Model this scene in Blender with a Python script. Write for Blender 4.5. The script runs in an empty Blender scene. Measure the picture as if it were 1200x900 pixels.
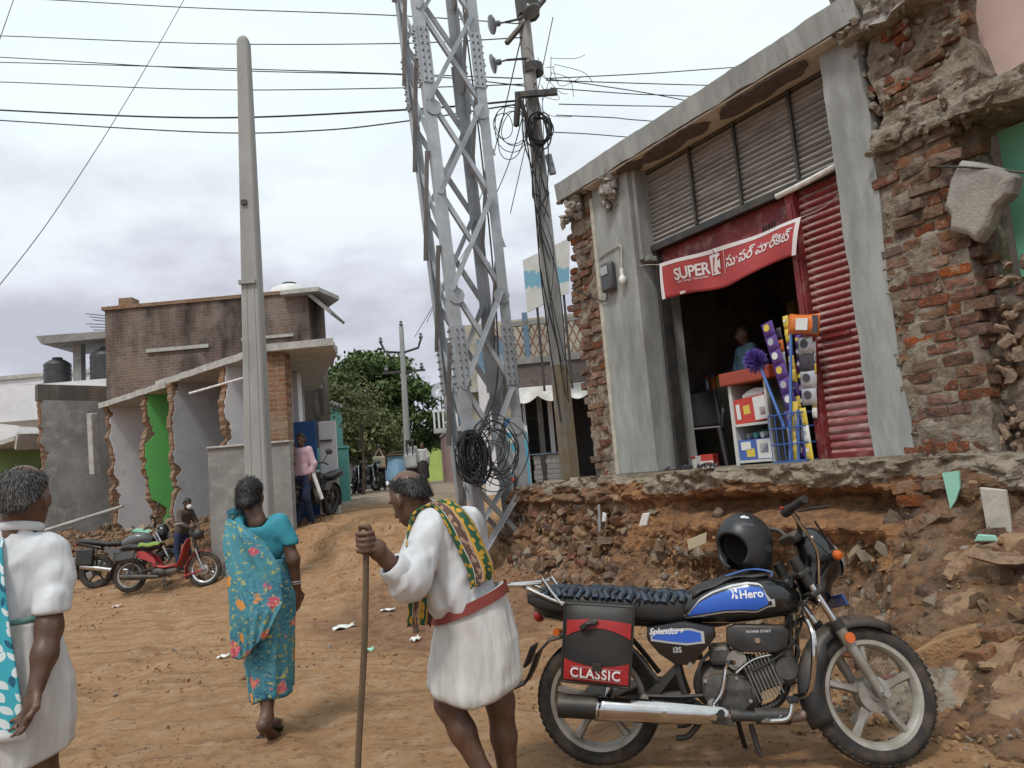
import bpy, bmesh, math, random
import numpy as np
from mathutils import Vector, Matrix, Euler
random.seed(7)
rng = np.random.default_rng(7)
S = bpy.context.scene
COL = S.collection
rad = math.radians
# ---------------------------------------------------------------- camera
TH, RO, FPX = rad(6.8), rad(4.8), 900.0
CAM = np.array([0, 0, 1.42])
_r0 = np.array([1., 0, 0]); _u0 = np.array([0, -math.sin(TH), math.cos(TH)]); FW = np.array([0, math.cos(TH), math.sin(TH)])
CR = math.cos(RO) * _r0 - math.sin(RO) * _u0
CU = math.sin(RO) * _r0 + math.cos(RO) * _u0
cd = bpy.data.cameras.new('camera'); cam = bpy.data.objects.new('camera', cd); COL.objects.link(cam)
cd.sensor_width = 36; cd.lens = 36 * FPX / 1200; cd.clip_start = 0.05; cd.clip_end = 3000
m = Matrix.Identity(4)
for i in range(3):
    m[i][0] = CR[i]; m[i][1] = CU[i]; m[i][2] = -FW[i]; m[i][3] = CAM[i]
cam.matrix_world = m
S.camera = cam
# ---------------------------------------------------------------- sky, sun, exposure
SUN_EL, SUN_AZ = rad(58), rad(205)      # azimuth measured clockwise from +Y: behind and a little to the left
W = bpy.data.worlds.new('World'); S.world = W; W.use_nodes = True
def build_world():
    nt = W.node_tree; N = nt.nodes; L = nt.links; N.clear()
    out = N.new('ShaderNodeOutputWorld'); bg = N.new('ShaderNodeBackground'); L.new(bg.outputs[0], out.inputs[0])
    sky = N.new('ShaderNodeTexSky'); sky.sky_type = 'NISHITA'; sky.sun_disc = False
    sky.sun_elevation = SUN_EL; sky.sun_rotation = SUN_AZ
    sm = N.new('ShaderNodeVectorMath'); sm.operation = 'SCALE'; sm.inputs[3].default_value = 0.08; L.new(sky.outputs[0], sm.inputs[0])
    tc = N.new('ShaderNodeTexCoord'); sp = N.new('ShaderNodeSeparateXYZ'); L.new(tc.outputs['Generated'], sp.inputs[0])
    rp = N.new('ShaderNodeValToRGB'); L.new(sp.outputs[2], rp.inputs[0])
    e = rp.color_ramp.elements
    e[0].position = 0.0; e[0].color = (.56, .575, .635, 1)
    e[1].position = 0.62; e[1].color = (.72, .80, .815, 1)
    for p, c in ((.18, (.58, .60, .66, 1)), (.30, (.67, .71, .755, 1)), (.42, (.715, .79, .81, 1))):
        q = rp.color_ramp.elements.new(p); q.color = c
    # stratus: flattened noise in direction space (stretched along the horizon)
    mp = N.new('ShaderNodeMapping'); mp.inputs['Scale'].default_value = (1.7, 1.7, 3.8); mp.inputs['Location'].default_value = (.37, .1, .2)
    L.new(tc.outputs['Generated'], mp.inputs[0])
    n1 = N.new('ShaderNodeTexNoise'); n1.inputs['Scale'].default_value = 2.3; n1.inputs['Detail'].default_value = 7; n1.inputs['Roughness'].default_value = .55
    L.new(mp.outputs[0], n1.inputs[0])
    r2 = N.new('ShaderNodeValToRGB'); r2.color_ramp.elements[0].position = .40; r2.color_ramp.elements[1].position = .60
    L.new(n1.outputs[0], r2.inputs[0])
    # clouds thin out towards the zenith
    mr = N.new('ShaderNodeMapRange'); mr.inputs[1].default_value = .22; mr.inputs[2].default_value = .46; mr.inputs[3].default_value = .85; mr.inputs[4].default_value = .12
    L.new(sp.outputs[2], mr.inputs[0])
    mu = N.new('ShaderNodeMath'); mu.operation = 'MULTIPLY'; L.new(r2.outputs[0], mu.inputs[0]); L.new(mr.outputs[0], mu.inputs[1])
    mx = N.new('ShaderNodeMixRGB'); L.new(mu.outputs[0], mx.inputs[0]); L.new(rp.outputs[0], mx.inputs[1]); mx.inputs[2].default_value = (.37, .375, .435, 1)
    m2 = N.new('ShaderNodeMixRGB'); m2.inputs[0].default_value = .94; L.new(sm.outputs[0], m2.inputs[1]); L.new(mx.outputs[0], m2.inputs[2])
    L.new(m2.outputs[0], bg.inputs[0]); bg.inputs[1].default_value = 1.0
build_world()
sd = bpy.data.lights.new('sun', 'SUN'); sd.energy = 1.5; sd.angle = rad(10); sd.color = (1, .96, .9)
sun = bpy.data.objects.new('sun', sd); COL.objects.link(sun)
_sv = Vector((math.sin(SUN_AZ) * math.cos(SUN_EL), math.cos(SUN_AZ) * math.cos(SUN_EL), math.sin(SUN_EL)))
sun.rotation_euler = _sv.to_track_quat('Z', 'Y').to_euler(); sun.location = (0, 0, 30)
S.view_settings.view_transform = 'Standard'; S.view_settings.look = 'None'; S.view_settings.gamma = 1
S.view_settings.exposure = 0.47; S.view_settings.use_curve_mapping = False
S.cycles.use_denoising = True
S.cycles.max_bounces = 6; S.cycles.diffuse_bounces = 3; S.cycles.caustics_reflective = False; S.cycles.caustics_refractive = False
S.cycles.transparent_max_bounces = 8
# ---------------------------------------------------------------- photo pixel helpers (a pixel is a direction; depth is given)
def ray(px, py): return FW + CR * (px - 600) / FPX - CU * (py - 450) / FPX
def atd(px, py, d): r = ray(px, py); return Vector(CAM + r * d / r[1])
def atz(px, py, z): r = ray(px, py); return Vector(CAM + r * (z - CAM[2]) / r[2])
AF = rad(31.4)
FU = np.array([math.sin(AF), -math.cos(AF), 0]); FV = np.array([math.cos(AF), math.sin(AF), 0]); FP0 = np.array([2.64, 6.16, 0])
FROT = math.atan2(FU[1], FU[0])
def fl(u, v, z=0): return Vector(FP0 + FU * u + FV * v + np.array([0, 0, z]))
# ---------------------------------------------------------------- noise
def _hash(i, j, k):
    n = (i * 374761393 + j * 668265263 + k * 2147483647 * 0 + k * 1274126177) & 0xFFFFFFFF
    n = ((n ^ (n >> 13)) * 1274126177) & 0xFFFFFFFF
    return ((n ^ (n >> 16)) & 0xFFFF) / 65535.0
def vnoise(x, y, z=0.):
    x, y, z = np.broadcast_arrays(np.asarray(x, float), np.asarray(y, float), np.asarray(z, float))
    i, j, k = np.floor(x).astype(np.int64), np.floor(y).astype(np.int64), np.floor(z).astype(np.int64)
    f, g, h = x - i, y - j, z - k
    f, g, h = [t * t * (3 - 2 * t) for t in (f, g, h)]
    def H(a, b, c): return _hash(i + a, j + b, k + c)
    def lp(a, b, t): return a + (b - a) * t
    return lp(lp(lp(H(0,0,0), H(1,0,0), f), lp(H(0,1,0), H(1,1,0), f), g), lp(lp(H(0,0,1), H(1,0,1), f), lp(H(0,1,1), H(1,1,1), f), g), h) * 2 - 1
def fbm(x, y, z=0., o=4, lac=2.03, gain=.5):
    a, s, t = 1., 0., 0.
    for q in range(o):
        s = s + a * vnoise(x + 17.3 * q, y - 9.1 * q, z + 5.7 * q); t += a
        x, y, z = np.asarray(x) * lac, np.asarray(y) * lac, np.asarray(z) * lac; a *= gain
    return s / t
def worley(x, y, z=0.):
    x, y, z = np.broadcast_arrays(np.asarray(x, float), np.asarray(y, float), np.asarray(z, float)); i, j, k = np.floor(x).astype(np.int64), np.floor(y).astype(np.int64), np.floor(z).astype(np.int64); best = np.full(x.shape, 9.)
    for a in (-1, 0, 1):
        for b in (-1, 0, 1):
            for c in (-1, 0, 1):
                I, J, K = i + a, j + b, k + c; d = (I + _hash(I, J, K) - x) ** 2 + (J + _hash(I + 57, J, K) - y) ** 2 + (K + _hash(I, J + 91, K) - z) ** 2; best = np.minimum(best, d)
    return np.sqrt(best)
def sstep(a, b, x):
    t = np.clip((np.asarray(x, float) - a) / (b - a), 0, 1); return t * t * (3 - 2 * t)
# ---------------------------------------------------------------- materials
MATS = {}
def mat(name, col, rough=.8, metal=0., col2=None, ns=6., mix=(.38, .62), col3=None, ns3=1.2, mix3=(.5, .7), bump=0., bs=40., bd=.02, rnd=0., spec=.5, coat=0., detail=6, stretch=None, dust=None, bdet=8, crease=0., trans=0., emit=0.):
    M_ = bpy.data.materials.new(name); M_.use_nodes = True; MATS[name] = M_
    nt = M_.node_tree; N = nt.nodes; L = nt.links
    b = N['Principled BSDF']
    b.inputs['Roughness'].default_value = rough; b.inputs['Metallic'].default_value = metal
    b.inputs['Specular IOR Level'].default_value = spec
    if coat: b.inputs['Coat Weight'].default_value = coat; b.inputs['Coat Roughness'].default_value = .08
    if trans: b.inputs['Transmission Weight'].default_value = trans
    if emit: b.inputs['Emission Color'].default_value = (*col, 1); b.inputs['Emission Strength'].default_value = emit
    tc = N.new('ShaderNodeTexCoord'); vec = tc.outputs['Object']
    if stretch:
        mp = N.new('ShaderNodeMapping'); mp.inputs['Scale'].default_value = stretch; L.new(vec, mp.inputs[0]); vec = mp.outputs[0]
    oi = None
    if rnd:
        oi = N.new('ShaderNodeObjectInfo')
        sc = N.new('ShaderNodeMath'); sc.operation = 'MULTIPLY'; sc.inputs[1].default_value = 61.; L.new(oi.outputs['Random'], sc.inputs[0])
        va = N.new('ShaderNodeVectorMath'); va.operation = 'ADD'; L.new(vec, va.inputs[0]); L.new(sc.outputs[0], va.inputs[1]); vec = va.outputs[0]
    cur = None
    def noise(s, d=detail, r=.6):
        n = N.new('ShaderNodeTexNoise'); n.inputs['Scale'].default_value = s; n.inputs['Detail'].default_value = d; n.inputs['Roughness'].default_value = r
        L.new(vec, n.inputs[0]); return n.outputs[0]
    def ramp(src, a, bb):
        r = N.new('ShaderNodeMapRange'); r.inputs[1].default_value = a; r.inputs[2].default_value = bb; L.new(src, r.inputs[0]); return r.outputs[0]
    rgb = N.new('ShaderNodeRGB'); rgb.outputs[0].default_value = (*col, 1); cur = rgb.outputs[0]
    def mixc(fac, c, c2):
        x = N.new('ShaderNodeMixRGB'); L.new(fac, x.inputs[0]); L.new(c, x.inputs[1]); x.inputs[2].default_value = (*c2, 1); return x.outputs[0]
    if col2: cur = mixc(ramp(noise(ns), *mix), cur, col2)
    if col3: cur = mixc(ramp(noise(ns3, 5, .65), *mix3), cur, col3)
    if rnd:
        hv = N.new('ShaderNodeHueSaturation'); L.new(cur, hv.inputs['Color'])
        mr = N.new('ShaderNodeMapRange'); mr.inputs[3].default_value = 1 - rnd; mr.inputs[4].default_value = 1 + rnd; L.new(oi.outputs['Random'], mr.inputs[0]); L.new(mr.outputs[0], hv.inputs['Value'])
        wn = N.new('ShaderNodeTexWhiteNoise'); wn.noise_dimensions = '1D'; L.new(sc.outputs[0], wn.inputs['W'])
        m3 = N.new('ShaderNodeMapRange'); m3.inputs[3].default_value = 1 - rnd; m3.inputs[4].default_value = 1 + rnd * .6; L.new(wn.outputs[0], m3.inputs[0]); L.new(m3.outputs[0], hv.inputs['Saturation'])
        cur = hv.outputs[0]
    if dust:   # pale upward-facing surfaces: settled dust, and highlights painted on the shutter laths
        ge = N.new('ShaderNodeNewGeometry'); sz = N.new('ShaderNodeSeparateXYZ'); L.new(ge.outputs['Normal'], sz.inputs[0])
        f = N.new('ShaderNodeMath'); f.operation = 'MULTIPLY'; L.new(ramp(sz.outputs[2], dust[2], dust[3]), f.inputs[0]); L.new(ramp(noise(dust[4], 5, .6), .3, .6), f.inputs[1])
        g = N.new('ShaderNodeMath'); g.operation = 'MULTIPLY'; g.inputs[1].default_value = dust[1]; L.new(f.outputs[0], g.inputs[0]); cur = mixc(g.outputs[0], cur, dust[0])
    L.new(cur, b.inputs['Base Color'])
    if bump:
        bn = N.new('ShaderNodeBump'); bn.inputs['Strength'].default_value = bump; bn.inputs['Distance'].default_value = bd
        L.new(noise(bs, bdet, .65 if bdet > 4 else .45), bn.inputs['Height']); L.new(bn.outputs[0], b.inputs['Normal'])
        if crease:   # crumpled cotton: facets meeting in sharp lines
            nz = N.new('ShaderNodeTexNoise'); nz.inputs['Scale'].default_value = 5; L.new(vec, nz.inputs[0]); ma = N.new('ShaderNodeVectorMath'); ma.operation = 'MULTIPLY_ADD'; L.new(nz.outputs['Color'], ma.inputs[0]); ma.inputs[1].default_value = (.16, .16, .16); L.new(vec, ma.inputs[2])
            vo = N.new('ShaderNodeTexVoronoi'); vo.inputs['Scale'].default_value = 9; L.new(ma.outputs[0], vo.inputs[0]); b2 = N.new('ShaderNodeBump'); b2.inputs['Strength'].default_value = crease; b2.inputs['Distance'].default_value = .035; b2.invert = True; L.new(vo.outputs['Distance'], b2.inputs['Height']); L.new(bn.outputs[0], b2.inputs['Normal']); L.new(b2.outputs[0], b.inputs['Normal'])
    return M_
# ---------------------------------------------------------------- mesh builder
def frames(pts):
    P = [Vector(p) for p in pts]; n = len(P); T = []
    for i in range(n):
        a = P[max(i - 1, 0)]; b = P[min(i + 1, n - 1)]; T.append((b - a).normalized() if (b - a).length > 1e-9 else Vector((0, 0, 1)))
    up = Vector((0, 0, 1)) if abs(T[0].z) < .9 else Vector((1, 0, 0))
    x = (up - T[0] * up.dot(T[0])).normalized(); out = []
    for i in range(n):
        x = (x - T[i] * x.dot(T[i])).normalized(); out.append((P[i], x, T[i].cross(x)))
    return out
def spline(pts, n=8):
    P = [Vector(p) for p in pts]; out = []
    for i in range(len(P) - 1):
        p0 = P[max(i - 1, 0)]; p1 = P[i]; p2 = P[i + 1]; p3 = P[min(i + 2, len(P) - 1)]
        for k in range(n):
            t = k / n
            out.append(.5 * ((2 * p1) + (p2 - p0) * t + (2 * p0 - 5 * p1 + 4 * p2 - p3) * t * t + (3 * p1 - p0 - 3 * p2 + p3) * t ** 3))
    out.append(P[-1]); return out
class MB:
    def __init__(s): s.v = []; s.f = []; s.T = None; s.mi = []; s.cm = 0
    def add(s, V, F):
        o = len(s.v)
        for p in V:
            p = Vector(p); s.v.append(tuple(s.T @ p) if s.T is not None else tuple(p))
        for f in F: s.f.append(tuple(i + o for i in f)); s.mi.append(s.cm)
        return s
    def box(s, c, d, rz=0, rot=None):
        hx, hy, hz = d[0] / 2, d[1] / 2, d[2] / 2
        V = [Vector((x, y, z)) for x in (-hx, hx) for y in (-hy, hy) for z in (-hz, hz)]
        q = rot if rot is not None else Euler((0, 0, rz)).to_matrix()
        V = [q @ p + Vector(c) for p in V]
        return s.add(V, [(0,1,3,2), (4,6,7,5), (0,4,5,1), (2,3,7,6), (0,2,6,4), (1,5,7,3)])
    def bb(s, x0, x1, y0, y1, z0, z1): return s.box(((x0+x1)/2, (y0+y1)/2, (z0+z1)/2), (abs(x1-x0), abs(y1-y0), abs(z1-z0)))
    def tube(s, pts, r, n=8, cap=True, flat=None, closed=False):
        fr = frames(pts); k = len(fr); rr = r if isinstance(r, (list, tuple)) else [r] * k
        V = []
        for (p, x, y), q in zip(fr, rr):
            for i in range(n):
                a = 2 * math.pi * i / n
                V.append(p + x * (math.cos(a) * q) + y * (math.sin(a) * q * (flat or 1)))
        F = []
        for j in range(k - 1):
            for i in range(n): F.append((j*n+i, j*n+(i+1) % n, (j+1)*n+(i+1) % n, (j+1)*n+i))
        if closed:
            for i in range(n): F.append(((k-1)*n+i, (k-1)*n+(i+1) % n, (i+1) % n, i))
        elif cap: F.append(tuple(reversed(range(n)))); F.append(tuple(range((k-1)*n, k*n)))
        return s.add(V, F)
    def cyl(s, a, b, r, r2=None, n=12): return s.tube([a, b], [r, r if r2 is None else r2], n)
    def lathe(s, prof, n=24, M=None, arc=2*math.pi, closed=False):
        V = []; full = abs(arc - 2 * math.pi) < 1e-6; m_ = n if full else n + 1
        for (r, z) in prof:
            for i in range(m_):
                a = arc * i / n; p = Vector((r * math.cos(a), r * math.sin(a), z)); V.append(M @ p if M is not None else p)
        F = []; k = len(prof)
        for j in range(k if closed else k - 1):
            j2 = (j + 1) % k
            for i in range(n): i2 = (i + 1) % m_; F.append((j*m_+i, j*m_+i2, j2*m_+i2, j2*m_+i))
        return s.add(V, F)
    def prism(s, poly, a, b, M=None, plane='xz'):
        # polygon in a plane extruded between a and b along the missing axis
        def mk(p, t): return {'xz': (p[0], t, p[1]), 'xy': (p[0], p[1], t), 'yz': (t, p[0], p[1])}[plane]
        n = len(poly); V = [Vector(mk(p, a)) for p in poly] + [Vector(mk(p, b)) for p in poly]
        if M is not None: V = [M @ p for p in V]
        F = [tuple(range(n)), tuple(reversed(range(n, 2*n)))] + [(i, n + i, n + (i+1) % n, (i+1) % n) for i in range(n)]
        return s.add(V, F)
    def loft(s, rings, cap=True, closed=True):
        n = len(rings[0]); V = [p for r in rings for p in r]; F = []
        for j in range(len(rings) - 1):
            for i in range(n if closed else n - 1): F.append((j*n+i, j*n+(i+1) % n, (j+1)*n+(i+1) % n, (j+1)*n+i))
        if cap and closed: F.append(tuple(reversed(range(n)))); F.append(tuple(range((len(rings)-1)*n, len(rings)*n)))
        return s.add(V, F)
    def ball(s, c, r, n=12, m_=8, M=None):
        rx, ry, rz = (r, r, r) if not isinstance(r, (tuple, list)) else r
        rings = []
        for j in range(m_ + 1):
            t = math.pi * j / m_; q = max(math.sin(t), .01)
            rg = [Vector((rx*q*math.cos(2*math.pi*i/n), ry*q*math.sin(2*math.pi*i/n), -rz*math.cos(t))) for i in range(n)]
            if M is not None: rg = [M @ p for p in rg]
            rings.append([p + Vector(c) for p in rg])
        return s.loft(rings)
    def sheet(s, nx, ny, fn):
        V = [fn(i / nx, j / ny) for j in range(ny + 1) for i in range(nx + 1)]
        return s.add(V, [(j*(nx+1)+i, j*(nx+1)+i+1, (j+1)*(nx+1)+i+1, (j+1)*(nx+1)+i) for j in range(ny) for i in range(nx)])
    def mesh(s, name):
        me = bpy.data.meshes.new(name); me.from_pydata(s.v, [], s.f); me.update(); return me
    def build(s, name, m_, parent=None, smooth=False, bevel=0, fix=True, solid=0, subd=0, sharp=None):
        me = s.mesh(name)
        if fix:
            bm = bmesh.new(); bm.from_mesh(me); bmesh.ops.recalc_face_normals(bm, faces=bm.faces); bm.to_mesh(me); bm.free()
        ms = m_ if isinstance(m_, (list, tuple)) else [m_]
        for q in ms: me.materials.append(MATS[q] if isinstance(q, str) else q)
        if len(ms) > 1: me.polygons.foreach_set('material_index', s.mi)
        o = link(name, me, parent)
        if smooth: me.polygons.foreach_set('use_smooth', [True] * len(me.polygons))
        if solid:
            d = o.modifiers.new('solid', 'SOLIDIFY'); d.thickness = solid; d.offset = 0
        if subd:
            d = o.modifiers.new('sub', 'SUBSURF'); d.levels = subd; d.render_levels = subd
        if bevel:
            d = o.modifiers.new('bevel', 'BEVEL'); d.width = bevel; d.segments = 2; d.limit_method = 'ANGLE'; d.angle_limit = rad(40)
        if smooth and not sharp == 0:
            me.set_sharp_from_angle(angle=sharp or rad(42))
        return o
def link(name, data, parent=None):
    o = bpy.data.objects.new(name, data); COL.objects.link(o); o.parent = parent; return o
def tag(o, label=None, cat=None, group=None, kind=None):
    if label: o['label'] = label
    if cat: o['category'] = cat
    if group: o['group'] = group
    if kind: o['kind'] = kind
    return o
def thing(name, label, cat, loc=(0, 0, 0), rz=0, group=None):
    o = link(name, None); o.location = loc; o.rotation_euler = (0, 0, rz); o.empty_display_size = .1
    return tag(o, label, cat, group)
def copy_tree(o, parent=None):
    c = o.copy(); COL.objects.link(c)
    c.parent = parent
    for ch in list(o.children): copy_tree(ch, c)
    return c
def uvsheet(name, nx, ny, fn, m_, parent=None, solid=.004, smooth=True):
    mb = MB(); mb.sheet(nx, ny, fn); me = mb.mesh(name)
    uv = me.uv_layers.new(name='UVMap')
    k = 0
    for p in me.polygons:
        for vi in p.vertices:
            uv.data[k].uv = ((vi % (nx + 1)) / nx, (vi // (nx + 1)) / ny); k += 1
    me.materials.append(MATS[m_] if isinstance(m_, str) else m_)
    if smooth: me.polygons.foreach_set('use_smooth', [True] * len(me.polygons))
    o = link(name, me, parent)
    if solid: d = o.modifiers.new('solid', 'SOLIDIFY'); d.thickness = solid; d.offset = 0
    return o
_deps = None
def text_mesh(txt, size, fn=None, extr=.0, shear=0, bold=0., align='LEFT', spacing=1.):
    cu = bpy.data.curves.new('t', 'FONT'); cu.body = txt; cu.size = size; cu.extrude = extr; cu.shear = shear; cu.offset = bold; cu.align_x = align; cu.space_character = spacing; cu.resolution_u = 4
    o = bpy.data.objects.new('t', cu); COL.objects.link(o)
    dg = bpy.context.evaluated_depsgraph_get(); me = bpy.data.meshes.new_from_object(o.evaluated_get(dg))
    bpy.data.objects.remove(o); bpy.data.curves.remove(cu)
    if fn:
        for v in me.vertices: v.co = fn(v.co.x, v.co.y, v.co.z)
    me.materials.clear(); return me
def text(name, txt, size, m_, parent, fn=None, **k):
    me = text_mesh(txt, size, fn, **k); me.materials.append(MATS[m_]); return link(name, me, parent)
# ---------------------------------------------------------------- signed-distance bodies
import openvdb as vdb
class SDF:
    def __init__(s, h=.012, pad=.06): s.h = h; s.p = []; s.pad = pad; s.disp = None
    def cap(s, a, b, r, r2=None, k=.03, sub=False):
        s.p.append(('c', np.array(a, float), np.array(b, float), r, r if r2 is None else r2, k, sub)); return s
    def chain(s, pts, rs, k=.03):
        for i in range(len(pts) - 1): s.cap(pts[i], pts[i+1], rs[i], rs[i+1], k)
        return s
    def ell(s, c, r, rot=(0, 0, 0), k=.03, sub=False):
        s.p.append(('e', np.array(c, float), np.array(r if isinstance(r, (tuple, list)) else (r, r, r), float), np.array(Euler(rot).to_matrix()) if isinstance(rot, tuple) else np.array(rot), k, sub)); return s
    def bounds(s):
        lo = np.full(3, 1e9); hi = -lo
        for q in s.p:
            if q[-1]: continue
            if q[0] == 'c': r = max(q[3], q[4]); a = np.minimum(q[1], q[2]) - r; b = np.maximum(q[1], q[2]) + r
            else: r = q[2].max(); a = q[1] - r; b = q[1] + r
            lo = np.minimum(lo, a); hi = np.maximum(hi, b)
        return lo - s.pad, hi + s.pad
    def grid(s):
        h = s.h; lo, hi = s.bounds(); n = np.ceil((hi - lo) / h).astype(int) + 1
        D = np.full(n, .2, np.float32)
        for q in s.p:
            k = q[-2]
            if q[0] == 'c': r = max(q[3], q[4]); a = np.minimum(q[1], q[2]) - r; b = np.maximum(q[1], q[2]) + r
            else: r = q[2].max(); a = q[1] - r; b = q[1] + r
            mgn = max(2 * k, 5 * h) + .02
            i0 = np.clip(np.floor((a - mgn - lo) / h).astype(int), 0, n - 1); i1 = np.clip(np.ceil((b + mgn - lo) / h).astype(int) + 1, 1, n)
            X, Y, Z = np.meshgrid(*[lo[t] + h * np.arange(i0[t], i1[t]) for t in range(3)], indexing='ij')
            if q[0] == 'c':
                ba = q[2] - q[1]; L2 = ba @ ba + 1e-12
                t = np.clip(((X - q[1][0]) * ba[0] + (Y - q[1][1]) * ba[1] + (Z - q[1][2]) * ba[2]) / L2, 0, 1)
                d = np.sqrt((X - q[1][0] - t * ba[0]) ** 2 + (Y - q[1][1] - t * ba[1]) ** 2 + (Z - q[1][2] - t * ba[2]) ** 2) - (q[3] + (q[4] - q[3]) * t)
            else:
                RM = q[3]; dx, dy, dz = X - q[1][0], Y - q[1][1], Z - q[1][2]
                lx = RM[0][0]*dx + RM[1][0]*dy + RM[2][0]*dz; ly = RM[0][1]*dx + RM[1][1]*dy + RM[2][1]*dz; lz = RM[0][2]*dx + RM[1][2]*dy + RM[2][2]*dz
                k0 = np.sqrt((lx/q[2][0])**2 + (ly/q[2][1])**2 + (lz/q[2][2])**2); k1 = np.sqrt((lx/q[2][0]**2)**2 + (ly/q[2][1]**2)**2 + (lz/q[2][2]**2)**2) + 1e-9
                d = k0 * (k0 - 1) / k1
            sl = tuple(slice(i0[t], i1[t]) for t in range(3)); A = D[sl]
            if q[-1]:
                hh = np.maximum(k - np.abs(A + d), 0) / k; D[sl] = np.maximum(A, -d) + hh * hh * k * .25
            else:
                hh = np.maximum(k - np.abs(A - d), 0) / k; D[sl] = np.minimum(A, d) - hh * hh * k * .25
        return D, lo
    def build(s, name, m_, parent=None, disp=None, cut=None, smooth=2):
        D, lo = s.grid(); h = s.h; n = D.shape
        if cut or disp:
            X, Y, Z = np.meshgrid(*[lo[t] + h * np.arange(n[t]) for t in range(3)], indexing='ij')
            if disp: D = D + np.where(np.abs(D) < .08, disp(X, Y, Z), 0)
            if cut: D = np.maximum(D, cut(X, Y, Z))
        g = vdb.FloatGrid(.2); g.copyFromArray(np.ascontiguousarray(D, dtype=np.float32), tolerance=0)
        P, Q = g.convertToQuads(0.0)
        P = np.asarray(P) * h + lo
        me = bpy.data.meshes.new(name); me.from_pydata(P.tolist(), [], np.asarray(Q).tolist()); me.update()
        bm = bmesh.new(); bm.from_mesh(me)
        for _ in range(smooth): bmesh.ops.smooth_vert(bm, verts=bm.verts, factor=.5, use_axis_x=True, use_axis_y=True, use_axis_z=True)
        bmesh.ops.recalc_face_normals(bm, faces=bm.faces); bm.to_mesh(me); bm.free()
        me.polygons.foreach_set('use_smooth', [True] * len(me.polygons))
        for q in (m_ if isinstance(m_, (list, tuple)) else [m_]): me.materials.append(MATS[q])
        return link(name, me, parent)
def rock_mesh(name, seed, n=15, sq=(1, .8, .6)):
    r = random.Random(seed); bm = bmesh.new()
    for _ in range(n):
        p = Vector((r.gauss(0, 1), r.gauss(0, 1), r.gauss(0, 1))).normalized() * r.uniform(.8, 1.05)
        p = Vector([math.copysign(abs(c) ** .75, c) for c in p])
        bm.verts.new((p.x * sq[0] * .5, p.y * sq[1] * .5, p.z * sq[2] * .5))
    res = bmesh.ops.convex_hull(bm, input=bm.verts)
    bmesh.ops.delete(bm, geom=[e for e in res['geom_interior'] if isinstance(e, bmesh.types.BMVert)], context='VERTS')
    me = bpy.data.meshes.new(name); bm.to_mesh(me); bm.free(); return me
def brick_mesh(name, seed, d=(.215, .1, .07), j=.012):
    r = random.Random(seed); bm = bmesh.new()
    for sx in (-1, 1):
        for sy in (-1, 1):
            for sz in (-1, 1):
                b = r.uniform(.006, .02)
                for a in range(3):
                    p = [sx * d[0] / 2, sy * d[1] / 2, sz * d[2] / 2]; p[a] -= (sx, sy, sz)[a] * b
                    bm.verts.new([c + r.uniform(-j, j) * .6 for c in p])
    res = bmesh.ops.convex_hull(bm, input=bm.verts)
    bmesh.ops.delete(bm, geom=[e for e in res['geom_interior'] if isinstance(e, bmesh.types.BMVert)], context='VERTS')
    me = bpy.data.meshes.new(name); bm.to_mesh(me); bm.free(); return me
def joined(name, items, m_, parent=None, kind='stuff'):
    # items: (mesh, matrix) pairs, joined as one mesh
    V = []; F = []
    for me, M in items:
        o = len(V); V += [tuple(M @ v.co) for v in me.vertices]; F += [tuple(i + o for i in p.vertices) for p in me.polygons]
    me = bpy.data.meshes.new(name); me.from_pydata(V, [], F); me.update(); me.materials.append(MATS[m_])
    o = link(name, me, parent)
    if kind: o['kind'] = kind
    return o
def xf(loc, rot=(0, 0, 0), sc=(1, 1, 1)):
    if not isinstance(sc, (tuple, list)): sc = (sc, sc, sc)
    return Matrix.LocRotScale(Vector(loc), Euler(rot), Vector(sc))
# ================================================================ materials used in many places
mat('plaster', (.335, .345, .33), .92, col2=(.25, .255, .245), ns=5, col3=(.175, .175, .168), ns3=1.4, mix3=(.5, .75), bump=.35, bs=60, bd=.01, stretch=(1.6, 1.6, .45))
mat('plaster_pale', (.50, .47, .40), .92, col2=(.36, .34, .29), ns=7, bump=.4, bs=50, bd=.01)
mat('concrete', (.33, .31, .28), .95, col2=(.22, .20, .18), ns=5, col3=(.40, .36, .30), ns3=2., bump=.7, bs=45, bd=.02)
mat('concrete_smooth', (.34, .34, .33), .9, col2=(.27, .27, .26), ns=3, bump=.2, bs=70, bd=.008, stretch=(1, 1, .35))
mat('crust', (.30, .245, .18), .96, col2=(.15, .12, .09), ns=11, col3=(.36, .31, .245), ns3=5., bump=.9, bs=35, bd=.03)
mat('mortar', (.29, .245, .19), .97, col2=(.165, .125, .09), ns=13, col3=(.35, .305, .25), ns3=6, mix3=(.5, .62), bump=1., bs=38, bd=.035)
mat('brick', (.25, .088, .047), .95, col2=(.095, .052, .034), ns=16, col3=(.27, .20, .145), ns3=13., mix3=(.54, .66), bump=1., bs=48, bd=.03, rnd=.36)
mat('brick_dusty', (.20, .102, .060), .96, col2=(.22, .16, .11), ns=14, mix=(.42, .62), col3=(.08, .05, .034), ns3=9, mix3=(.52, .64), bump=1., bs=42, bd=.03, rnd=.3)
mat('stone_brown', (.24, .142, .08), .95, col2=(.33, .21, .12), ns=11, col3=(.11, .072, .047), ns3=7, bump=.9, bs=30, bd=.03, rnd=.25)
mat('stone_grey', (.30, .25, .19), .94, col2=(.22, .165, .11), ns=11, bump=.7, bs=35, bd=.02, rnd=.22)
mat('soil', (.26, .138, .066), .97, col2=(.11, .063, .036), ns=9, col3=(.24, .155, .095), ns3=3.5, bump=1., bs=30, bd=.05)
mat('clod', (.285, .160, .083), .97, col2=(.23, .125, .065), ns=40)
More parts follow.
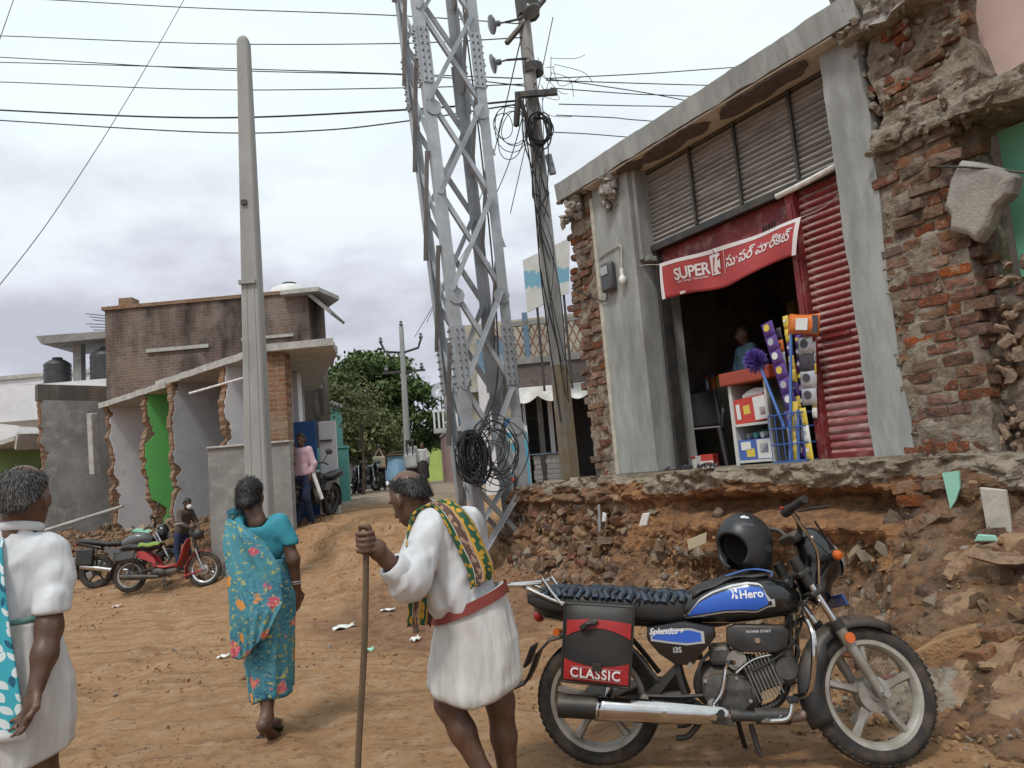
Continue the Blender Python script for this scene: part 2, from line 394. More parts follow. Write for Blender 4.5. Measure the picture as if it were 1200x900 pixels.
mat('soil_orange', (.36, .18, .075), .97, col2=(.16, .082, .042), ns=9, bump=1., bs=30, bd=.05)
mat('black_rubber', (.012, .012, .013), .75, col2=(.03, .027, .024), ns=20, bump=.2, bs=80, bd=.004)
mat('wire_black', (.012, .012, .014), .6)
mat('white_paper', (.72, .72, .70), .8, col2=(.55, .53, .5), ns=15)
mat('galvanised', (.40, .425, .45), .5, metal=.35, col2=(.33, .35, .375), ns=5, col3=(.27, .285, .305), ns3=2., bump=.1, bs=60, bd=.004, rnd=.14)
mat('galvanised_dark', (.24, .255, .28), .6, metal=.4, col2=(.12, .125, .135), ns=6)
mat('steel_dark', (.05, .052, .055), .55, metal=.5, col2=(.09, .075, .06), ns=8)
mat('red_paint', (.215, .02, .024), .6, dust=((.43, .31, .285), .9, .0, .5, 11), col2=(.14, .016, .019), ns=6, col3=(.36, .22, .20), ns3=9, mix3=(.52, .78), bump=.15, bs=80, bd=.004)  # pale lath tops: dust plus highlight lines painted into the colour
mat('grey_shutter', (.22, .205, .185), .7, dust=((.48, .45, .41), .9, .0, .5, 9), col2=(.14, .125, .11), ns=4, col3=(.33, .31, .29), ns3=9, mix3=(.55, .8), rnd=.12, stretch=(.4, 1, 3))  # grey laths likewise: dusty tops that double as painted highlights
# ================================================================ ground
CP = [(-8,1,0),(-4,1,0),(0,1,0),(4,0,0),(-9,6,0),(-4,6,0),(-1.4,6.5,0),(1,5.2,0),(3,2.5,0),(2.2,4.6,.02),(-6,9.5,0),(-9,12,0),(-13,12,0),(-17,15,0),(-3.2,8.6,0),(-5,12.2,.0),(-6.7,13,0),(-5.3,12.9,.02),(-7.8,14,.03),(-4.7,12.3,.03),(-25,12,0),(-25,25,.1),(6,-1,0),(.9,7.4,.02),(.0,8.6,.06),(-.6,8.9,.06),
  (-3.6,13,.82),(-3.0,13.4,.9),(-2.4,13.4,.95),(-3.35,12.1,.30),(-3.9,12.4,.35),(-2.6,11.9,.55),(-2.6,10.8,.22),(-1.8,11.3,.52),(-1.2,10.4,.36),(-1.5,9.3,.07),(-.5,10.2,.5),(.1,10.4,.62),(.4,11.4,.95),(-.5,12.3,.86),(-2,15,1.0),(-4.0,14.2,.84),(-1,16,1.05),(-4.5,15.5,.9),(1.2,12.6,1.1),
  (-1.5,20,1.15),(-4,20,1.15),(1,20,1.2),(-4,26,1.3),(-1,26,1.3),(-5,32,1.4),(-2,32,1.4),(2,32,1.4),(-5,45,1.5),(2,45,1.5),(10,45,1.5),(-12,45,1.5),
  (-5.2,14,.55),(-7,15.2,.42),(-9.5,17.3,.35),(-14,21,.3),(-8,22,1),(-14,29,1),(6,20,1.2),(10,8,.5),(6,10,.8),(3,9.5,.7)]
CP = np.array(CP, float)
def _tps(d): return np.where(d > 1e-9, d * d * np.log(d + 1e-9), 0)
_n = len(CP); _K = _tps(np.linalg.norm(CP[:, None, :2] - CP[None, :, :2], axis=2)) + np.eye(_n) * .15
_Pm = np.c_[np.ones(_n), CP[:, :2]]
_A = np.block([[_K, _Pm], [_Pm.T, np.zeros((3, 3))]])
_w = np.linalg.solve(_A, np.r_[CP[:, 2], 0, 0, 0])
def ground_base(x, y):
    x = np.asarray(x, float); y = np.asarray(y, float); sh = x.shape; x = x.ravel(); y = y.ravel()
    xc = np.clip(x, -26, 12); yc = np.clip(y, 0, 46)
    z = _w[_n] + _w[_n+1] * xc + _w[_n+2] * yc
    for i in range(_n): z = z + _w[i] * _tps(np.hypot(xc - CP[i, 0], yc - CP[i, 1]))
    return np.clip(z, -.03, 1.55).reshape(sh)
def ground_z(x, y, fine=True):
    x = np.asarray(x, float); y = np.asarray(y, float); z = ground_base(x, y)
    near = sstep(60, 20, y)
    slope = sstep(.05, .3, z) * sstep(1.0, .8, z)
    z = z + .018 * fbm(x * 1.3, y * 1.3, 3.1, 4) * near + (.07 * slope + .012) * fbm(x * 2.6, y * 2.6, 7.7, 5) * near
    # wheel ruts and trampled lumps
    t = x * .62 + y * .35
    z = z + near * (.007 * fbm(x * 14, y * 17, 2.2, 3) - .014 * np.clip(fbm(x * 5.5, y * 8.5, 9.7, 4) * 3 - .75, 0, 1))
    z = z + .020 * np.maximum(fbm(x * 6, y * 6, 1.3, 4), 0) * near
    # two wheel tracks with tread marks running up the ramp, footprints, heaped broken soil by the mast
    for o_, wv in ((-.1, .11), (1.5, .10), (3.1, .12)):
        c = (x + 1.4 + o_ * .8) * .80 + (y - 8.) * .30 + .18 * np.sin(y * .9 + o_); tr = np.exp(-(c / wv) ** 2)
        z = z - near * tr * (.022 + .007 * np.sin((x * -.30 + y * .80) * 62)) + near * .016 * np.exp(-((np.abs(c) - wv * 1.7) / .07) ** 2)
    q = np.exp(-((x + .9) / 1.5) ** 2 - ((y - 8.4) / 1.7) ** 2); z = z + q * (.055 * np.maximum(fbm(x * 3.2, y * 3.2, 4.4, 4), -.15) + .035 * np.abs(fbm(x * 9, y * 9, 6.1, 3)))
    z = z - .018 * np.clip(vnoise(x * 3.7, y * 2.3, 11.) * 2.2 - 1.1, 0, 1) * near
    m_ = sstep(.06, .2, z) * sstep(1.0, .85, z) * sstep(-4.6, -3.9, x) * sstep(.4, -.4, x) * sstep(15.5, 14., y); n_ = fbm(x * 1.8, y * 1.8, 5.5, 4); q_ = z / .27 + n_ * .55; fr = q_ - np.floor(q_); zt = (np.floor(q_) + sstep(.36, .64, fr) - n_ * .55) * .27
    z = z + m_ * .75 * (zt - z) + m_ * (.035 * np.abs(fbm(x * 7, y * 7, 8.8, 4)) + .03 * (1 - worley(x * 4.5, y * 5.5, 2.)) * np.clip(fbm(x * 1.4, y * 1.4, 3.3, 2) * 3, 0, 1))
    # small broken edge of the sand bank beside the path
    z = z + .16 * np.exp(-(((x + 2.95) / .55) ** 2 + ((y - 12.3) / .35) ** 2)) * (1 + .6 * vnoise(x * 5, y * 5))
    return z
def gz(x, y): return float(ground_z(np.array([x]), np.array([y]))[0])
def axis(lo, a, b, hi, step, g=1.12):
    c = list(np.arange(a, b, step)); s = step; t = a
    L_ = []
    while t > lo: s *= g; t -= s; L_.append(t)
    s = step; t = c[-1]; R_ = []
    while t < hi: s *= g; t += s; R_.append(t)
    return np.array(L_[::-1] + c + R_)
GX = axis(-600, -5.2, 3.2, 600, .045); GY = axis(-60, 2.2, 14.5, 1500, .05)
XX, YY = np.meshgrid(GX, GY); ZZ = ground_z(XX, YY)
mb = MB(); nx = len(GX) - 1; ny = len(GY) - 1
V = np.c_[XX.ravel(), YY.ravel(), ZZ.ravel()]
idx = np.arange((nx + 1) * (ny + 1)).reshape(ny + 1, nx + 1)
Fq = np.stack([idx[:-1, :-1], idx[:-1, 1:], idx[1:, 1:], idx[1:, :-1]], -1).reshape(-1, 4)
me = bpy.data.meshes.new('ground'); me.from_pydata(V.tolist(), [], Fq.tolist()); me.update()
me.polygons.foreach_set('use_smooth', [True] * len(me.polygons))
at = me.attributes.new('zone', 'FLOAT_COLOR', 'POINT')
street = sstep(15.0, 17.5, YY + .35 * XX + .8 * vnoise(XX * .8, YY * .8))             # old metalled side street: paler, greyer
rub = np.clip(sstep(.0, .35, -((XX + .9) / 1.7) ** 2 - ((YY - 8.6) / 1.6) ** 2 + 1 + .6 * fbm(XX, YY, 2, 4)), 0, 1)  # rubble-strewn darker soil by the mast
zc = np.zeros((V.shape[0], 4)); zc[:, 0] = street.ravel(); zc[:, 1] = rub.ravel(); zc[:, 3] = 1
at.data.foreach_set('color', zc.ravel())
gm = bpy.data.materials.new('earth_road'); gm.use_nodes = True; MATS['earth_road'] = gm
def build_earth():
    nt = gm.node_tree; N = nt.nodes; L = nt.links; b = N['Principled BSDF']; b.inputs['Roughness'].default_value = .97; b.inputs['Specular IOR Level'].default_value = .15
    tc = N.new('ShaderNodeTexCoord'); v = tc.outputs['Object']
    def noise(s, d=8, r=.6, w=v):
        n = N.new('ShaderNodeTexNoise'); n.inputs['Scale'].default_value = s; n.inputs['Detail'].default_value = d; n.inputs['Roughness'].default_value = r; L.new(w, n.inputs[0]); return n.outputs[0]
    def rmp(src, a, c):
        r = N.new('ShaderNodeMapRange'); r.inputs[1].default_value = a; r.inputs[2].default_value = c; L.new(src, r.inputs[0]); return r.outputs[0]
    def mix(f, a, c):
        x = N.new('ShaderNodeMixRGB'); L.new(f, x.inputs[0])
        for i, q in ((1, a), (2, c)):
            if isinstance(q, tuple): x.inputs[i].default_value = (*q, 1)
            else: L.new(q, x.inputs[i])
        return x.outputs[0]
    c = mix(rmp(noise(1.1), .35, .65), (.385, .225, .118), (.31, .175, .09))
    c = mix(rmp(noise(4.5), .48, .70), c, (.42, .285, .18))
    mp = N.new('ShaderNodeMapping'); mp.inputs['Rotation'].default_value = (0, 0, rad(35)); mp.inputs['Scale'].default_value = (.35, 2.4, 1); L.new(v, mp.inputs[0])
    c = mix(rmp(noise(2.2, 6, .6, mp.outputs[0]), .52, .72), c, (.20, .112, .06))
    c = mix(rmp(noise(15, 6, .7), .54, .67), c, (.18, .10, .054))
    mp2 = N.new('ShaderNodeMapping'); mp2.inputs['Rotation'].default_value = (0, 0, rad(28)); mp2.inputs['Scale'].default_value = (1, 4.5, 1); L.new(v, mp2.inputs[0])
    c = mix(rmp(noise(5, 7, .7, mp2.outputs[0]), .55, .68), c, (.40, .275, .165)); c = mix(rmp(noise(8, 7, .7, mp2.outputs[0]), .60, .70), c, (.13, .072, .04))
    c = mix(rmp(noise(70, 4), .66, .72), c, (.43, .34, .25))
    a = N.new('ShaderNodeAttribute'); a.attribute_name = 'zone'; sp = N.new('ShaderNodeSeparateColor'); L.new(a.outputs['Color'], sp.inputs[0])
    st = mix(rmp(noise(1.7), .4, .62), (.35, .29, .22), (.25, .20, .15)); st = mix(rmp(noise(9), .5, .7), st, (.18, .15, .115))
    c = mix(sp.outputs[0], c, st)
    c = mix(sp.outputs[1], c, mix(rmp(noise(7), .4, .6), (.20, .105, .06), (.27, .165, .10)))
    L.new(c, b.inputs['Base Color'])
    b1 = N.new('ShaderNodeBump'); b1.inputs['Strength'].default_value = .9; b1.inputs['Distance'].default_value = .06; L.new(noise(9, 10, .7), b1.inputs['Height'])
    b2 = N.new('ShaderNodeBump'); b2.inputs['Strength'].default_value = .6; b2.inputs['Distance'].default_value = .012; L.new(noise(55, 8, .7), b2.inputs['Height']); L.new(b1.outputs[0], b2.inputs['Normal'])
    L.new(b2.outputs[0], b.inputs['Normal'])
build_earth(); me.materials.append(gm)
tag(link('ground', me), kind='structure')
ROCKS = [rock_mesh('stone', 100 + i, 14 + i % 4, (1, .6 + .08 * (i % 4), .4 + .09 * (i % 5))) for i in range(14)]
BRK = [brick_mesh('brick', 200 + i) for i in range(10)]
def mvar(base, mname):
    out = []
    for b in base:
        c = b.copy(); c.materials.clear(); c.materials.append(MATS[mname]); out.append(c)
    return out
R_BROWN, R_GREY, R_SOIL = mvar(ROCKS, 'stone_brown'), mvar(ROCKS, 'stone_grey'), mvar(ROCKS, 'soil')
B_RED, B_DUST = mvar(BRK, 'brick'), mvar(BRK, 'brick_dusty')
def put(name, me_, loc, rot, sc, parent=None):
    o = link(name, me_, parent); o.location = loc; o.rotation_euler = rot; o.scale = sc if isinstance(sc, (tuple, list)) else (sc, sc, sc); return o
def rrot(): return (random.uniform(0, 6.28), random.uniform(0, 6.28), random.uniform(0, 6.28))
# loose pebbles and clods over the earth road: nobody could count them
it = []; it2 = []
for _ in range(9000):
    y = 2.3 + 12 * random.random() ** 1.3; x = random.uniform(-.75, .62) * y * 1.05
    p = fl(0, 0); q = Vector((x, y, 0)) - p; v = q.x * FV[0] + q.y * FV[1]
    if v > -.5 and x > -.4: continue
    dens = float(fbm(x * .9, y * .9, 4., 3))
    if random.random() > .40 + 1.7 * dens + (.6 if (x > -1.9 and y > 6.6) else 0): continue
    s = random.choice((.010, .012, .015, .018, .022, .03, .04 if y > 5 else .02)) * random.uniform(.6, 1.2) * (1 if y < 6 else 1.4)
    (it if random.random() < .8 else it2).append((x, y, s))
def scatter(L_):
    A = np.array(L_); Z = ground_z(A[:, 0], A[:, 1]); return [(random.choice(ROCKS), xf((a, b, z + s * .1), rrot(), s)) for (a, b, s), z in zip(L_, Z)]
joined('clods', scatter(it), 'clod'); joined('pebbles', scatter(it2), 'stone_grey')
tag(bpy.data.objects['clods'], 'small loose earth clods scattered over the dirt road', 'clods', kind='stuff')
tag(bpy.data.objects['pebbles'], 'small grey stone chips scattered over the dirt road', 'pebbles', kind='stuff')
# ================================================================ cut earth bank under the shop
def bank_v(u, z):
    """how far the cut face stands out from the shop front (negative = towards the road)"""
    u = np.asarray(u, float); z = np.asarray(z, float)
    t = np.clip(1 - z / 1.3, 0, 1)
    right = sstep(.1, 1.2, u)
    v = -.28 - .38 * t ** 1.5 - right * (1.15 * t ** 1.7 + .05)
    v = v + .26 * np.exp(-((z - 1.0) / .09) ** 2) * sstep(-2.2, -1.2, u) * sstep(.75, .5, u)      # undercut below the crust
    v = v - .16 * np.exp(-((z - .86) / .09) ** 2) * sstep(-1.9, -1.0, u) * sstep(.7, .55, u)      # orange soil lens
    v = v + .28 * np.exp(-(((z - .42) / .16) ** 2)) * np.exp(-(((u + .9) / .8) ** 2))             # hollow behind the motorcycle
    return v
us = np.concatenate([np.arange(-5.9, 2.2, .022), np.arange(2.2, 4.5, .08)]); ts = np.concatenate([np.linspace(0, .8, 84), np.linspace(.8, 1, 12)[1:]])
UU, TT = np.meshgrid(us, ts)
endf = sstep(-5.75, -4.5, UU)              # the bank runs out at its far end
ztop = (1.31 - .03 * vnoise(UU * 3, 0.)) * (.25 + .75 * endf)
Zb = np.where(TT < .8, TT / .8, 1.) * ztop - .08 * (TT == 0)
VB = bank_v(UU, Zb / np.maximum(.25 + .75 * endf, .3))
inner = np.clip((TT - .8) / .2, 0, 1)
VB = VB + inner * (1.0 - VB) * 1.0
lump = fbm(UU * 2.2, Zb * 3.5, 0, 5) * .10 + np.abs(fbm(UU * 6, Zb * 8, 3., 4)) * -.07 + fbm(UU * 17, Zb * 19, 5., 3) * .022
wq = .05 * fbm(UU * 5, Zb * 5, 2., 2); w1 = worley(UU * 6.2 + wq * 8, Zb * 8.5 + wq * 6, .5); w2 = worley(UU * 14, Zb * 17, 3.5)
packed = np.clip(sstep(-1.9, -3.0, UU) + sstep(.55, .8, UU) * .8 + .45 * sstep(.62, .3, Zb), 0, 1) * sstep(1.22, 1.05, Zb)
lump = lump - packed * (.085 * np.clip(1 - w1 ** 2 * 1.6, -.2, 1) - .03) - (.35 + .65 * packed) * .022 * (1 - w2)
lump = lump - sstep(1.04, 1.1, Zb) * (.09 * (1 - worley(UU * 5, Zb * 12, 7.)) + .05 * (1 - worley(UU * 13, Zb * 22, 9.)) + .07 * fbm(UU * 1.7, 3., 0., 3)) 
VB = VB + lump * (1 - inner) + (1 - endf) * .75 * (1 - TT)
Zb = Zb + inner * .02 * fbm(UU * 7, VB * 7, 1., 3) + (1 - inner) * .03 * fbm(UU * 8, TT * 20, 9., 3)
mb = MB(); n0 = len(us)
Pw = FP0[None, None, :] * 0 + np.stack([UU, VB, Zb], -1)
me = bpy.data.meshes.new('earth_bank'); idx = np.arange(Pw.shape[0] * Pw.shape[1]).reshape(Pw.shape[:2])
me.from_pydata(Pw.reshape(-1, 3).tolist(), [], np.stack([idx[:-1, :-1], idx[:-1, 1:], idx[1:, 1:], idx[1:, :-1]], -1).reshape(-1, 4).tolist()); me.update()
for q in ('soil', 'soil_orange', 'crust', 'mortar', 'stone_brown', 'brick_dusty'): me.materials.append(MATS[q])
cz = (Zb[:-1, :-1] - .05 + .13 * fbm(UU * 2.2, Zb * 6, 8., 4)[:-1, :-1]); cu_ = UU[:-1, :-1]; nz = fbm(UU * 1.6, Zb * 3, 12., 4)[:-1, :-1]
brk_ = (worley(UU * 6.2 + wq * 8, Zb * 8.5 + wq * 6, .5) < .55)[:-1, :-1] & (vnoise(UU * 3.1, Zb * 4.2, 5.)[:-1, :-1] > .1)
mi = np.where(cz > 1.10 + .08 * sstep(-1.6, -2.6, cu_), 2, np.where((cz > .55) & (cu_ > -2.6) & (cu_ < .75), 1, np.where(nz > .12, 3, 0)))
mi = np.where((nz < -.25) & (cz < 1.07), 1, mi); pk0 = packed[:-1, :-1] > .4; mi = np.where(pk0 & (mi != 2), np.where(brk_, 4, np.where(nz > .2, 3, 0)), mi); mi = np.where(pk0 & brk_ & (vnoise(UU * 2.1, Zb * 3.2, 15.)[:-1, :-1] > .35) & (mi == 4), 5, mi)
me.polygons.foreach_set('material_index', mi.ravel().astype(int).tolist())
bank = link('earth_bank', me); bank.location = FP0; bank.rotation_euler = (0, 0, FROT); tag(bank, kind='structure')
random.seed(11)
cnt = 0
def bank_pt(u, z): 
    e = float(sstep(-5.75, -4.5, u)); return float(bank_v(u, z / max(.25 + .75 * e, .3)))
for i in range(285):
    u = random.choice((random.uniform(-5.4, 1.7), random.uniform(-5.3, -1.8), random.uniform(-5.3, -2.5), random.uniform(.2, 1.8))); z = random.uniform(.03, 1.12)
    if -2.2 < u < .6 and .72 < z < 1.1 and random.random() < .85: continue
    e = float(sstep(-5.75, -4.5, u)); z *= .25 + .75 * e
    s = random.uniform(.07, .22) * (1.25 if z < .5 else 1)
    lib = random.choice((R_BROWN, R_BROWN, R_BROWN, R_GREY, B_DUST, R_SOIL, B_RED if random.random() < .5 else R_BROWN))
    if lib in (B_RED, B_DUST):
        put('brick', random.choice(lib), (u, bank_pt(u, z) - .02, z), (random.uniform(-.5, .5), random.uniform(-.5, .5), random.uniform(-.8, .8)), (random.uniform(.5, 1.1), 1, 1), bank)
    else: put('stone', random.choice(lib), (u, bank_pt(u, z) - .02, z), rrot(), s, bank)
# big stones that can be told apart
for px, py, off, s, lib in ((780, 690, -.42, (.42, .3, .26), R_BROWN), (757, 655, -.35, (.2, .16, .14), R_BROWN), (765, 600, -.35, (.16, .1, .1), R_GREY), (1105, 655, -.7, (.24, .2, .15), R_BROWN), (1170, 655, -.9, (.36, .3, .16), R_BROWN), (632, 600, -.3, (.2, .2, .16), B_RED), (640, 680, -.3, (.22, .2, .2), R_BROWN), (600, 665, -.4, (.2, .2, .18), R_BROWN), (1130, 590, -.4, (.2, .18, .14), R_BROWN), (690, 640, -.4, (.2, .17, .15), R_BROWN)):
    r = ray(px, py); pv = FP0 + FV * off; t = ((pv - CAM) @ FV) / (r @ FV); w = CAM + r * t; q = w - FP0
    if lib is B_RED: s = (1, 1.6, 1.9)
    put('stone', lib[int(px) % 10], (q @ FU, q @ FV, w[2]), (.3, .2, px % 3), s, bank)
it = []; it2 = []
for _ in range(3600):
    u = random.uniform(-5.5, 2.2); z = random.random() ** 1.6 * 1.2; 
    if -2.2 < u < .6 and .75 < z: continue
    e = float(sstep(-5.75, -4.5, u)); z *= .25 + .75 * e
    s = random.choice((.02, .03, .04, .055)) * random.uniform(.7, 1.5)
    (it if random.random() < .8 else it2).append((random.choice(ROCKS), xf((u, bank_pt(u, z) + random.uniform(-.05, .03), z), rrot(), s)))
o = joined('rubble_chips', it, 'stone_brown', bank); o = joined('grey_chips', it2, 'stone_grey', bank)
# toe of debris at the foot of the bank
it = []; it2 = []
for _ in range(1500):
    u = random.uniform(-5.6, 2.4); d = random.random() ** 2 * (1.0 if u < .2 else 1.6)
    w = fl(u, bank_pt(u, 0.02) - d * .8 + .1); s = random.uniform(.012, .05) * (1.3 - d * .6)
    (it if random.random() < .75 else it2).append((w.x, w.y, s))
it, it2 = scatter(it), scatter(it2)
tag(joined('fallen_rubble', it, 'stone_brown'), 'brown rubble crumbs fallen along the foot of the cut bank', 'rubble', kind='stuff')
tag(joined('fallen_chips', it2, 'stone_grey'), 'grey concrete crumbs fallen along the foot of the cut bank', 'rubble', kind='stuff')
# ================================================================ half-demolished shop (local frame: u right along front, v into the shop, z up)
shop = thing('shop_building', 'half-demolished grey plastered shop with torn brick ends above the cut earth bank', 'building', FP0, FROT)
ZF = 1.335
mb = MB(); mb.bb(-3.5, .62, -.2, 3.6, ZF - .07, ZF); mb.bb(.62, 2.6, .3, 3.6, ZF - .16, ZF); mb.build('floor_slab', 'crust', shop)
# plastered pillars
def ragged_slab(name, poly_l, poly_r, z0, z1, v0, v1, m_, n=40, seed=1, amp=.03):
    zs = np.linspace(z0, z1, n); l = [poly_l(z) + amp * float(fbm(z * 5, seed, 0, 4)) for z in zs]; r = [poly_r(z) + amp * float(fbm(z * 5, seed + 7, 3, 4)) for z in zs]
    mb = MB(); mb.loft([[Vector((a, v0, z)), Vector((b, v0, z)), Vector((b, v1, z)), Vector((a, v1, z))] for a, b, z in zip(l, r, zs)])
    return mb.build(name, m_, shop)
mb = MB(); mb.bb(-2.93, -2.30, 0, .6, ZF, 4.70); mb.build('left_pillar', 'plaster', shop, bevel=.012)
mb = MB(); mb.bb(-2.985, -2.925, -.012, .1, ZF, 4.55); o = mb.build('pillar_edge_strip', 'plaster_pale', shop, bevel=.01)
mb = MB(); mb.bb(-2.30, -2.245, .06, .5, 3.62, 4.68); mb.bb(-2.32, -2.2, .1, .5, 3.60, 3.66); mb.build('pillar_bracket', 'plaster', shop, bevel=.01)
ragged_slab('right_pillar', lambda z: .21 - .0 * z, lambda z: .535 + .02 * math.sin(z * 2), ZF - .02, 4.68, -.01, .22, 'plaster', seed=4, amp=.018, n=120).data
# ragged cream mortar edge where the plaster has torn off
mb = MB(); random.seed(3)
for i in range(90):
    z = random.uniform(1.3, 4.6); u = .545 + .02 * math.sin(z * 2) + .05 * float(fbm(z * 5, 11, 3, 4)) + random.uniform(-.025, .03)
    me = random.choice(ROCKS); mb.T = xf((u, random.uniform(.0, .05), z), rrot(), random.uniform(.03, .1)); mb.add([v.co for v in me.vertices], [tuple(p.vertices) for p in me.polygons])
mb.T = None; mb.build('torn_plaster_edge', 'mortar', shop)['kind'] = 'stuff'
# roof slab with a thin fascia; front edge sags a little and is chipped
us = np.linspace(-3.42, .66, 70)
top = 4.88 + .012 * fbm(us * 3, 0, 0, 4); bot = 4.66 + .012 * fbm(us * 6, 1, 0, 4)
mb = MB(); mb.loft([[Vector((u, -.17 + .012 * float(fbm(u * 9, 2)), a)), Vector((u, -.15 + .012 * float(fbm(u * 7, 5)), b)), Vector((u, .36, b + .035)), Vector((u, .36, a))] for u, a, b in zip(us, top, bot)])
mb.bb(-3.4, 2.6, .36, 3.7, 4.70, 4.86)
mb.build('roof_slab', 'plaster', shop)
mb = MB(); mb.bb(-2.95, .35, .24, .30, 4.60, 4.76); mb.build('lintel', 'steel_dark', shop)
mat('soffit_cream', (.60, .55, .48), .9, col2=(.5, .45, .39), ns=4)
mb = MB(); mb.bb(-2.92, .42, -.13, .235, 4.640, 4.655); mb.build('soffit', 'soffit_cream', shop)
# dark patches of soffit where the plaster has come away
def patch(u0, u1, seed, v0=-.12, v1=.16, z=4.635):
    n = 26; P = []
    for i in range(n):
        a = 2 * math.pi * i / n; k = 1 + .42 * float(fbm(math.cos(a) * 2 + seed, math.sin(a) * 2, seed, 4))
        P.append(((u0 + u1) / 2 + math.cos(a) * (u1 - u0) / 2 * k, (v0 + v1) / 2 + math.sin(a) * (v1 - v0) / 2 * k))
    mb = MB(); mb.prism(P, z - .006, z + .004, plane='xy'); return mb
mat('soffit_bare', (.105, .085, .08), .95, col2=(.15, .125, .115), ns=12, bump=.8, bs=40)
for i, (a, b) in enumerate(((-2.45, -1.95), (-2.05, -1.35), (-1.5, -1.05), (-.95, -.3), (-.45, .1))):
    patch(a, b, 3.3 * i + 1, -.13, .12 + .05 * (i % 2), 4.6365 - .003 * i).build('bare_soffit_patch', 'soffit_bare', shop)
# broken bracket stub on the left pillar, ragged top of the brick end
random.seed(5)
mb = MB()
for i in range(26):
    me = random.choice(ROCKS); mb.T = xf((-2.55 + random.uniform(-.12, .12), random.uniform(-.14, .02), 4.50 + random.uniform(-.18, .16)), rrot(), random.uniform(.08, .18)); mb.add([v.co for v in me.vertices], [tuple(p.vertices) for p in me.polygons])
mb.T = None; mb.build('broken_bracket', 'concrete', shop)
# interior box
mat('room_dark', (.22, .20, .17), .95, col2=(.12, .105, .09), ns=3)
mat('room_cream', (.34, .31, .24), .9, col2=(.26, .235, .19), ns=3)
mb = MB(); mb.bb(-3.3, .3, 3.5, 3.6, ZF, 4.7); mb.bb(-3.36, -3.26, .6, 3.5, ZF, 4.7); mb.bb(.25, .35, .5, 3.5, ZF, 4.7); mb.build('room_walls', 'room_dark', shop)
mb = MB(); mb.bb(-3.255, -2.3, 1.7, 1.78, ZF, ZF + .95); mb.build('half_wall', 'room_cream', shop)
mb = MB(); mb.bb(-3.255, -.9, 2.6, 2.64, ZF + .9, ZF + .94)
for i in range(3): mb.bb(-3.2, .2, 3.2, 3.48, ZF + .6 + .6 * i, ZF + .63 + .6 * i)
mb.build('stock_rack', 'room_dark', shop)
# roller shutters: every lath is a piece
def lath_mesh(w, h, m_, d=.02):
    mb = MB(); n = 7
    prof = [(0 - d * math.sin(math.pi * i / (n - 1)) * (1 if i < n - 1 else 0), h * i / (n - 1)) for i in range(n)]
    mb.loft([[Vector((x, p[0], p[1])) for p in prof] for x in (-w / 2, w / 2)], cap=False, closed=False)
    mb.bb(-w / 2, w / 2, .004, .010, -.002, .010)
    me = mb.mesh('lath'); me.materials.append(MATS[m_]); me.polygons.foreach_set('use_smooth', [True] * len(me.polygons)); me.set_sharp_from_angle(angle=rad(50)); return me
def shutter(name, u0, u1, z0, z1, v, pitch, m_, label=None):
    root = link(name, None, shop)
    me = lath_mesh(u1 - u0, pitch, m_); n = int(round((z1 - z0) / pitch))
    for i in range(n): put('lath', me, ((u0 + u1) / 2, v + random.uniform(-.003, .003), z0 + i * (z1 - z0) / n), (0, 0, 0), (1, 1, (z1 - z0) / n / pitch), root)
    return root
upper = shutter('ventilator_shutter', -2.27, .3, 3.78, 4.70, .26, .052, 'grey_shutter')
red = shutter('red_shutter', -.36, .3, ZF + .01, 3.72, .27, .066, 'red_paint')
mat('red_dusty', (.33, .17, .165), .85, col2=(.24, .05, .055), ns=9, col3=(.50, .38, .36), ns3=5, stretch=(.6, 1, 2.5), rnd=.1)
for o in list(red.children)[:9]:
    me2 = o.data
dusty = red.children[0].data.copy(); dusty.materials.clear(); dusty.materials.append(MATS['red_dusty'])
for o in list(red.children)[:7]: o.data = dusty
for b in (-1.56, -.955, -.30): mb = MB(); mb.bb(b - .014, b + .014, .205, .232, 3.80, 4.62); mb.build('ventilator_bar', 'steel_dark', shop)
mb = MB(); mb.bb(-2.28, .3, .19, .255, 3.71, 3.785); mb.build('shutter_rail', 'steel_dark', shop, bevel=.006)
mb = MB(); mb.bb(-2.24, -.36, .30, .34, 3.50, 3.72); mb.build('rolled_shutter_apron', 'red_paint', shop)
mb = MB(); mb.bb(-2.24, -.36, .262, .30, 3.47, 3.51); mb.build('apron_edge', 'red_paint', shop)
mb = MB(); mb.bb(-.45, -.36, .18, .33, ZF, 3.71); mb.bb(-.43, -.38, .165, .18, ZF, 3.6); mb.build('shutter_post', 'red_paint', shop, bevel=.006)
mb = MB(); mb.bb(-2.245, -2.20, .22, .36, ZF, 3.72); mb.build('door_guide', 'steel_dark', shop)
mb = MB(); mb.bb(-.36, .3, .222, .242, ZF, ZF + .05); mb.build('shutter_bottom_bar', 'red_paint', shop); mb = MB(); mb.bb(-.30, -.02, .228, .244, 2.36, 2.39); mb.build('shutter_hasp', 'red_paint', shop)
# pale pipe lying along the rail
mb = MB(); mb.tube(spline([(-.5, .15, 3.70), (-.2, .14, 3.71), (.1, .15, 3.74), (.32, .17, 3.79)], 5), .028, 8); mb.build('pale_pipe', 'white_paper', shop, smooth=True)
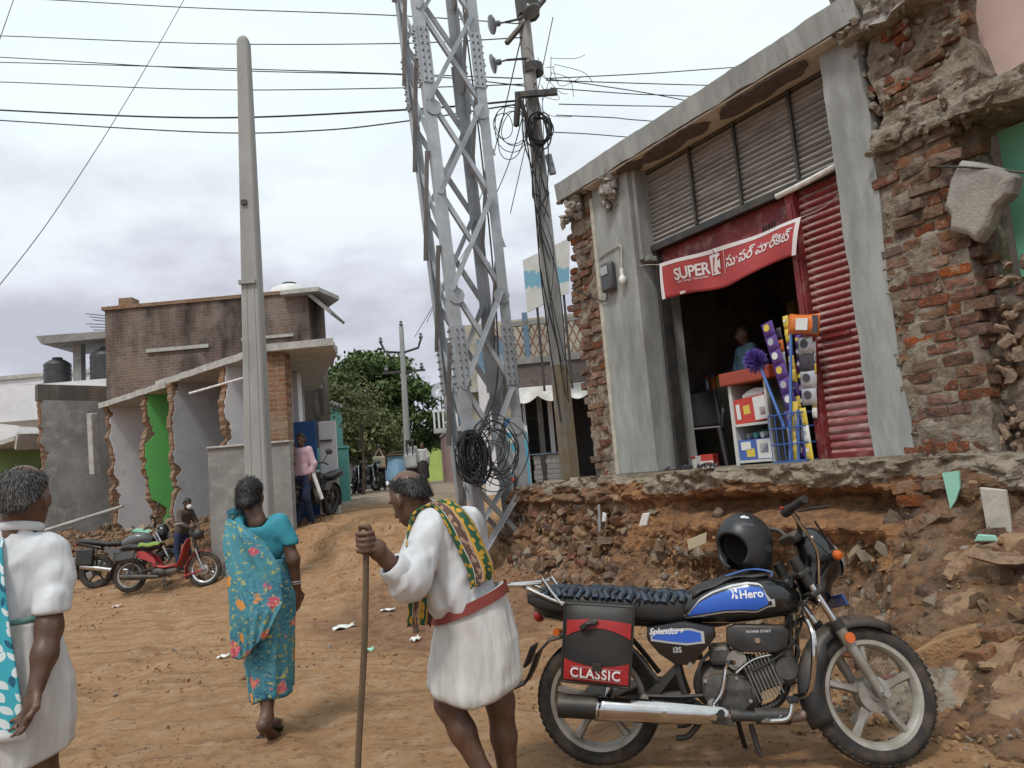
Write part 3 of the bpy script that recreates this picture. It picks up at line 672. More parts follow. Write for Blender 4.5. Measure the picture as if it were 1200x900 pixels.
# --------------------------------------------------- torn brickwork: bricks in courses
NB = [0]
def bricks(parent, u0f, u1f, z0, z1, v0, rough=.01, seed=0, skip=.0, pitch=.088, dust=.4, stag=.5, miss=None):
    r = random.Random(seed); z = z0; row = 0
    while z < z1:
        a = u0f(z) + r.uniform(-.03, .03); end = u1f(z) + r.uniform(-.05, .05); u = a - (r.random() * .1 + .1 * (row % 2))
        while u < end:
            L_ = r.choice((.215, .215, .215, .105, .15)); c = u + L_ / 2
            if c > a - .03 and c < end + .04 and r.random() > skip and not (miss and miss(c, z)):
                lib = B_DUST if r.random() < dust else B_RED
                put('brick', r.choice(lib), (c, v0 + .05 + r.uniform(-rough, rough), z + .04 + r.uniform(-.004, .004)), (r.gauss(0, rough * 2.2), r.gauss(0, rough * 2.2), r.gauss(0, rough * 4)), (L_ / .215 * r.uniform(.93, 1.02), 1.05, r.uniform(.94, 1.06)), parent); NB[0] += 1
            u += L_ + .013
        z += pitch; row += 1
pier = link('torn_brick_pier', None, shop)
miss = lambda u, z: float(fbm(u * 4, z * 4, 2., 3)) > .34
bricks(pier, lambda z: .53 + .02 * math.sin(z * 2), lambda z: 1.06 + .05 * math.sin(z * 3), 1.14, 3.0, .0, .008, 1, .02, dust=.35, miss=None)
bricks(pier, lambda z: .62, lambda z: 1.1, 3.0, 3.62, -.02, .035, 2, .06, dust=.6)
bricks(pier, lambda z: 1.12, lambda z: 1.52 - .1 * math.sin(z * 2.2), 1.10, 3.4, .16, .04, 3, .08, dust=.7, miss=lambda u, z: z > 2.35 and u > 1.16)
bricks(pier, lambda z: .66 if z < 4.6 else .72, lambda z: 1.22 + .06 * math.sin(z * 9), 3.86, 4.9, .05, .022, 4, .14, dust=.55, miss=miss)
# mortar backing with uneven face (also carries the far part of the wall, beyond the frame)
def lumpy(name, u0, u1, z0, z1, v0, depth, m_, amp=.03, step=.05, edge=.04, seed=0.):
    nu = max(2, int((u1 - u0) / step)); nz = max(2, int((z1 - z0) / step)); front = []
    mb = MB(); V = []
    for j in range(nz + 1):
        for i in range(nu + 1):
            u = u0 + (u1 - u0) * i / nu; z = z0 + (z1 - z0) * j / nz
            e = (edge * float(fbm(z * 4, seed, 1, 3)) if i in (0, nu) else 0); f = (edge * float(fbm(u * 4, seed, 2, 3)) if j in (0, nz) else 0)
            V.append((u + e, v0 + amp * float(fbm(u * 6, z * 6, seed, 4)), z + f))
    A_ = np.array(V); wl_ = worley(A_[:, 0] * 8, A_[:, 2] * 10, seed * 3.1); V = [(p[0], p[1] - amp * .9 * (1 - w) , p[2]) for p, w in zip(V, wl_.tolist())]
    n = len(V); W_ = nu + 1; V += [(p[0], v0 + depth, p[2]) for p in V]
    F = []
    for j in range(nz):
        for i in range(nu):
            a = j * W_ + i; F += [(a, a+1, a+W_+1, a+W_), (n+a, n+a+W_, n+a+W_+1, n+a+1)]
    for j in range(nz): a = j * W_; b = a + nu; F += [(a, a+W_, n+a+W_, n+a), (b, n+b, n+b+W_, b+W_)]
    for i in range(nu): a = i; b = nz * W_ + i; F += [(a, n+a, n+a+1, a+1), (b, b+1, n+b+1, n+b)]
    mb.add(V, F); return mb.build(name, m_, shop)
lumpy('mortar_bed', .50, 1.12, 1.0, 3.7, .008, .55, 'mortar', .02, seed=1., step=.035)
lumpy('mortar_bed', 1.10, 1.62, 1.0, 2.42, .19, .5, 'mortar', .07, seed=2.)
lumpy('mortar_bed', 1.08, 1.22, 2.3, 3.6, .2, .14, 'mortar', .05, seed=2.5)
lumpy('mortar_bed', .60, 1.30, 3.6, 5.0, .075, .4, 'mortar', .06, seed=3., edge=.09, step=.03)
lumpy('far_brick_wall', 1.95, 3.6, .9, 5.1, .05, .4, 'brick_dusty', .08, seed=4., step=.08)
# ledge of broken concrete between the storeys
random.seed(9)
def rubble_strip(name, n, fn, sz, m_, parent=shop):
    mb = MB()
    for i in range(n):
        me = random.choice(ROCKS); mb.T = xf(fn(i / n), rrot(), random.uniform(*sz)); mb.add([v.co for v in me.vertices], [tuple(p.vertices) for p in me.polygons])
    mb.T = None; o = mb.build(name, m_, parent); o['kind'] = 'stuff'; return o
rubble_strip('broken_ledge', 110, lambda t: (.58 + 1.1 * t + random.uniform(-.04, .04), -.0 + random.uniform(-.09, .1), 3.70 + random.uniform(-.1, .1) - .06 * t), (.03, .12), 'mortar')
lumpy('ledge_core', .56, 2.6, 3.60, 3.80, -.02, .6, 'mortar', .085, seed=6., edge=.07, step=.03)
rubble_strip('torn_roof_end', 80, lambda t: (.50 + random.uniform(0, .62), -.06 + random.uniform(-.1, .1), 4.68 + random.uniform(-.14, .30)), (.03, .10), 'mortar')
rubble_strip('torn_roof_end', 50, lambda t: (1.0 + random.uniform(0, .32), .1 + random.uniform(-.1, .1), 4.72 + random.uniform(-.1, .26)), (.04, .13), 'concrete')
lumpy('roof_end_core', .46, 1.30, 4.56, 4.96, -.07, .5, 'concrete', .10, seed=7., edge=.07, step=.035)
rubble_strip('mortar_lumps', 60, lambda t: (0.66 + random.uniform(0, .62), .035 + random.uniform(-.03, .03), 3.85 + random.uniform(0, .95)), (.03, .10), 'mortar')
rubble_strip('rough_lumps', 130, lambda t: (random.uniform(1.08, 1.6), .15 + random.uniform(-.07, .05), random.uniform(1.05, 2.6)), (.04, .15), 'stone_brown')
rubble_strip('rough_lumps', 70, lambda t: (random.uniform(.5, 1.2), -.02 + random.uniform(-.05, .05), random.uniform(1.02, 1.32)), (.04, .13), 'stone_grey')
# rooms seen through the torn end: pink above, green below
mat('pink_wall', (.60, .44, .40), .9, col2=(.52, .38, .35), ns=2)
mat('mint_wall', (.22, .58, .38), .85, col2=(.18, .50, .33), ns=2)
mb = MB(); mb.bb(1.22, 2.6, .30, .40, 3.82, 5.4); mb.build('pink_room_wall', 'pink_wall', shop)
mb = MB(); mb.bb(1.235, 2.6, .42, .5, 2.4, 3.585); mb.build('green_room_wall', 'mint_wall', shop)
# left torn end
edge = link('torn_brick_edge', None, shop)
bricks(edge, lambda z: -3.46 + .05 * math.sin(z * 5), lambda z: -3.03, 1.32, 4.55, .04, .03, 6, .04, dust=.45)
lumpy('mortar_bed', -3.42, -2.97, 1.25, 4.66, .065, .5, 'mortar', .05, seed=5.)
rubble_strip('torn_roof_corner', 40, lambda t: (-3.38 + random.uniform(-.05, .35), -.02 + random.uniform(-.12, .1), 4.62 + random.uniform(-.22, .14)), (.08, .2), 'concrete')
# foundation brick stub in front of the bank under the right pillar
stub = link('foundation_stub', None, shop)
bricks(stub, lambda z: .66, lambda z: 1.02 + .1 * math.sin(z * 7), .55, 1.12, -.47, .02, 8, .08, dust=.8)
lumpy('stub_core', .67, 1.1, .4, 1.12, -.40, .3, 'mortar', .05, seed=8.)
print('bricks', NB[0])
# ================================================================ brick-patterned walls too far away to pick bricks apart
def brickmat(name, c1, c2, mortar, scale=1., stain=None, bw=.23, bh=.088, stain2=None):
    M_ = bpy.data.materials.new(name); M_.use_nodes = True; MATS[name] = M_
    nt = M_.node_tree; N = nt.nodes; L = nt.links; b = N['Principled BSDF']; b.inputs['Roughness'].default_value = .95; b.inputs['Specular IOR Level'].default_value = .2
    tc = N.new('ShaderNodeTexCoord'); sp = N.new('ShaderNodeSeparateXYZ'); L.new(tc.outputs['Object'], sp.inputs[0])
    ad = N.new('ShaderNodeMath'); L.new(sp.outputs[0], ad.inputs[0]); L.new(sp.outputs[1], ad.inputs[1])
    cb = N.new('ShaderNodeCombineXYZ'); L.new(ad.outputs[0], cb.inputs[0]); L.new(sp.outputs[2], cb.inputs[1])
    nz = N.new('ShaderNodeTexNoise'); nz.inputs['Scale'].default_value = 9; L.new(tc.outputs['Object'], nz.inputs[0])
    dv = N.new('ShaderNodeVectorMath'); dv.operation = 'MULTIPLY_ADD'; L.new(nz.outputs['Color'], dv.inputs[0]); dv.inputs[1].default_value = (.03, .03, 0); L.new(cb.outputs[0], dv.inputs[2])
    bt = N.new('ShaderNodeTexBrick'); L.new(dv.outputs[0], bt.inputs[0]); bt.inputs['Color1'].default_value = (*c1, 1); bt.inputs['Color2'].default_value = (*c2, 1); bt.inputs['Mortar'].default_value = (*mortar, 1)
    bt.inputs['Scale'].default_value = scale; bt.inputs['Mortar Size'].default_value = .012; bt.inputs['Mortar Smooth'].default_value = .3; bt.inputs['Brick Width'].default_value = bw; bt.inputs['Row Height'].default_value = bh; bt.inputs['Bias'].default_value = -.1
    cur = bt.outputs[0]
    def blot(cur, sc, st, a, c, col, st3=(1, 1, 1)):
        mp = N.new('ShaderNodeMapping'); mp.inputs['Scale'].default_value = st3; L.new(tc.outputs['Object'], mp.inputs[0])
        n = N.new('ShaderNodeTexNoise'); n.inputs['Scale'].default_value = sc; n.inputs['Detail'].default_value = 6; n.inputs['Roughness'].default_value = .6; L.new(mp.outputs[0], n.inputs[0])
        r = N.new('ShaderNodeMapRange'); r.inputs[1].default_value = a; r.inputs[2].default_value = c; r.inputs[4].default_value = st; L.new(n.outputs[0], r.inputs[0])
        x = N.new('ShaderNodeMixRGB'); L.new(r.outputs[0], x.inputs[0]); L.new(cur, x.inputs[1]); x.inputs[2].default_value = (*col, 1); return x.outputs[0]
    cur = blot(cur, 6, .7, .45, .7, mortar)
    if stain: cur = blot(cur, .62, .92, .44, .58, stain, (1, 1, .25))
    if stain2: cur = blot(cur, 1.3, .7, .5, .7, stain2)
    L.new(cur, b.inputs['Base Color'])
    bp = N.new('ShaderNodeBump'); bp.inputs['Strength'].default_value = .7; bp.inputs['Distance'].default_value = .03; L.new(bt.outputs[1], bp.inputs['Height']); bp.invert = True
    n2 = N.new('ShaderNodeTexNoise'); n2.inputs['Scale'].default_value = 30; L.new(tc.outputs['Object'], n2.inputs[0])
    b2 = N.new('ShaderNodeBump'); b2.inputs['Strength'].default_value = .6; b2.inputs['Distance'].default_value = .03; L.new(n2.outputs[0], b2.inputs['Height']); L.new(bp.outputs[0], b2.inputs['Normal']); L.new(b2.outputs[0], b.inputs['Normal'])
brickmat('brick_sooty', (.20, .13, .098), (.145, .10, .078), (.245, .215, .185), stain=(.035, .030, .029), stain2=(.24, .20, .175))
brickmat('brick_raw', (.24, .115, .062), (.165, .088, .052), (.27, .205, .145), stain2=(.30, .25, .19))
brickmat('brick_grey', (.24, .185, .15), (.19, .145, .12), (.29, .26, .23), stain=(.1, .09, .08))
mat('white_wash', (.70, .70, .72), .85, col2=(.60, .60, .63), ns=1.5, col3=(.45, .44, .44), ns3=2.5, mix3=(.6, .85), bump=.15, bs=40)
mat('grey_wash', (.46, .47, .50), .85, col2=(.38, .39, .41), ns=1.2, col3=(.27, .27, .28), ns3=1.6, mix3=(.55, .8), bump=.15, bs=40)
mat('green_paint', (.15, .60, .14), .7, col2=(.16, .54, .15), ns=1.2, bump=.1, bs=40)
mat('olive_paint', (.20, .30, .12), .8, col2=(.16, .24, .10), ns=1.4, bump=.1, bs=40)
mat('cement', (.255, .25, .24), .95, col2=(.19, .185, .175), ns=2.2, col3=(.30, .295, .28), ns3=4., bump=.4, bs=25, bd=.015)
mat('cement_patchy', (.30, .295, .285), .95, col2=(.22, .21, .20), ns=1.6, col3=(.38, .36, .33), ns3=3., bump=.5, bs=18, bd=.02)
mat('slab_edge', (.45, .44, .42), .92, col2=(.33, .32, .30), ns=6, bump=.5, bs=40)
mat('teal_paint', (.10, .33, .30), .8, col2=(.13, .38, .34), ns=3)
mat('door_blue', (.028, .105, .30), .55, col2=(.025, .09, .26), ns=2)
# ================================================================ row of houses cut open by the road widening
KR = np.array([-4.32, 13.5, 0]); RU = np.array([.749, -.663, 0]); RV = np.array([.663, .749, 0]); RROT = math.atan2(RU[1], RU[0])
row = thing('cut_open_house_row', 'row of low houses sliced open, bare white, green and grey rooms showing', 'building', KR, RROT)
def world2row(x, y): q = np.array([x, y, 0]) - KR; return float(q @ RU), float(q @ RV)
def cross_wall(name, u, z0, z1, v1, face, amp, seed, th=.17, v0=0., lean=0.):
    # a party wall whose torn end faces the road; the plaster is on its right-hand face
    r = link(name, None, row); n = 90; zs = np.linspace(z0, z1, n)
    ve = [v0 + amp * float(fbm(z * 1.7, seed, 0, 5)) + .10 * float(fbm(z * 7, seed, 4, 3)) + lean * (z1 - z) / (z1 - z0) for z in zs]
    vp = [a + .03 + .30 * max(0, float(fbm(z * 2.3, seed + 5, 2, 5))) for a, z in zip(ve, zs)]
    mb = MB(); mb.loft([[Vector((u - th, a + .05 * float(fbm(z * 6, seed, 3, 2)), z)), Vector((u, a, z)), Vector((u, v1, z)), Vector((u - th, v1, z))] for a, z in zip(ve, zs)]); mb.build('brick_core', 'brick_raw', r)
    mb = MB(); mb.loft([[Vector((u + .002, a, z)), Vector((u + .022, a, z)), Vector((u + .022, v1, z)), Vector((u + .002, v1, z))] for a, z in zip(vp, zs)]); mb.build('plaster_face', face, r)
    return r
cross_wall('party_wall', -7.45, .1, 3.92, 2.6, 'white_wash', .22, 1.3, lean=.35)
cross_wall('party_wall', -5.15, .1, 3.92, 3.0, 'green_paint', .26, 4.1, v0=-.02, lean=.2)
cross_wall('party_wall', -3.80, .1, 3.98, 3.2, 'grey_wash', .10, 7.7)
cross_wall('party_wall', -1.62, .1, 3.98, 1.5, 'white_wash', .10, 9.2, v0=.0)
cross_wall('party_wall', -11.7, .1, 4.6, 4.6, 'cement_patchy', .25, 12.5, v0=-.1)
cross_wall('party_wall', -16.2, .1, 3.6, 4.6, 'olive_paint', .1, 15.5, v0=-.1)
mb = MB(); mb.bb(-16, -7.7, 4.4, 4.6, .1, 3.6); mb.bb(-7.7, -4.2, 3.0, 3.2, .1, 3.9); mb.build('rear_wall', 'grey_wash', row)
mb = MB(); mb.bb(-11.95, -11.69, -.15, 4.6, 4.6, 5.05); mb.build('brick_parapet', 'brick_grey', row)
def slab(name, pts, z0, z1, m_='slab_edge', seed=0, amp=.05):
    P = []
    for i in range(len(pts)):
        a = Vector(pts[i]).to_2d(); b = Vector(pts[(i + 1) % len(pts)]).to_2d(); n = max(2, int((b - a).length / .16))
        for k in range(n):
            p = a.lerp(b, k / n); q = amp * float(fbm(p.x * 4, p.y * 4, seed, 4)); P.append((p.x + q, p.y + q))
    mb = MB(); mb.prism(P, z0, z1, plane='xy'); return mb.build(name, m_, row)
slab('lower_roof_slab', [(-7.75, 0, 0), (-4.05, -.05, 0), (-4.05, 2.6, 0), (-7.75, 1.4, 0)], 3.89, 4.02, seed=2.)
W2 = [world2row(*p) for p in ((-7.75, 16.55), (-4.3, 13.42), (-3.1, 13.35), (-3.22, 14.2), (-3.6, 15.4), (-4.05, 16.6), (-4.75, 19), (-6.9, 18.9), (-8.0, 17.9))]
slab('roof_slab', [(a, b, 0) for a, b in W2], 3.97, 4.10, seed=5., amp=.04)
slab('small_roof_slab', [(-16.5, -.3, 0), (-13.2, -.3, 0), (-13.2, 2, 0), (-16.5, 2, 0)], 3.62, 3.75, seed=8.)
mb = MB(); mb.box((-13.1, .4, 3.6), (.15, 1.4, .5), rot=Euler((0, .5, 0)).to_matrix()); mb.build('hanging_slab_piece', 'slab_edge', row)
mb = MB(); mb.box((-8.0, -.05, 3.05), (.2, .18, 1.5), rot=Euler((.06, .05, .2)).to_matrix()); mb.build('leaning_slab_piece', 'slab_edge', row, bevel=.02)
# brick jamb and its plain return at the street corner
mat('white_stain', (.55, .54, .53), .9, col2=(.42, .40, .38), ns=3)
def wbox(mb, x0, x1, y0, y1, z0, z1):
    P = [world2row(x, y) for x, y in ((x0, y0), (x1, y0), (x1, y1), (x0, y1))]; mb.prism(P, z0, z1, plane='xy'); return mb
mb = MB(); wbox(mb, -4.42, -4.02, 13.56, 13.9, 2.0, 3.965); mb.build('brick_jamb', 'brick_raw', row)
mb = MB(); mb.prism([world2row(*p) for p in ((-4.40, 13.9), (-4.14, 13.9), (-5.45, 18.8), (-5.75, 18.8))], .4, 3.965, plane='xy'); mb.build('side_wall', 'grey_wash', row)
mb = MB(); wbox(mb, -4.72, -4.5, 16.0, 16.3, .5, 3.96); mb.build('side_pier', 'white_wash', row)
# low cement wall in front of the corner, torn bottom edge
lw = thing('low_cement_wall', 'freestanding rough grey cement wall panel behind the bare concrete pole', 'wall', (-4.55, 13.2, 0))
mb = MB(); n = 24
mb.loft([[Vector((x, -.1, .0 + .05 * float(fbm(x * 5, 0, 0, 3)))), Vector((x, .1, .0)), Vector((x, .1, 2.30)), Vector((x, -.1, 2.31 + .012 * float(fbm(x * 9, 3, 0, 3))))] for x in np.linspace(-.72, .68, n)])
mb.build('panel', 'cement', lw)
mb = MB(); mb.bb(-.73, .69, -.14, .14, 2.305, 2.34); mb.build('coping', 'slab_edge', lw, bevel=.01)
# ================================================================ tall sooty brick house behind the row
tb = thing('sooty_brick_house', 'tall two-storey bare brick house with soot streaks behind the cut-open row', 'building', (-8.55, 21.5, 0), rad(-1.5))
mb = MB(); mb.bb(-2.95, 2.95, 0, 1.7, .2, 7.10); mb.build('wall', 'brick_sooty', tb)
mb = MB(); mb.bb(-3.02, 3.02, -.06, 1.8, 7.10, 7.2); mb.build('parapet_coping', 'brick_raw', tb)
mb = MB(); mb.bb(-2.6, -2.2, .1, .5, 7.2, 7.45); mb.build('parapet_stub', 'brick_raw', tb)
mb = MB(); mb.prism([(2.25, -.3), (3.35, -.35), (3.62, .9), (2.95, 1.9), (2.25, 1.9)], 7.02, 7.14, plane='xy'); mb.build('eave_slab', 'slab_edge', tb)
mb = MB(); mb.prism([(2.95, 7.0), (3.62, 6.35), (3.66, 6.42), (3.02, 7.1)], -.2, 1.3, plane='xz'); mb.build('sloping_eave', 'cement', tb)
mb = MB(); mb.bb(-1.75, .05, -.07, -.003, 5.75, 5.85); mb.build('ledge', 'slab_edge', tb); mb = MB(); mb.bb(1.0, 2.5, -.07, -.003, 5.85, 5.93); mb.build('ledge', 'slab_edge', tb)
for i in range(6):
    mb = MB(); mb.tube([(-2.95, .1 + .05 * i, 6.55 + .09 * i), (-3.3 - .1 * (i % 3), 0, 6.56 + .1 * i)], .012, 5); mb.build('bare_rod', 'steel_dark', tb)
tank = thing('white_water_tank', 'white plastic water tank on the sooty brick house roof', 'water tank', (-6.7, 23.5, 7.2))
mat('tank_white', (.68, .68, .66), .5); mat('tank_black', (.03, .032, .036), .5, col2=(.05, .052, .056), ns=4)
mb = MB(); mb.lathe([(.0, 0), (.62, 0), (.62, .45), (.55, .6), (.25, .72), (.0, .73)], 20); mb.build('tank_body', 'tank_white', tank, smooth=True)
mb = MB(); mb.lathe([(.0, .72), (.22, .72), (.22, .78), (.0, .82)], 14); mb.build('tank_lid', 'tank_black', tank)
# ================================================================ far white building with roof shelter and tanks
wb = thing('white_flat_building', 'far white flat-roofed building with a blue barred window', 'building', (-21, 30, 0))
mb = MB(); mb.bb(-7, 5.5, 0, 8, .3, 6.85); mb.build('wall', 'white_wash', wb)
mb = MB(); mb.bb(-7.1, 5.6, -.1, 8.1, 6.85, 7.0); mb.build('parapet', 'slab_edge', wb)
mat('window_blue', (.10, .17, .25), .25, col2=(.16, .25, .33), ns=3)
for x in (-4.6, -.9, 1.6):
    wn = link('window', None, wb); mb = MB(); mb.bb(x, x + 1.25, -.03, .02, 5.15, 6.5); mb.build('pane', 'window_blue', wn)
    mb = MB(); mb.bb(x - .08, x + 1.33, -.07, -.03, 6.5, 6.58); mb.build('window_head', 'slab_edge', wn); mb = MB(); mb.bb(x - .08, x + 1.33, -.09, -.03, 5.07, 5.15); mb.build('sill', 'slab_edge', wn)
    for i in range(4): mb = MB(); mb.bb(x + .1 + .33 * i, x + .16 + .33 * i, -.055, -.033, 5.15, 6.5); mb.build('window_bar', 'white_wash', wn)
sh = thing('roof_shelter', 'flat concrete roof shelter on posts beside the black water tanks', 'shelter', (-14.9, 27.2, 5.9))
mb = MB(); mb.prism([(-1.3, 1.42), (1.6, 1.45), (1.6, 1.68), (-1.5, 1.72)], -1, 1.4); mb.build('shelter_roof', 'cement', sh)
for x in (-.35, 1.35): mb = MB(); mb.bb(x - .14, x + .14, -.5, -.2, -1, 1.43); mb.build('post', 'cement', sh)
mb = MB(); mb.bb(-3, 2, -1, 2, -1.2, .02); mb.build('roof_deck', 'white_wash', sh)
for i, (px, lab) in enumerate(((-16.0, 'smaller black ribbed water tank outside the roof shelter'), (-14.25, 'larger black ribbed water tank inside the roof shelter'))):
    t = thing('black_water_tank', lab, 'water tank', (px, 26.8, 5.92), 0)
    k = .85 + .2 * i; mb = MB(); mb.lathe([(0, 0)] + [(.5 * k + .025 * (j % 2), .09 * j * k) for j in range(11)] + [(.3 * k, 1.05 * k), (0, 1.1 * k)], 18); mb.build('tank_body', 'tank_black', t, smooth=True)
    mb = MB(); mb.lathe([(0, 1.08 * k), (.2 * k, 1.08 * k), (.2 * k, 1.16 * k), (0, 1.18 * k)], 12); mb.build('tank_lid', 'tank_black', t)
# ================================================================ rubble heap in front of the row
random.seed(21)
heap_items = []; hp = link('rubble_heap', None)
tag(hp, 'long heap of brown rubble and broken mortar along the cut-open houses', 'rubble')
def heap_h(u, v): return np.maximum(0, .62 * np.exp(-((v + .1) / .75) ** 2) * (.7 + .45 * fbm(u * .8, 3., 0, 3)) + .12 * fbm(u * 3, v * 3, 0, 4)) * sstep(-.3, -1.6, u)
us = np.arange(-14, -.3, .09); vs = np.arange(-2.2, 1.9, .09); UU, VV = np.meshgrid(us, vs)
wx = KR[0] + UU * RU[0] + VV * RV[0]; wy = KR[1] + UU * RU[1] + VV * RV[1]
gzv = ground_z(wx, wy); hz = gzv + heap_h(UU, VV) - .04; idx = np.arange(UU.size).reshape(UU.shape)
me = bpy.data.meshes.new('heap_earth'); me.from_pydata(np.stack([wx, wy, hz], -1).reshape(-1, 3).tolist(), [], np.stack([idx[:-1, :-1], idx[:-1, 1:], idx[1:, 1:], idx[1:, :-1]], -1).reshape(-1, 4).tolist()); me.materials.append(MATS['soil']); link('heap_earth', me, hp)
def heap_pt(u, v):
    x = KR[0] + u * RU[0] + v * RV[0]; y = KR[1] + u * RU[1] + v * RV[1]
    return Vector((x, y, gz(x, y) + float(heap_h(np.array(u), np.array(v)))))
for i in range(130):
    p = heap_pt(random.uniform(-9.5, -.5), random.gauss(-.2, .5)); s = random.uniform(.1, .38)
    if random.random() < .2: put('brick', random.choice(B_DUST), p, rrot(), (1, 1.2, 1.2), hp)
    else: put('stone', random.choice(random.choice((R_BROWN, R_BROWN, R_SOIL, R_GREY))), p, rrot(), s, hp)
P_ = []
for i in range(1500):
    u, v = random.uniform(-12, -.4), random.gauss(-.2, .7); P_.append((u, v))
P_ = np.array(P_); wx = KR[0] + P_[:, 0] * RU[0] + P_[:, 1] * RV[0]; wy = KR[1] + P_[:, 0] * RU[1] + P_[:, 1] * RV[1]; wz = ground_z(wx, wy) + heap_h(P_[:, 0], P_[:, 1])
joined('heap_crumbs', [(random.choice(ROCKS), xf((a, b, c), rrot(), random.uniform(.04, .12))) for a, b, c in zip(wx, wy, wz)], 'stone_brown', hp)
# broken grey blocks dumped beside the parked bikes
for i in range(17):
    o = put('grey_block', random.choice(mvar(BRK, 'cement')[:3]), (-8.9 + random.uniform(-.7, .55), 15.2 + random.uniform(-.25, .2), .16 + .13 * (i % 3) + random.uniform(0, .05)), (random.uniform(-.5, .5), random.uniform(-.5, .5), random.uniform(0, 3)), (1.5, 1.9, 2.0))
    tag(o, 'broken grey concrete block in the pile beside the black motorcycle', 'block', 'grey blocks dumped behind the motorcycles')
# ================================================================ steel lattice mast (seen corner-on)
tw = thing('lattice_mast', 'galvanised steel lattice power mast with crossed bracing beside the shop', 'mast', (-.352, 10.08, .45))
B0 = {'B': (-.218, -.48), 'D': (.482, -.215), 'A': (-.483, .22), 'C': (.217, .485)}
CT = Vector((atd(509.5, 0, 10.05).x + .352, -.05))
HM = 7.65
def leg_at(k, z):
    t = z / HM; b = Vector(B0[k]); s = 1 + .20 * t; return Vector((b.x * s + CT.x * t, b.y * s + CT.y * t, z))
def angle(name, a, b, fx, fy, w, th=.012, m_='galvanised'):
    # L-section from a to b; flanges along fx and fy
    d = (b - a).normalized(); fx = (fx - d * fx.dot(d)).normalized(); fy = (fy - d * fy.dot(d)).normalized()
    pts = [Vector((0, 0)), Vector((w, 0)), Vector((w, th)), Vector((th, th)), Vector((th, w)), Vector((0, w))]
    mb = MB(); mb.loft([[p + fx * q.x + fy * q.y for q in pts] for p in (a, b)]); return mb.build(name, m_, tw)
order = ['B', 'D', 'C', 'A']
for k in order:
    i = order.index(k); nx_, pv = order[(i + 1) % 4], order[i - 1]
    a, b = leg_at(k, -.3), leg_at(k, 9.6); f1 = leg_at(nx_, 0) - leg_at(k, 0); f2 = leg_at(pv, 0) - leg_at(k, 0)
    angle('leg', a, b, f1, f2, .135, .014)
    for zc in (2.52, 6.55):
        for f in (f1, f2):
            g = f.normalized(); out = (leg_at(k, zc) - Vector((CT.x * zc / HM, 0, zc))).normalized()
            nrm = g.cross(Vector((0, 0, 1))).normalized(); nrm = nrm if nrm.dot(out) > 0 else -nrm
            d = (leg_at(k, zc + .4) - leg_at(k, zc - .4)).normalized(); c = leg_at(k, zc) + g * .085 + nrm * .008
            rot = Matrix((g, nrm, d)).transposed()
            mb = MB(); mb.box(c, (.15, .016, .78), rot=rot); pl = mb.build('splice_plate', 'galvanised', tw)
            for r_ in range(8):
                for cc in (-.035, .035):
                    mb = MB(); p = c + d * (-.34 + r_ * .097) + g * cc; mb.cyl(p + nrm * .006, p + nrm * .034, .013, n=6); mb.build('bolt', 'galvanised_dark', pl)
bay = 1.27
for fi in range(4):
    p, q = order[fi], order[(fi + 1) % 4]
    off = {0: .0, 1: .62, 2: .0, 3: .62}[fi]
    fn_ = (leg_at(q, 0) - leg_at(p, 0)).cross(Vector((0, 0, 1))).normalized(); out = leg_at(p, 0) + leg_at(q, 0)
    if fn_.dot(out) < 0: fn_ = -fn_
    z = -.45 + off
    while z < 9.2:
        z0, z1 = max(z, .05), min(z + bay, 9.5)
        if z1 - z0 > .5:
            def ptl(k, o_, zz): e = (leg_at(o_, zz) - leg_at(k, zz)).normalized(); return leg_at(k, zz) + e * .07
            m1 = 'galvanised'
            angle('brace', ptl(p, q, z0) + fn_ * .006, ptl(q, p, z1) + fn_ * .006, Vector((0, 0, 1)), fn_, .058, .007, m1)
            angle('brace', ptl(q, p, z0) - fn_ * .026, ptl(p, q, z1) - fn_ * .026, Vector((0, 0, 1)), -fn_, .058, .007, 'galvanised')
        z += bay
# gusset plates at the front corner
for zz in (1.6, 3.3, 5.82):
    for k, o_ in (('B', 'D'), ('D', 'B')):
        e = (leg_at(o_, zz) - leg_at(k, zz)).normalized(); c = leg_at(k, zz) + e * .1; nrm = e.cross(Vector((0, 0, 1))).normalized(); nrm = nrm if nrm.y < 0 else -nrm
        mb = MB(); mb.lathe([(0, -.005), (.11, -.005), (.11, .005), (0, .005)], 10, Matrix.Translation(c + nrm * .012) @ nrm.to_track_quat('Z', 'Y').to_matrix().to_4x4()); mb.build('gusset', 'galvanised', tw)
# ================================================================ bare concrete pole (new, no wires yet)
cp = thing('bare_concrete_pole', 'tall bare tapered grey concrete pole without crossarm or wires', 'pole', (-3.72, 11.0, .2))
mb = MB(); H = 8.15; tp = Vector((.07, 0, 0))
def pole_ring(z, s=1):
    t = z / H; w = (.178 * (1 - t) + .085 * t) * s; d = (.15 * (1 - t) + .09 * t) * s; c = tp * t; b = .022
    return [Vector((c.x + sx * (w - (b if k else 0)), sy * (d - (0 if k else b)), z)) for sx, sy, k in ((-1,-1,1),(1,-1,1),(1,-1,0),(1,1,0),(1,1,1),(-1,1,1),(-1,1,0),(-1,-1,0))]
mb.loft([pole_ring(z) for z in np.linspace(-.3, H - .05, 14)] + [pole_ring(H + .02, .8), pole_ring(H + .06, .4)]); mb.build('shaft', 'concrete_smooth', cp, smooth=True)
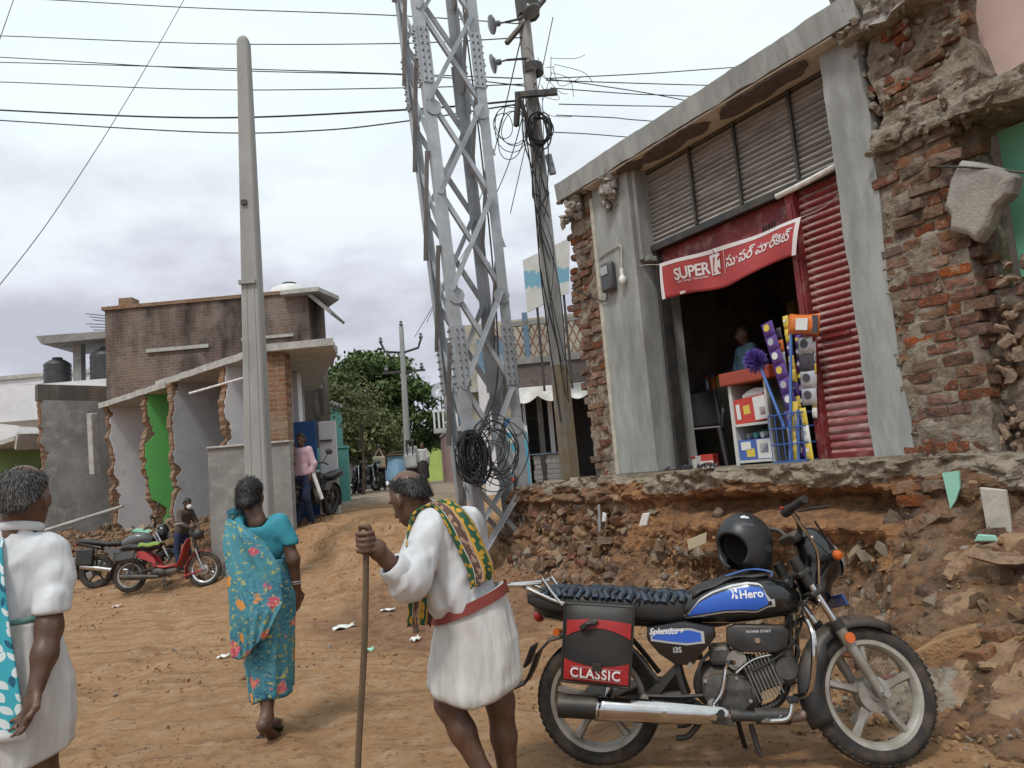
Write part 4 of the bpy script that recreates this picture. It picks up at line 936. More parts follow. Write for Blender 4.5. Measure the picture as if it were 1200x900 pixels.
# moulded rib on its face (recess between two raised edges, as on cast poles)
for sx in (-1, 1):
    mb = MB(); mb.loft([[Vector((tp.x * z / H + sx * .05 * (1.6 - z / H) + a, -(.15 * (1 - z / H) + .09 * z / H) + b, z)) for a, b in ((-.012, -.008), (.012, -.008), (.012, .01), (-.012, .01))] for z in (-.2, 2.2, 4.3)]); mb.build('cast_rib', 'concrete_smooth', cp)
mb = MB(); mb.bb(-.11, .13, -.165, -.10, 4.3, 4.36); mb.build('cast_lip', 'concrete_smooth', cp); mb = MB(); mb.bb(-.03, .05, -.145, -.09, 5.5, 5.57); mb.build('cast_hole', 'steel_dark', cp)
# ================================================================ old service pole with crossarms, insulators and coils
ep = thing('service_pole', 'weathered wire-laden electricity pole with crossarm and disc insulators behind the mast', 'pole', (.77, 11.8, .95))
mat('pole_old', (.36, .355, .345), .9, col2=(.27, .26, .25), ns=6, col3=(.36, .32, .25), ns3=2, mix3=(.6, .8), bump=.4, bs=30, stretch=(3, 3, .5))
def epx(z): return -.075 * (z - .3) / 7.8
mb = MB(); mb.tube([(epx(z), 0, z) for z in np.linspace(-.3, 8.9, 10)], [.145 - .0055 * i for i in range(10)], 8); mb.build('shaft', 'pole_old', ep)
mat('ochre_paint', (.27, .205, .115), .9, col2=(.2, .165, .11), ns=9, col3=(.24, .22, .19), ns3=4, mix3=(.45, .6))
mb = MB(); mb.tube([(-.0, 0, .2), (-.018, 0, 2.1)], [.146, .140], 8); mb.build('painted_band', 'ochre_paint', ep)
mb = MB(); mb.box((.0, -.16, 6.48), (.68, .08, .09)); mb.build('crossarm', 'steel_dark', ep)
mb = MB(); mb.tube([(-.28, -.18, 6.44), (-.02, -.2, 5.4)], .035, 4); mb.tube([(-.28, -.18, 6.5), (-.36, -.2, 5.95)], .05, 4); mb.build('arm_strut', 'steel_dark', ep)
mb = MB(); mb.tube([(-.40, -.2, 7.35), (.30, .1, 8.25)], .045, 4); mb.build('diagonal_arm', 'steel_dark', ep)
mb = MB(); mb.lathe([(.15, 6.9), (.17, 6.9), (.17, 7.05), (.15, 7.05)], 10); mb.build('pole_clamp', 'steel_dark', ep); mb = MB(); mb.lathe([(.14, 7.9), (.19, 7.9), (.2, 8.2), (.14, 8.3)], 8); mb.build('pole_cap', 'steel_dark', ep)
mat('porcelain', (.10, .105, .12), .3, col2=(.14, .145, .16), ns=4)
def insulator(p, d):
    d = Vector(d).normalized(); M_ = Matrix.Translation(Vector(p)) @ d.to_track_quat('Z', 'Y').to_matrix().to_4x4()
    mb = MB(); mb.lathe([(0, -.02), (.045, -.02), (.15, .0), (.155, .02), (.11, .05), (.05, .085), (.045, .15), (.015, .16), (.015, .26), (0, .26)], 14, M_); mb.build('insulator', 'porcelain', ep, smooth=True); e_ = Vector(p) + d * .25; mb = MB(); mb.tube([e_, (epx(e_.z), -.08, e_.z + .05)], .02, 5); mb.build('strain_rod', 'steel_dark', ep)
for p, d in (((-.62, -.15, 7.72), (.7, .2, .2)), ((-.66, -.2, 7.02), (.95, .1, .25)), ((-.1, -.25, 8.45), (.1, .4, .4)), ((.52, -.1, 8.5), (.2, 0, 1)), ((-.55, 0, 8.75), (.6, 0, .6)), ((.05, -.2, 7.85), (-.2, .1, .5))): insulator(p, d)
def coil(name, c, r, n, rt, parent, seed, axis='y', m_='wire_black', spread=.5, sq=1.3):
    rr = random.Random(seed); mb = MB()
    for i in range(n):
        R_ = r * rr.uniform(1 - spread, 1 + spread * .35); cx = rr.gauss(0, r * .13); cz = rr.gauss(0, r * .13) - (R_ - r) * .3; ph = rr.uniform(0, 6); t1, t2 = rr.gauss(0, .16), rr.gauss(0, .3)
        pts = []
        for k in range(26):
            a = 2 * math.pi * k / 26; x = R_ * math.cos(a) * (1 + .1 * math.sin(2 * a + ph)) / sq + cx; z = R_ * math.sin(a) * 1.05 + cz
            pts.append(Vector(c) + Vector((x * math.cos(t2), x * math.sin(t2) + z * t1 + .03 * math.sin(a * 2 + ph), z)))
        mb.tube(pts, rt, 5, closed=True)
    o = mb.build(name, m_, parent, smooth=True); o['kind'] = 'stuff'; return o
coil('wire_coil', (.0, -.2, 5.85), .24, 9, .012, ep, 3, spread=.2)
coil('loose_loops', (-.45, -.2, 5.9), .4, 5, .007, ep, 5, spread=.5)
mb = MB(); mb.box((.13, -.12, 5.3), (.1, .08, .32), rot=Euler((0, -.15, 0)).to_matrix()); mb.build('junction_box', 'galvanised_dark', ep)
rr = random.Random(4); mb = MB()
for i in range(11):
    x0 = rr.uniform(-.34, .2); z1 = rr.uniform(1.2, 5.2); pts = [(x0, -.2, 6.4), (x0 + rr.uniform(-.1, .15), -.22, 5.7), (rr.uniform(-.22, .05), -.2, 4.8), (rr.uniform(-.2, .1), -.2, (4.8 + z1) / 2), (rr.uniform(-.2, .1), -.19, z1 - .4)]
    mb.tube(spline(pts, 5), rr.uniform(.006, .012), 5)
o = mb.build('down_leads', 'wire_black', ep, smooth=True); o['kind'] = 'stuff'
mb = MB()
for i in range(14):
    a = Vector((rr.uniform(-.1, .35), -.2, 6.5 + rr.uniform(-.05, .6))); b = a + Vector((rr.uniform(-.2, .6), rr.uniform(-.1, .1), rr.uniform(-.7, .35))); m_ = (a + b) / 2 + Vector((rr.uniform(-.15, .15), 0, rr.uniform(-.3, .1)))
    mb.tube(spline([a, m_, b], 6), .005, 4)
o = mb.build('loose_tails', 'wire_black', ep); o['kind'] = 'stuff'
# black cable hank hung on the mast
ch = thing('cable_hank', 'big tangled hank of black cable hung on the lattice mast', 'cable', (-.55, 9.4, 1.70))
coil('hank', (0, -.05, 0), .27, 34, .009, ch, 11, spread=.4, sq=1.75)
coil('outer_loops', (.28, -.05, .02), .34, 9, .007, ch, 15, spread=.45, sq=1.25)
rr = random.Random(8); mb = MB()
for i in range(7):
    a = Vector((rr.uniform(-.1, .2), -.05, .2)); mb.tube(spline([a, a + Vector((rr.uniform(-.2, .4), 0, rr.uniform(-.2, .3))), a + Vector((rr.uniform(-.5, .5), .05, rr.uniform(-.6, -.3)))], 7), .006, 5)
o = mb.build('loose_ends', 'wire_black', ch, smooth=True); o['kind'] = 'stuff'
mb = MB(); mb.tube(spline([(.1, 0, .25), (.35, .5, .9), (.42, .8, 2.0), (.40, .9, 4), (.3, 1, 6.5)], 8), .012, 5); mb.tube(spline([(.12, 0, .25), (.45, .5, 1.0), (.50, .8, 2.0), (.46, .9, 4), (.36, 1, 6.5)], 8), .009, 5); mb.build('rising_cable', 'wire_black', ch, smooth=True)
# ================================================================ overhead lines
def wire(pix, ds, r, label, grp=None, sag=0):
    pts = [atd(x, y, d) for (x, y), d in zip(pix, ds)]; pts = spline(pts, 10)
    mb = MB(); mb.tube(pts, r, 5); o = mb.build('overhead_wire', 'wire_black', None, smooth=True); tag(o, label, 'wire', grp); return o
LW = 'wires running over the road to the service pole'
WL = 'thin dark overhead wire running from the service pole across the road'
WLS = ['topmost thin overhead wire crossing the road to the service pole', 'second thin overhead wire below the topmost one crossing the road', 'thin overhead wire of the close pair, crossing just above its fellow over the road', 'single thin overhead wire between the close pair and the thick black cable', 'thin overhead wire of the close pair, crossing just below its fellow over the road']
def tie(x, y): return ((x, y), 11.8)
for pts in (((-160, -5), (0, -3), (225, 9), (460, 18), (612, 28)), ((-160, 38), (0, 42), (240, 51), (460, 51), (612, 44)), ((-160, 60), (0, 67), (260, 82), (480, 88), (625, 102)), ((-160, 92), (0, 96), (240, 105), (470, 103), (628, 98)), ((-160, 70), (0, 73), (260, 80), (480, 87), (612, 92))):
    n = len(pts); wire(pts, [17, 16, 14.5, 13, 11.7][:n], .010, WLS.pop(0), LW)
wire(((-160, 118), (0, 129), (240, 138), (468, 129), (606, 118)), [17, 16, 14.5, 13, 11.6], .018, 'thick black overhead cable running from the pole crossarm across the road')
wire(((-160, 130), (0, 141), (240, 155), (370, 153), (468, 143), (606, 122)), [17, 16, 14.5, 13.6, 13, 11.6], .013, 'lowest sagging overhead cable running from the pole crossarm across the road')
WRl = 'thin dark overhead wire running from the service pole over the shop roof'; WR = 'wires from the service pole over the shop'
for pts in (((640, 92), (760, 86), (860, 79), (1000, 70)), ((640, 94), (760, 98), (830, 100), (1000, 105)), ((645, 103), (740, 110), (810, 113), (1000, 125)), ((655, 122), (740, 124), (790, 125), (1000, 131)), ((652, 135), (720, 138), (765, 142), (1000, 158)), ((650, 155), (690, 157), (740, 161), (1000, 182)), ((645, 93), (700, 100), (800, 117), (1000, 160))):
    wire(pts, [11.7, 12.5, 13.2, 15], .009, WRl, WR)
wire(((222, -12), (150, 115), (60, 255), (-20, 358)), [20, 18, 16, 15], .009, 'single thin wire slanting down across the cloudy sky')
wire(((20, -12), (0, 45), (-30, 130)), [17, 16, 15], .009, 'short thin wire slanting near the sky above the white building')
wire(((612, 40), (560, 240), (500, 378)), [11.8, 20, 30], .012, 'long thin lead from the service pole down the side street'); wire(((620, 110), (575, 240), (486, 395)), [11.8, 20, 30], .012, 'slack lead from the pole crossarm down the side street')
wire(((648, 20), (625, 130), (598, 250)), [11.8, 12.2, 12.6], .008, 'stay lead slanting from a disc insulator past the service pole')
# ================================================================ side street: buildings, gates, far pole, tree
mat('cream_wall', (.42, .38, .31), .9, col2=(.32, .29, .24), ns=1.3, col3=(.22, .2, .17), ns3=2.5, bump=.2, bs=30)
mat('recess_shade', (.03, .028, .027), .9)
mat('rust_lattice', (.22, .13, .09), .85, col2=(.3, .2, .15), ns=5)
mat('awning_white', (.62, .61, .58), .7, col2=(.45, .43, .4), ns=4)
mat('blue_poster', (.05, .28, .42), .6, col2=(.09, .36, .48), ns=2)
mat('pink_far', (.42, .26, .25), .9, col2=(.35, .22, .21), ns=1.5)
r1 = thing('balcony_house', 'weathered side-street house with lattice balcony, scalloped awning and grille door', 'building', (.05, 16.6, 1.0), rad(-4))
mb = MB(); mb.bb(.25, 5, .9, 7, -.6, 4.0); mb.build('wall', 'cream_wall', r1)
mb = MB(); mb.bb(-.05, 4, .85, .9, 0, 2.25); mb.build('recess_shade_panel', 'recess_shade', r1)  # flat near-black sheet painted as the shade of the ground-floor recess
mb = MB(); mb.bb(-.05, 5, -.25, .9, 2.78, 2.92); mb.build('balcony_slab', 'cement', r1)
mb = MB(); mb.bb(-.05, 5, -.2, .9, 2.2, 2.78); mb.build('dark_lintel', 'soffit_bare', r1)  # dark block filling in below the balcony slab
pp = link('lattice_parapet', None, r1)
for i in range(16):
    for s in (-1, 1):
        mb = MB(); x = -.0 + .16 * i; mb.tube([(x, -.2, 2.92), (x + .32 * s + (.0 if s > 0 else 0), -.2 + .012 * s, 3.62)], .018, 4); mb.build('lattice_bar', 'rust_lattice', pp)
mb = MB(); mb.bb(-.05, 5, -.24, -.14, 3.62, 3.72); mb.bb(-.05, .02, -.24, -.14, 2.92, 3.62); mb.build('parapet_rail', 'cement', r1)
mb = MB(); mb.bb(.30, .42, -.24, -.12, 2.92, 3.9); mb.build('blue_post', 'window_blue', r1)
aw = link('awning', None, r1); n = 40
mb = MB(); mb.sheet(n * 2, 3, lambda a, b: Vector((-.05 + 3.2 * a, -.75 + .75 * b, 2.02 + .34 * b - (.14 * abs(math.sin(a * n * .45)) if b == 0 else 0)))); mb.build('awning_sheet', 'awning_white', aw, solid=.01)
for x, w, m_ in ((.10, .06, 'white_wash'), (.42, .12, 'cement'), (.66, .10, 'white_wash'), (1.6, .14, 'cement')):
    mb = MB(); mb.bb(x, x + w, .5, .62, 0, 2.2); mb.build('column', m_, r1)
gr = link('grille_door', None, r1)
for i in range(9): mb = MB(); mb.bb(-.03 + .05 * i, -.018 + .05 * i, .78, .8, .05, 1.9); mb.build('grille_bar', 'steel_dark', gr)
for i in range(4): mb = MB(); mb.bb(-.04, .42, .77, .81, .3 + .45 * i, .33 + .45 * i); mb.build('grille_rail', 'steel_dark', gr)
for c, x in enumerate((.22, .48)):
    st = thing('block_stack', 'stack of grey blocks under a blue sheet, ' + ('narrower one by the grille door' if c == 0 else 'wider one by the service pole'), 'block stack', (.1 + x, 16.15, 1.08))
    for i in range(7):
        mb = MB(); w = .16 + .2 * c; mb.bb(0 + random.uniform(-.015, .015), w + random.uniform(-.015, .015), 0, .35, .105 * i, .105 * i + .098); mb.build('block', 'cement', st, bevel=.008)
    mb = MB(); mb.bb(-.05, w + .05, -.05, .4, .738, .755); mb.build('blue_sheet', 'window_blue', st)
pw = thing('poster_wall', 'white wall stub bearing a bright blue painted picture panel', 'wall', (-.1, 16.0, 1.0))
mb = MB(); mb.bb(-.62, -.18, .1, .5, -.2, 2.6); mb.build('white_pier', 'white_wash', pw)
mb = MB(); mb.bb(-.19, .34, .12, .2, -.2, 1.45); mb.build('panel_wall', 'white_wash', pw)
mb = MB(); mb.bb(-.17, .32, .085, .118, .22, 1.32); mb.build('blue_panel', 'blue_poster', pw)
mat('panel_red', (.55, .06, .05), .6); mat('panel_yellow', (.7, .5, .12), .6)
for z, x, w, m_ in ((.28, -.12, .1, 'panel_red'), (.28, .02, .1, 'panel_yellow'), (.28, .14, .12, 'panel_red'), (.52, -.1, .36, 'white_paper'), (.78, -.06, .16, 'cream_wall'), (.78, .13, .12, 'cream_wall'), (1.1, -.08, .3, 'awning_white')):
    mb = MB(); mb.bb(x, x + w, .075, .083, z, z + .12); mb.build('painted_patch', m_, pw)
mb = MB(); mb.bb(-.2, .4, -.02, .1, .0, .05); mb.build('blue_plinth', 'blue_poster', pw)
# tin signboard on the corner house
def sign_mat():
    M_ = mat('faded_sign', (.58, .60, .58), .7, col2=(.50, .50, .46), ns=3); nt = M_.node_tree; N = nt.nodes; L = nt.links
    tc = N.new('ShaderNodeTexCoord'); sp = N.new('ShaderNodeSeparateXYZ'); L.new(tc.outputs['Object'], sp.inputs[0])
    nz = N.new('ShaderNodeTexNoise'); nz.inputs['Scale'].default_value = 9; nz.inputs['Detail'].default_value = 4; L.new(tc.outputs['Object'], nz.inputs[0])
    a = N.new('ShaderNodeMath'); a.operation = 'MULTIPLY_ADD'; L.new(nz.outputs[0], a.inputs[0]); a.inputs[1].default_value = .34; L.new(sp.outputs[2], a.inputs[2])
    r = N.new('ShaderNodeValToRGB'); r.color_ramp.interpolation = 'LINEAR'; e = r.color_ramp.elements; e[0].position = .62; e[0].color = (0, 0, 0, 1); e[1].position = .66; e[1].color = (1, 1, 1, 1)
    for p, c in ((.95, 1), (.99, 0)): q = e.new(p); q.color = (c, c, c, 1)
    L.new(a.outputs[0], r.inputs[0]); b = N['Principled BSDF']; src = b.inputs['Base Color'].links[0].from_socket
    x = N.new('ShaderNodeMixRGB'); L.new(r.outputs[0], x.inputs[0]); L.new(src, x.inputs[1]); x.inputs[2].default_value = (.16, .36, .48, 1); L.new(x.outputs[0], b.inputs['Base Color'])
sign_mat()
sg = thing('tin_signboard', 'faded blue and white tin signboard with a tear, leaning above the side street', 'signboard', (.42, 15.0, 4.62), rad(-8))
mb = MB(); mb.add([(0, 0, 0), (.86, 0, .30), (.98, 0, 1.40), (.0, 0, 1.06), (0, .04, 0), (.86, .04, .30), (.98, .04, 1.40), (0, .04, 1.06)], [(0,1,2,3), (7,6,5,4), (0,4,5,1), (1,5,6,2), (2,6,7,3), (3,7,4,0)]); mb.build('sheet', 'faded_sign', sg)
mb = MB(); mb.add([(.42, -.01, .95), (.47, -.03, .7), (.43, -.05, .52), (.50, -.02, .35), (.52, -.01, .55), (.49, -.01, .78)], [(0,1,5), (1,4,5), (1,2,4), (2,3,4)]); mb.build('torn_strip', 'white_paper', sg)
for x in (.2, .75): mb = MB(); mb.tube([(x, .08, -1.6), (x, .08, 1.1)], .025, 6); mb.build('sign_post', 'steel_dark', sg)
# buildings further down the street
r2 = thing('cream_house', 'plain cream side-street house partly hidden behind the lattice mast', 'building', (-.6, 24, 1.0), rad(-8))
mb = MB(); mb.bb(-.9, 3.5, 0, 5, -.5, 5.3); mb.build('wall', 'cream_wall', r2)
mb = MB(); mb.bb(-1.0, 3.6, -.35, 5.1, 3.1, 3.25); mb.build('chajja_slab', 'slab_edge', r2)
for x in (-.4, 1.2):
    wn = link('window', None, r2); mb = MB(); mb.bb(x, x + .9, -.03, .02, 3.7, 4.8); mb.build('pane', 'window_blue', wn); mb = MB(); mb.bb(x - .06, x + .96, -.08, -.03, 3.6, 3.7); mb.build('sill', 'slab_edge', wn)
mb = MB(); mb.bb(-.6, .5, -.04, .01, 0, 2.2); mb.build('door', 'door_blue', r2)
r3 = thing('white_balcony_house', 'far white house with a first-floor balcony rail down the side street', 'building', (-2.6, 33, 1.2), rad(-10))
mb = MB(); mb.bb(-.3, 3, .4, 6, -.5, 4.4); mb.build('wall', 'white_wash', r3)
mb = MB(); mb.bb(-.9, 3, -.2, .4, 2.3, 2.5); mb.build('balcony_slab', 'slab_edge', r3); mb = MB(); mb.bb(-.9, 3, -.22, -.14, 3.2, 3.3); mb.build('balcony_rail', 'white_wash', r3)
for i in range(9): mb = MB(); mb.bb(-.88 + .2 * i, -.80 + .2 * i, -.21, -.15, 2.5, 3.2); mb.build('baluster', 'white_wash', r3)
mb = MB(); mb.bb(-.1, .6, .36, .42, 2.6, 3.9); mb.build('window', 'window_blue', r3)
dishw = thing('satellite_dish', 'small grey satellite dish on the white balcony house', 'satellite dish', (-3.1, 32.9, 5.3))
mb = MB(); mb.lathe([(0, 0), (.2, .03), (.4, .12)], 16, Euler((rad(70), 0, rad(-30))).to_matrix().to_4x4() ); mb.build('dish', 'galvanised', dishw, smooth=True, solid=.02); mb = MB(); mb.tube([(0, 0, 0), (0, .1, -.9)], .03, 6); mb.build('mount', 'steel_dark', dishw)
pk = thing('pink_compound_wall', 'faded pink compound wall at the side of the street', 'wall', (-2.6, 30, 1.3), rad(100))
mb = MB(); mb.bb(-2, 3.5, -.1, .1, -.3, 2.0); mb.build('wall', 'pink_far', pk); mb = MB(); mb.bb(-2.05, 3.55, -.14, .14, 2.0, 2.1); mb.build('coping', 'slab_edge', pk)
lime = thing('lime_house', 'low lime green house at the far end of the side street', 'building', (-5, 58, 1.4)); mat('lime_wall', (.38, .48, .12), .9, col2=(.30, .4, .12), ns=1)
mb = MB(); mb.bb(-4, 6, 0, 5, -.5, 3.0); mb.build('wall', 'lime_wall', lime); mb = MB(); mb.bb(-4.2, 6.2, -.3, 5, 3.0, 3.15); mb.build('roof', 'slab_edge', lime)
mb = MB(); mb.bb(.5, 1.5, -.03, .02, 0, 2.1); mb.build('door', 'door_blue', lime)
wl = thing('shaded_white_wall', 'white compound wall in the shade under the big tree', 'wall', (-8, 31, 1.2), rad(4))
mb = MB(); mb.bb(-4, 2.2, 0, .2, -.3, 2.1); mb.build('wall', 'white_wash', wl); mb = MB(); mb.bb(-4, 2.2, -.04, .24, 2.1, 2.2); mb.build('coping', 'slab_edge', wl)
# teal gate posts and wall on the left of the street
tg = thing('teal_gate', 'teal painted gate wall and post beside the big tree', 'gate', (-4.6, 20, 1.1), rad(8))
mb = MB(); mb.bb(-2.2, -.06, 0, .18, -.3, 1.45); mb.build('wall', 'teal_paint', tg); mb = MB(); mb.bb(-.06, .2, -.08, .2, -.3, 1.4); mb.build('post', 'teal_paint', tg, bevel=.02); mb = MB(); mb.bb(-.09, .23, -.11, .23, 1.4, 1.46); mb.build('post_cap', 'teal_paint', tg)
th_ = thing('teal_house', 'small teal and white house corner behind the cut-open row', 'building', (-6.3, 22.5, 1.0))
mb = MB(); mb.bb(-1.6, .55, 0, 3, -.4, 3.1); mb.build('wall', 'teal_paint', th_); mb = MB(); mb.bb(-1.8, .65, -.3, 3, 3.1, 3.22); mb.build('roof', 'slab_edge', th_)
# blue and white door panels leaning at the corner
bd = thing('blue_door_panel', 'tall plain blue metal door panel standing at the corner of the cut row', 'door', (-4.27, 15.45, .82))
mb = MB(); mb.bb(-.26, .25, 0, .05, 0, 2.04); mb.build('leaf', 'door_blue', bd, bevel=.01); mb = MB(); mb.bb(.18, .215, -.03, 0, .95, 1.1); mb.build('handle', 'steel_dark', bd)
wd = thing('white_door_panel', 'tall white panel standing open beside the blue door panel', 'door', (-3.84, 15.6, .82), rad(8))
mb = MB(); mb.bb(-.17, .19, 0, .05, 0, 2.02); mb.build('leaf', 'white_wash', wd, bevel=.02); mb = MB(); mb.box((-.02, -.05, 1.62), (.24, .06, .035)); mb.build('bolt', 'steel_dark', wd)
# far pole
fp_ = thing('street_pole', 'slim far pole with two crossarms and pin insulators in front of the tree', 'pole', (-4.3, 30, 1.3))
mb = MB(); mb.tube([(0, 0, -.2), (.1, 0, 6.35)], [.15, .09], 8); mb.build('shaft', 'concrete_smooth', fp_, smooth=True)
mb = MB(); mb.tube([(-.75, 0, 5.75), (-.6, 0, 5.4), (.1, 0, 5.3), (.72, 0, 5.45), (.85, 0, 5.8)], .05, 5); mb.build('v_crossarm', 'steel_dark', fp_); mb = MB(); mb.box((.08, 0, 4.55), (1.7, .08, .09)); mb.build('crossarm', 'steel_dark', fp_)
for x, z in ((-.75, 5.75), (.85, 5.8), (.1, 6.35), (-.6, 4.6), (.8, 4.6)):
    mb = MB(); mb.lathe([(0, 0), (.05, 0), (.09, .08), (.05, .14), (.06, .22), (0, .26)], 10, Matrix.Translation((x, 0, z))); mb.build('insulator', 'porcelain', fp_)
# trees
mat('bark', (.10, .075, .055), .95, col2=(.06, .045, .035), ns=9, bump=.8, bs=20)
def leafmat(name, c1, c2, c3):
    M_ = mat(name, c1, .6, col2=c2, ns=1.1, mix=(.35, .65), col3=c3, ns3=3.5, mix3=(.5, .7), spec=.3)
    b = M_.node_tree.nodes['Principled BSDF']; b.inputs['Subsurface Weight'].default_value = 0; return M_
leafmat('leaf_dark', (.055, .095, .028), (.085, .13, .037), (.12, .14, .055)); leafmat('leaf_olive', (.14, .15, .06), (.10, .125, .045), (.20, .185, .10))
def crown(name, parent, lobes, nclump, nleaf, ls, m_, seed):
    r = np.random.default_rng(seed); V = []; F = []
    w = np.array([l[3] * l[4] * l[5] for l in lobes]) ** .7; w /= w.sum()
    for c in range(nclump):
        l = lobes[r.choice(len(lobes), p=w)]; d = r.normal(size=3); d /= np.linalg.norm(d); rad_ = r.uniform(.45, 1.02) ** .6
        cc = np.array(l[:3]) + d * np.array(l[3:6]) * rad_; cs = r.uniform(.25, .55)
        for k in range(nleaf):
            p = cc + r.normal(size=3) * cs * np.array([1, 1, .6]) * .6; a = r.normal(size=3); a /= np.linalg.norm(a); b = np.cross(a, r.normal(size=3)); b /= np.linalg.norm(b); s = ls * r.uniform(.6, 1.3)
            n = np.cross(a, b) * s * .15; o = len(V); V += [p - a * s, p - b * s * .45 + n, p + a * s, p + b * s * .45 + n]; F.append((o, o+1, o+2, o+3))
    me = bpy.data.meshes.new(name); me.from_pydata([tuple(v) for v in V], [], F); me.materials.append(MATS[m_]); return link(name, me, parent)
def tree(name, label, loc, lobes, h, tr, nclump, nleaf, ls, m_, seed, group=None):
    t = thing(name, label, 'tree', loc, 0, group); r = random.Random(seed); mb = MB()
    top = Vector((0, 0, h)); mb.tube(spline([(0, 0, -.3), (r.uniform(-.1, .1), 0, h * .4), (.1, .1, h)], 5), [tr * (1.2 - .06 * i) for i in range(11)], 8)
    for l in lobes:
        for k in range(2): c = Vector(l[:3]) + Vector([r.uniform(-.4, .4) * l[3 + q] for q in range(3)]); mb.tube(spline([(0, 0, h * .6), c * .5 + Vector((0, 0, h * .35)), c], 4), [tr * (.55 - .05 * i) for i in range(9)], 6)
    mb.build('trunk', 'bark', t, smooth=True); crown('crown', t, lobes, nclump, nleaf, ls, m_, seed); return t
tree('big_tree', 'big broad dark green tree standing over the side street', (-6.5, 36, 1.3), [(-.2, 0, 4.6, 2.5, 2.2, 1.9), (-2.1, 0, 3.3, 1.7, 1.6, 1.5), (1.6, 0, 3.2, 1.6, 1.6, 1.8), (-2.6, 0, 2.0, 1.4, 1.4, 1.0), (0, -.6, 2.6, 2.5, 1.6, 1.0), (.2, .2, 5.7, 1.4, 1.4, .8)], 2.6, .24, 430, 62, .15, 'leaf_dark', 5)
tree('olive_tree', 'paler olive green tree in front of the big dark tree', (-6.3, 31, 1.25), [(-.6, 0, 2.9, 1.5, 1.2, 1.5), (.5, 0, 2.2, 1.3, 1.2, 1.0), (-1.1, 0, 1.9, 1.0, 1.0, 1.1)], 2.0, .14, 170, 52, .12, 'leaf_olive', 9)
tree('far_tree', 'distant green tree crown behind the white balcony house', (-1.2, 46, 1.4), [(0, 0, 4.0, 2.4, 2, 1.9), (-2.6, 0, 3.2, 1.8, 1.6, 1.5), (2.4, 0, 3.6, 2, 2, 1.6)], 2.6, .2, 200, 45, .18, 'leaf_dark', 12)
tree('young_tree', 'thin sparse young tree with bare twigs beside the roof slab', (-4.75, 23.2, 1.0), [(0, 0, 3.0, .7, .6, 1.0)], 2.6, .05, 40, 16, .07, 'leaf_olive', 15)
# ================================================================ things in and on the shop
def fp(px, py, v): 
    r = ray(px, py); t = ((FP0 + FV * v - CAM) @ FV) / (r @ FV); p = CAM + r * t; return float((p - FP0) @ FU), float(p[2])
# --- banner
mat('banner_red', (.40, .045, .046), .6, col2=(.33, .04, .042), ns=3, bump=.1, bs=12); mat('banner_white', (.66, .62, .62), .55)
bn = thing('shop_banner', 'sagging red cloth shop banner with white lettering tied over the doorway', 'banner', fl(-2.1, .1, 3.2), FROT)
bc = [fp(776.5, 351, .1), fp(936, 300, .1), fp(940, 254, .1), fp(772.5, 309, .1)]     # BL BR TR TL
bc = [(a + 2.1, b - 3.2) for a, b in bc]; BWD, BHT = 1.78, .40
def ban(a, b, off=0.):
    lo = Vector((bc[0][0] + (bc[1][0] - bc[0][0]) * a, bc[0][1] + (bc[1][1] - bc[0][1]) * a - .055 * math.sin(math.pi * a) * (1 - .35 * a) + .02 * math.sin(a * 9)))
    hi = Vector((bc[3][0] + (bc[2][0] - bc[3][0]) * a, bc[3][1] + (bc[2][1] - bc[3][1]) * a - .03 * math.sin(math.pi * a)))
    p = lo.lerp(hi, b); w = .012 * math.sin(a * 17 + b * 2) + .014 * math.sin(a * 7 - b * 3) + .03 * (1 - b) * math.sin(a * 5)
    return Vector((p.x, w - off, p.y))
mb = MB(); mb.sheet(60, 12, lambda a, b: ban(a, b)); mb.build('cloth', 'banner_red', bn, smooth=True, solid=.003, sharp=0)
for nm, (a0, a1, b0, b1) in dict(top_hem=(0, 1, .90, 1.0), side_hem=(.0, .022, 0, .9), end_hem=(.975, 1, 0, .9)).items():
    mb = MB(); mb.sheet(60 if a1 - a0 > .5 else 2, 8 if a1 - a0 < .5 else 2, lambda a, b: ban(a0 + (a1 - a0) * a, b0 + (b1 - b0) * b, .005)); mb.build(nm, 'banner_white', bn, smooth=True, sharp=0)
def bt(x0, y0): return lambda x, y, z: ban((x0 + x) / BWD, (y0 + y) / BHT, .007 + z)
text('lettering', 'SUPER', .175, 'banner_white', bn, bt(.215, .172), bold=.004, spacing=.93)
text('tagline', 'Best Savings • Guaranteed', .038, 'banner_white', bn, bt(.245, .135))
K0 = .70
mb = MB(); P = [(0, 0), (.12, 0), (.13, .2), (-.005, .2)]
mb.add([bt(K0, .145)(x, y, 0) for x, y in P], [(0, 1, 2, 3)]); mb.build('bag_logo', 'banner_white', bn)
mb = MB(); mb.tube([bt(K0, .145)(.04 + .025 * (1 - math.cos(t)), .2 + .05 * math.sin(t), 0) for t in np.linspace(0, math.pi, 9)], .006, 5); mb.build('bag_handle', 'banner_white', bn)
text('logo_letter', 'K', .20, 'banner_red', bn, lambda x, y, z: bt(K0, .145)(.008 + x * .95, .02 + y * 1.1, z + .004), bold=.004, shear=.15)
mb = MB(); mb.add([bt(K0 + .185, .13)(x, y, 0) for x, y in ((0, 0), (.005, 0), (.005, .23), (0, .23))], [(0, 1, 2, 3)]); mb.build('divider', 'banner_white', bn)
def pen(pre, size):
    mx = lambda t: max(v.co.x for v in text_mesh(t, size).vertices); return mx(pre + 'I') - mx('I') if pre else 0.
TE = 'సూపర్ మార్కెట్'
for i_, ch_ in enumerate(TE):
    if ch_ == ' ': continue
    x_ = pen(TE[:i_], .15); text('telugu_letter', ch_, .15, 'banner_white', bn, lambda x, y, z: bt(.905, .185)((x + x_) * .86, y, z), bold=.0025)
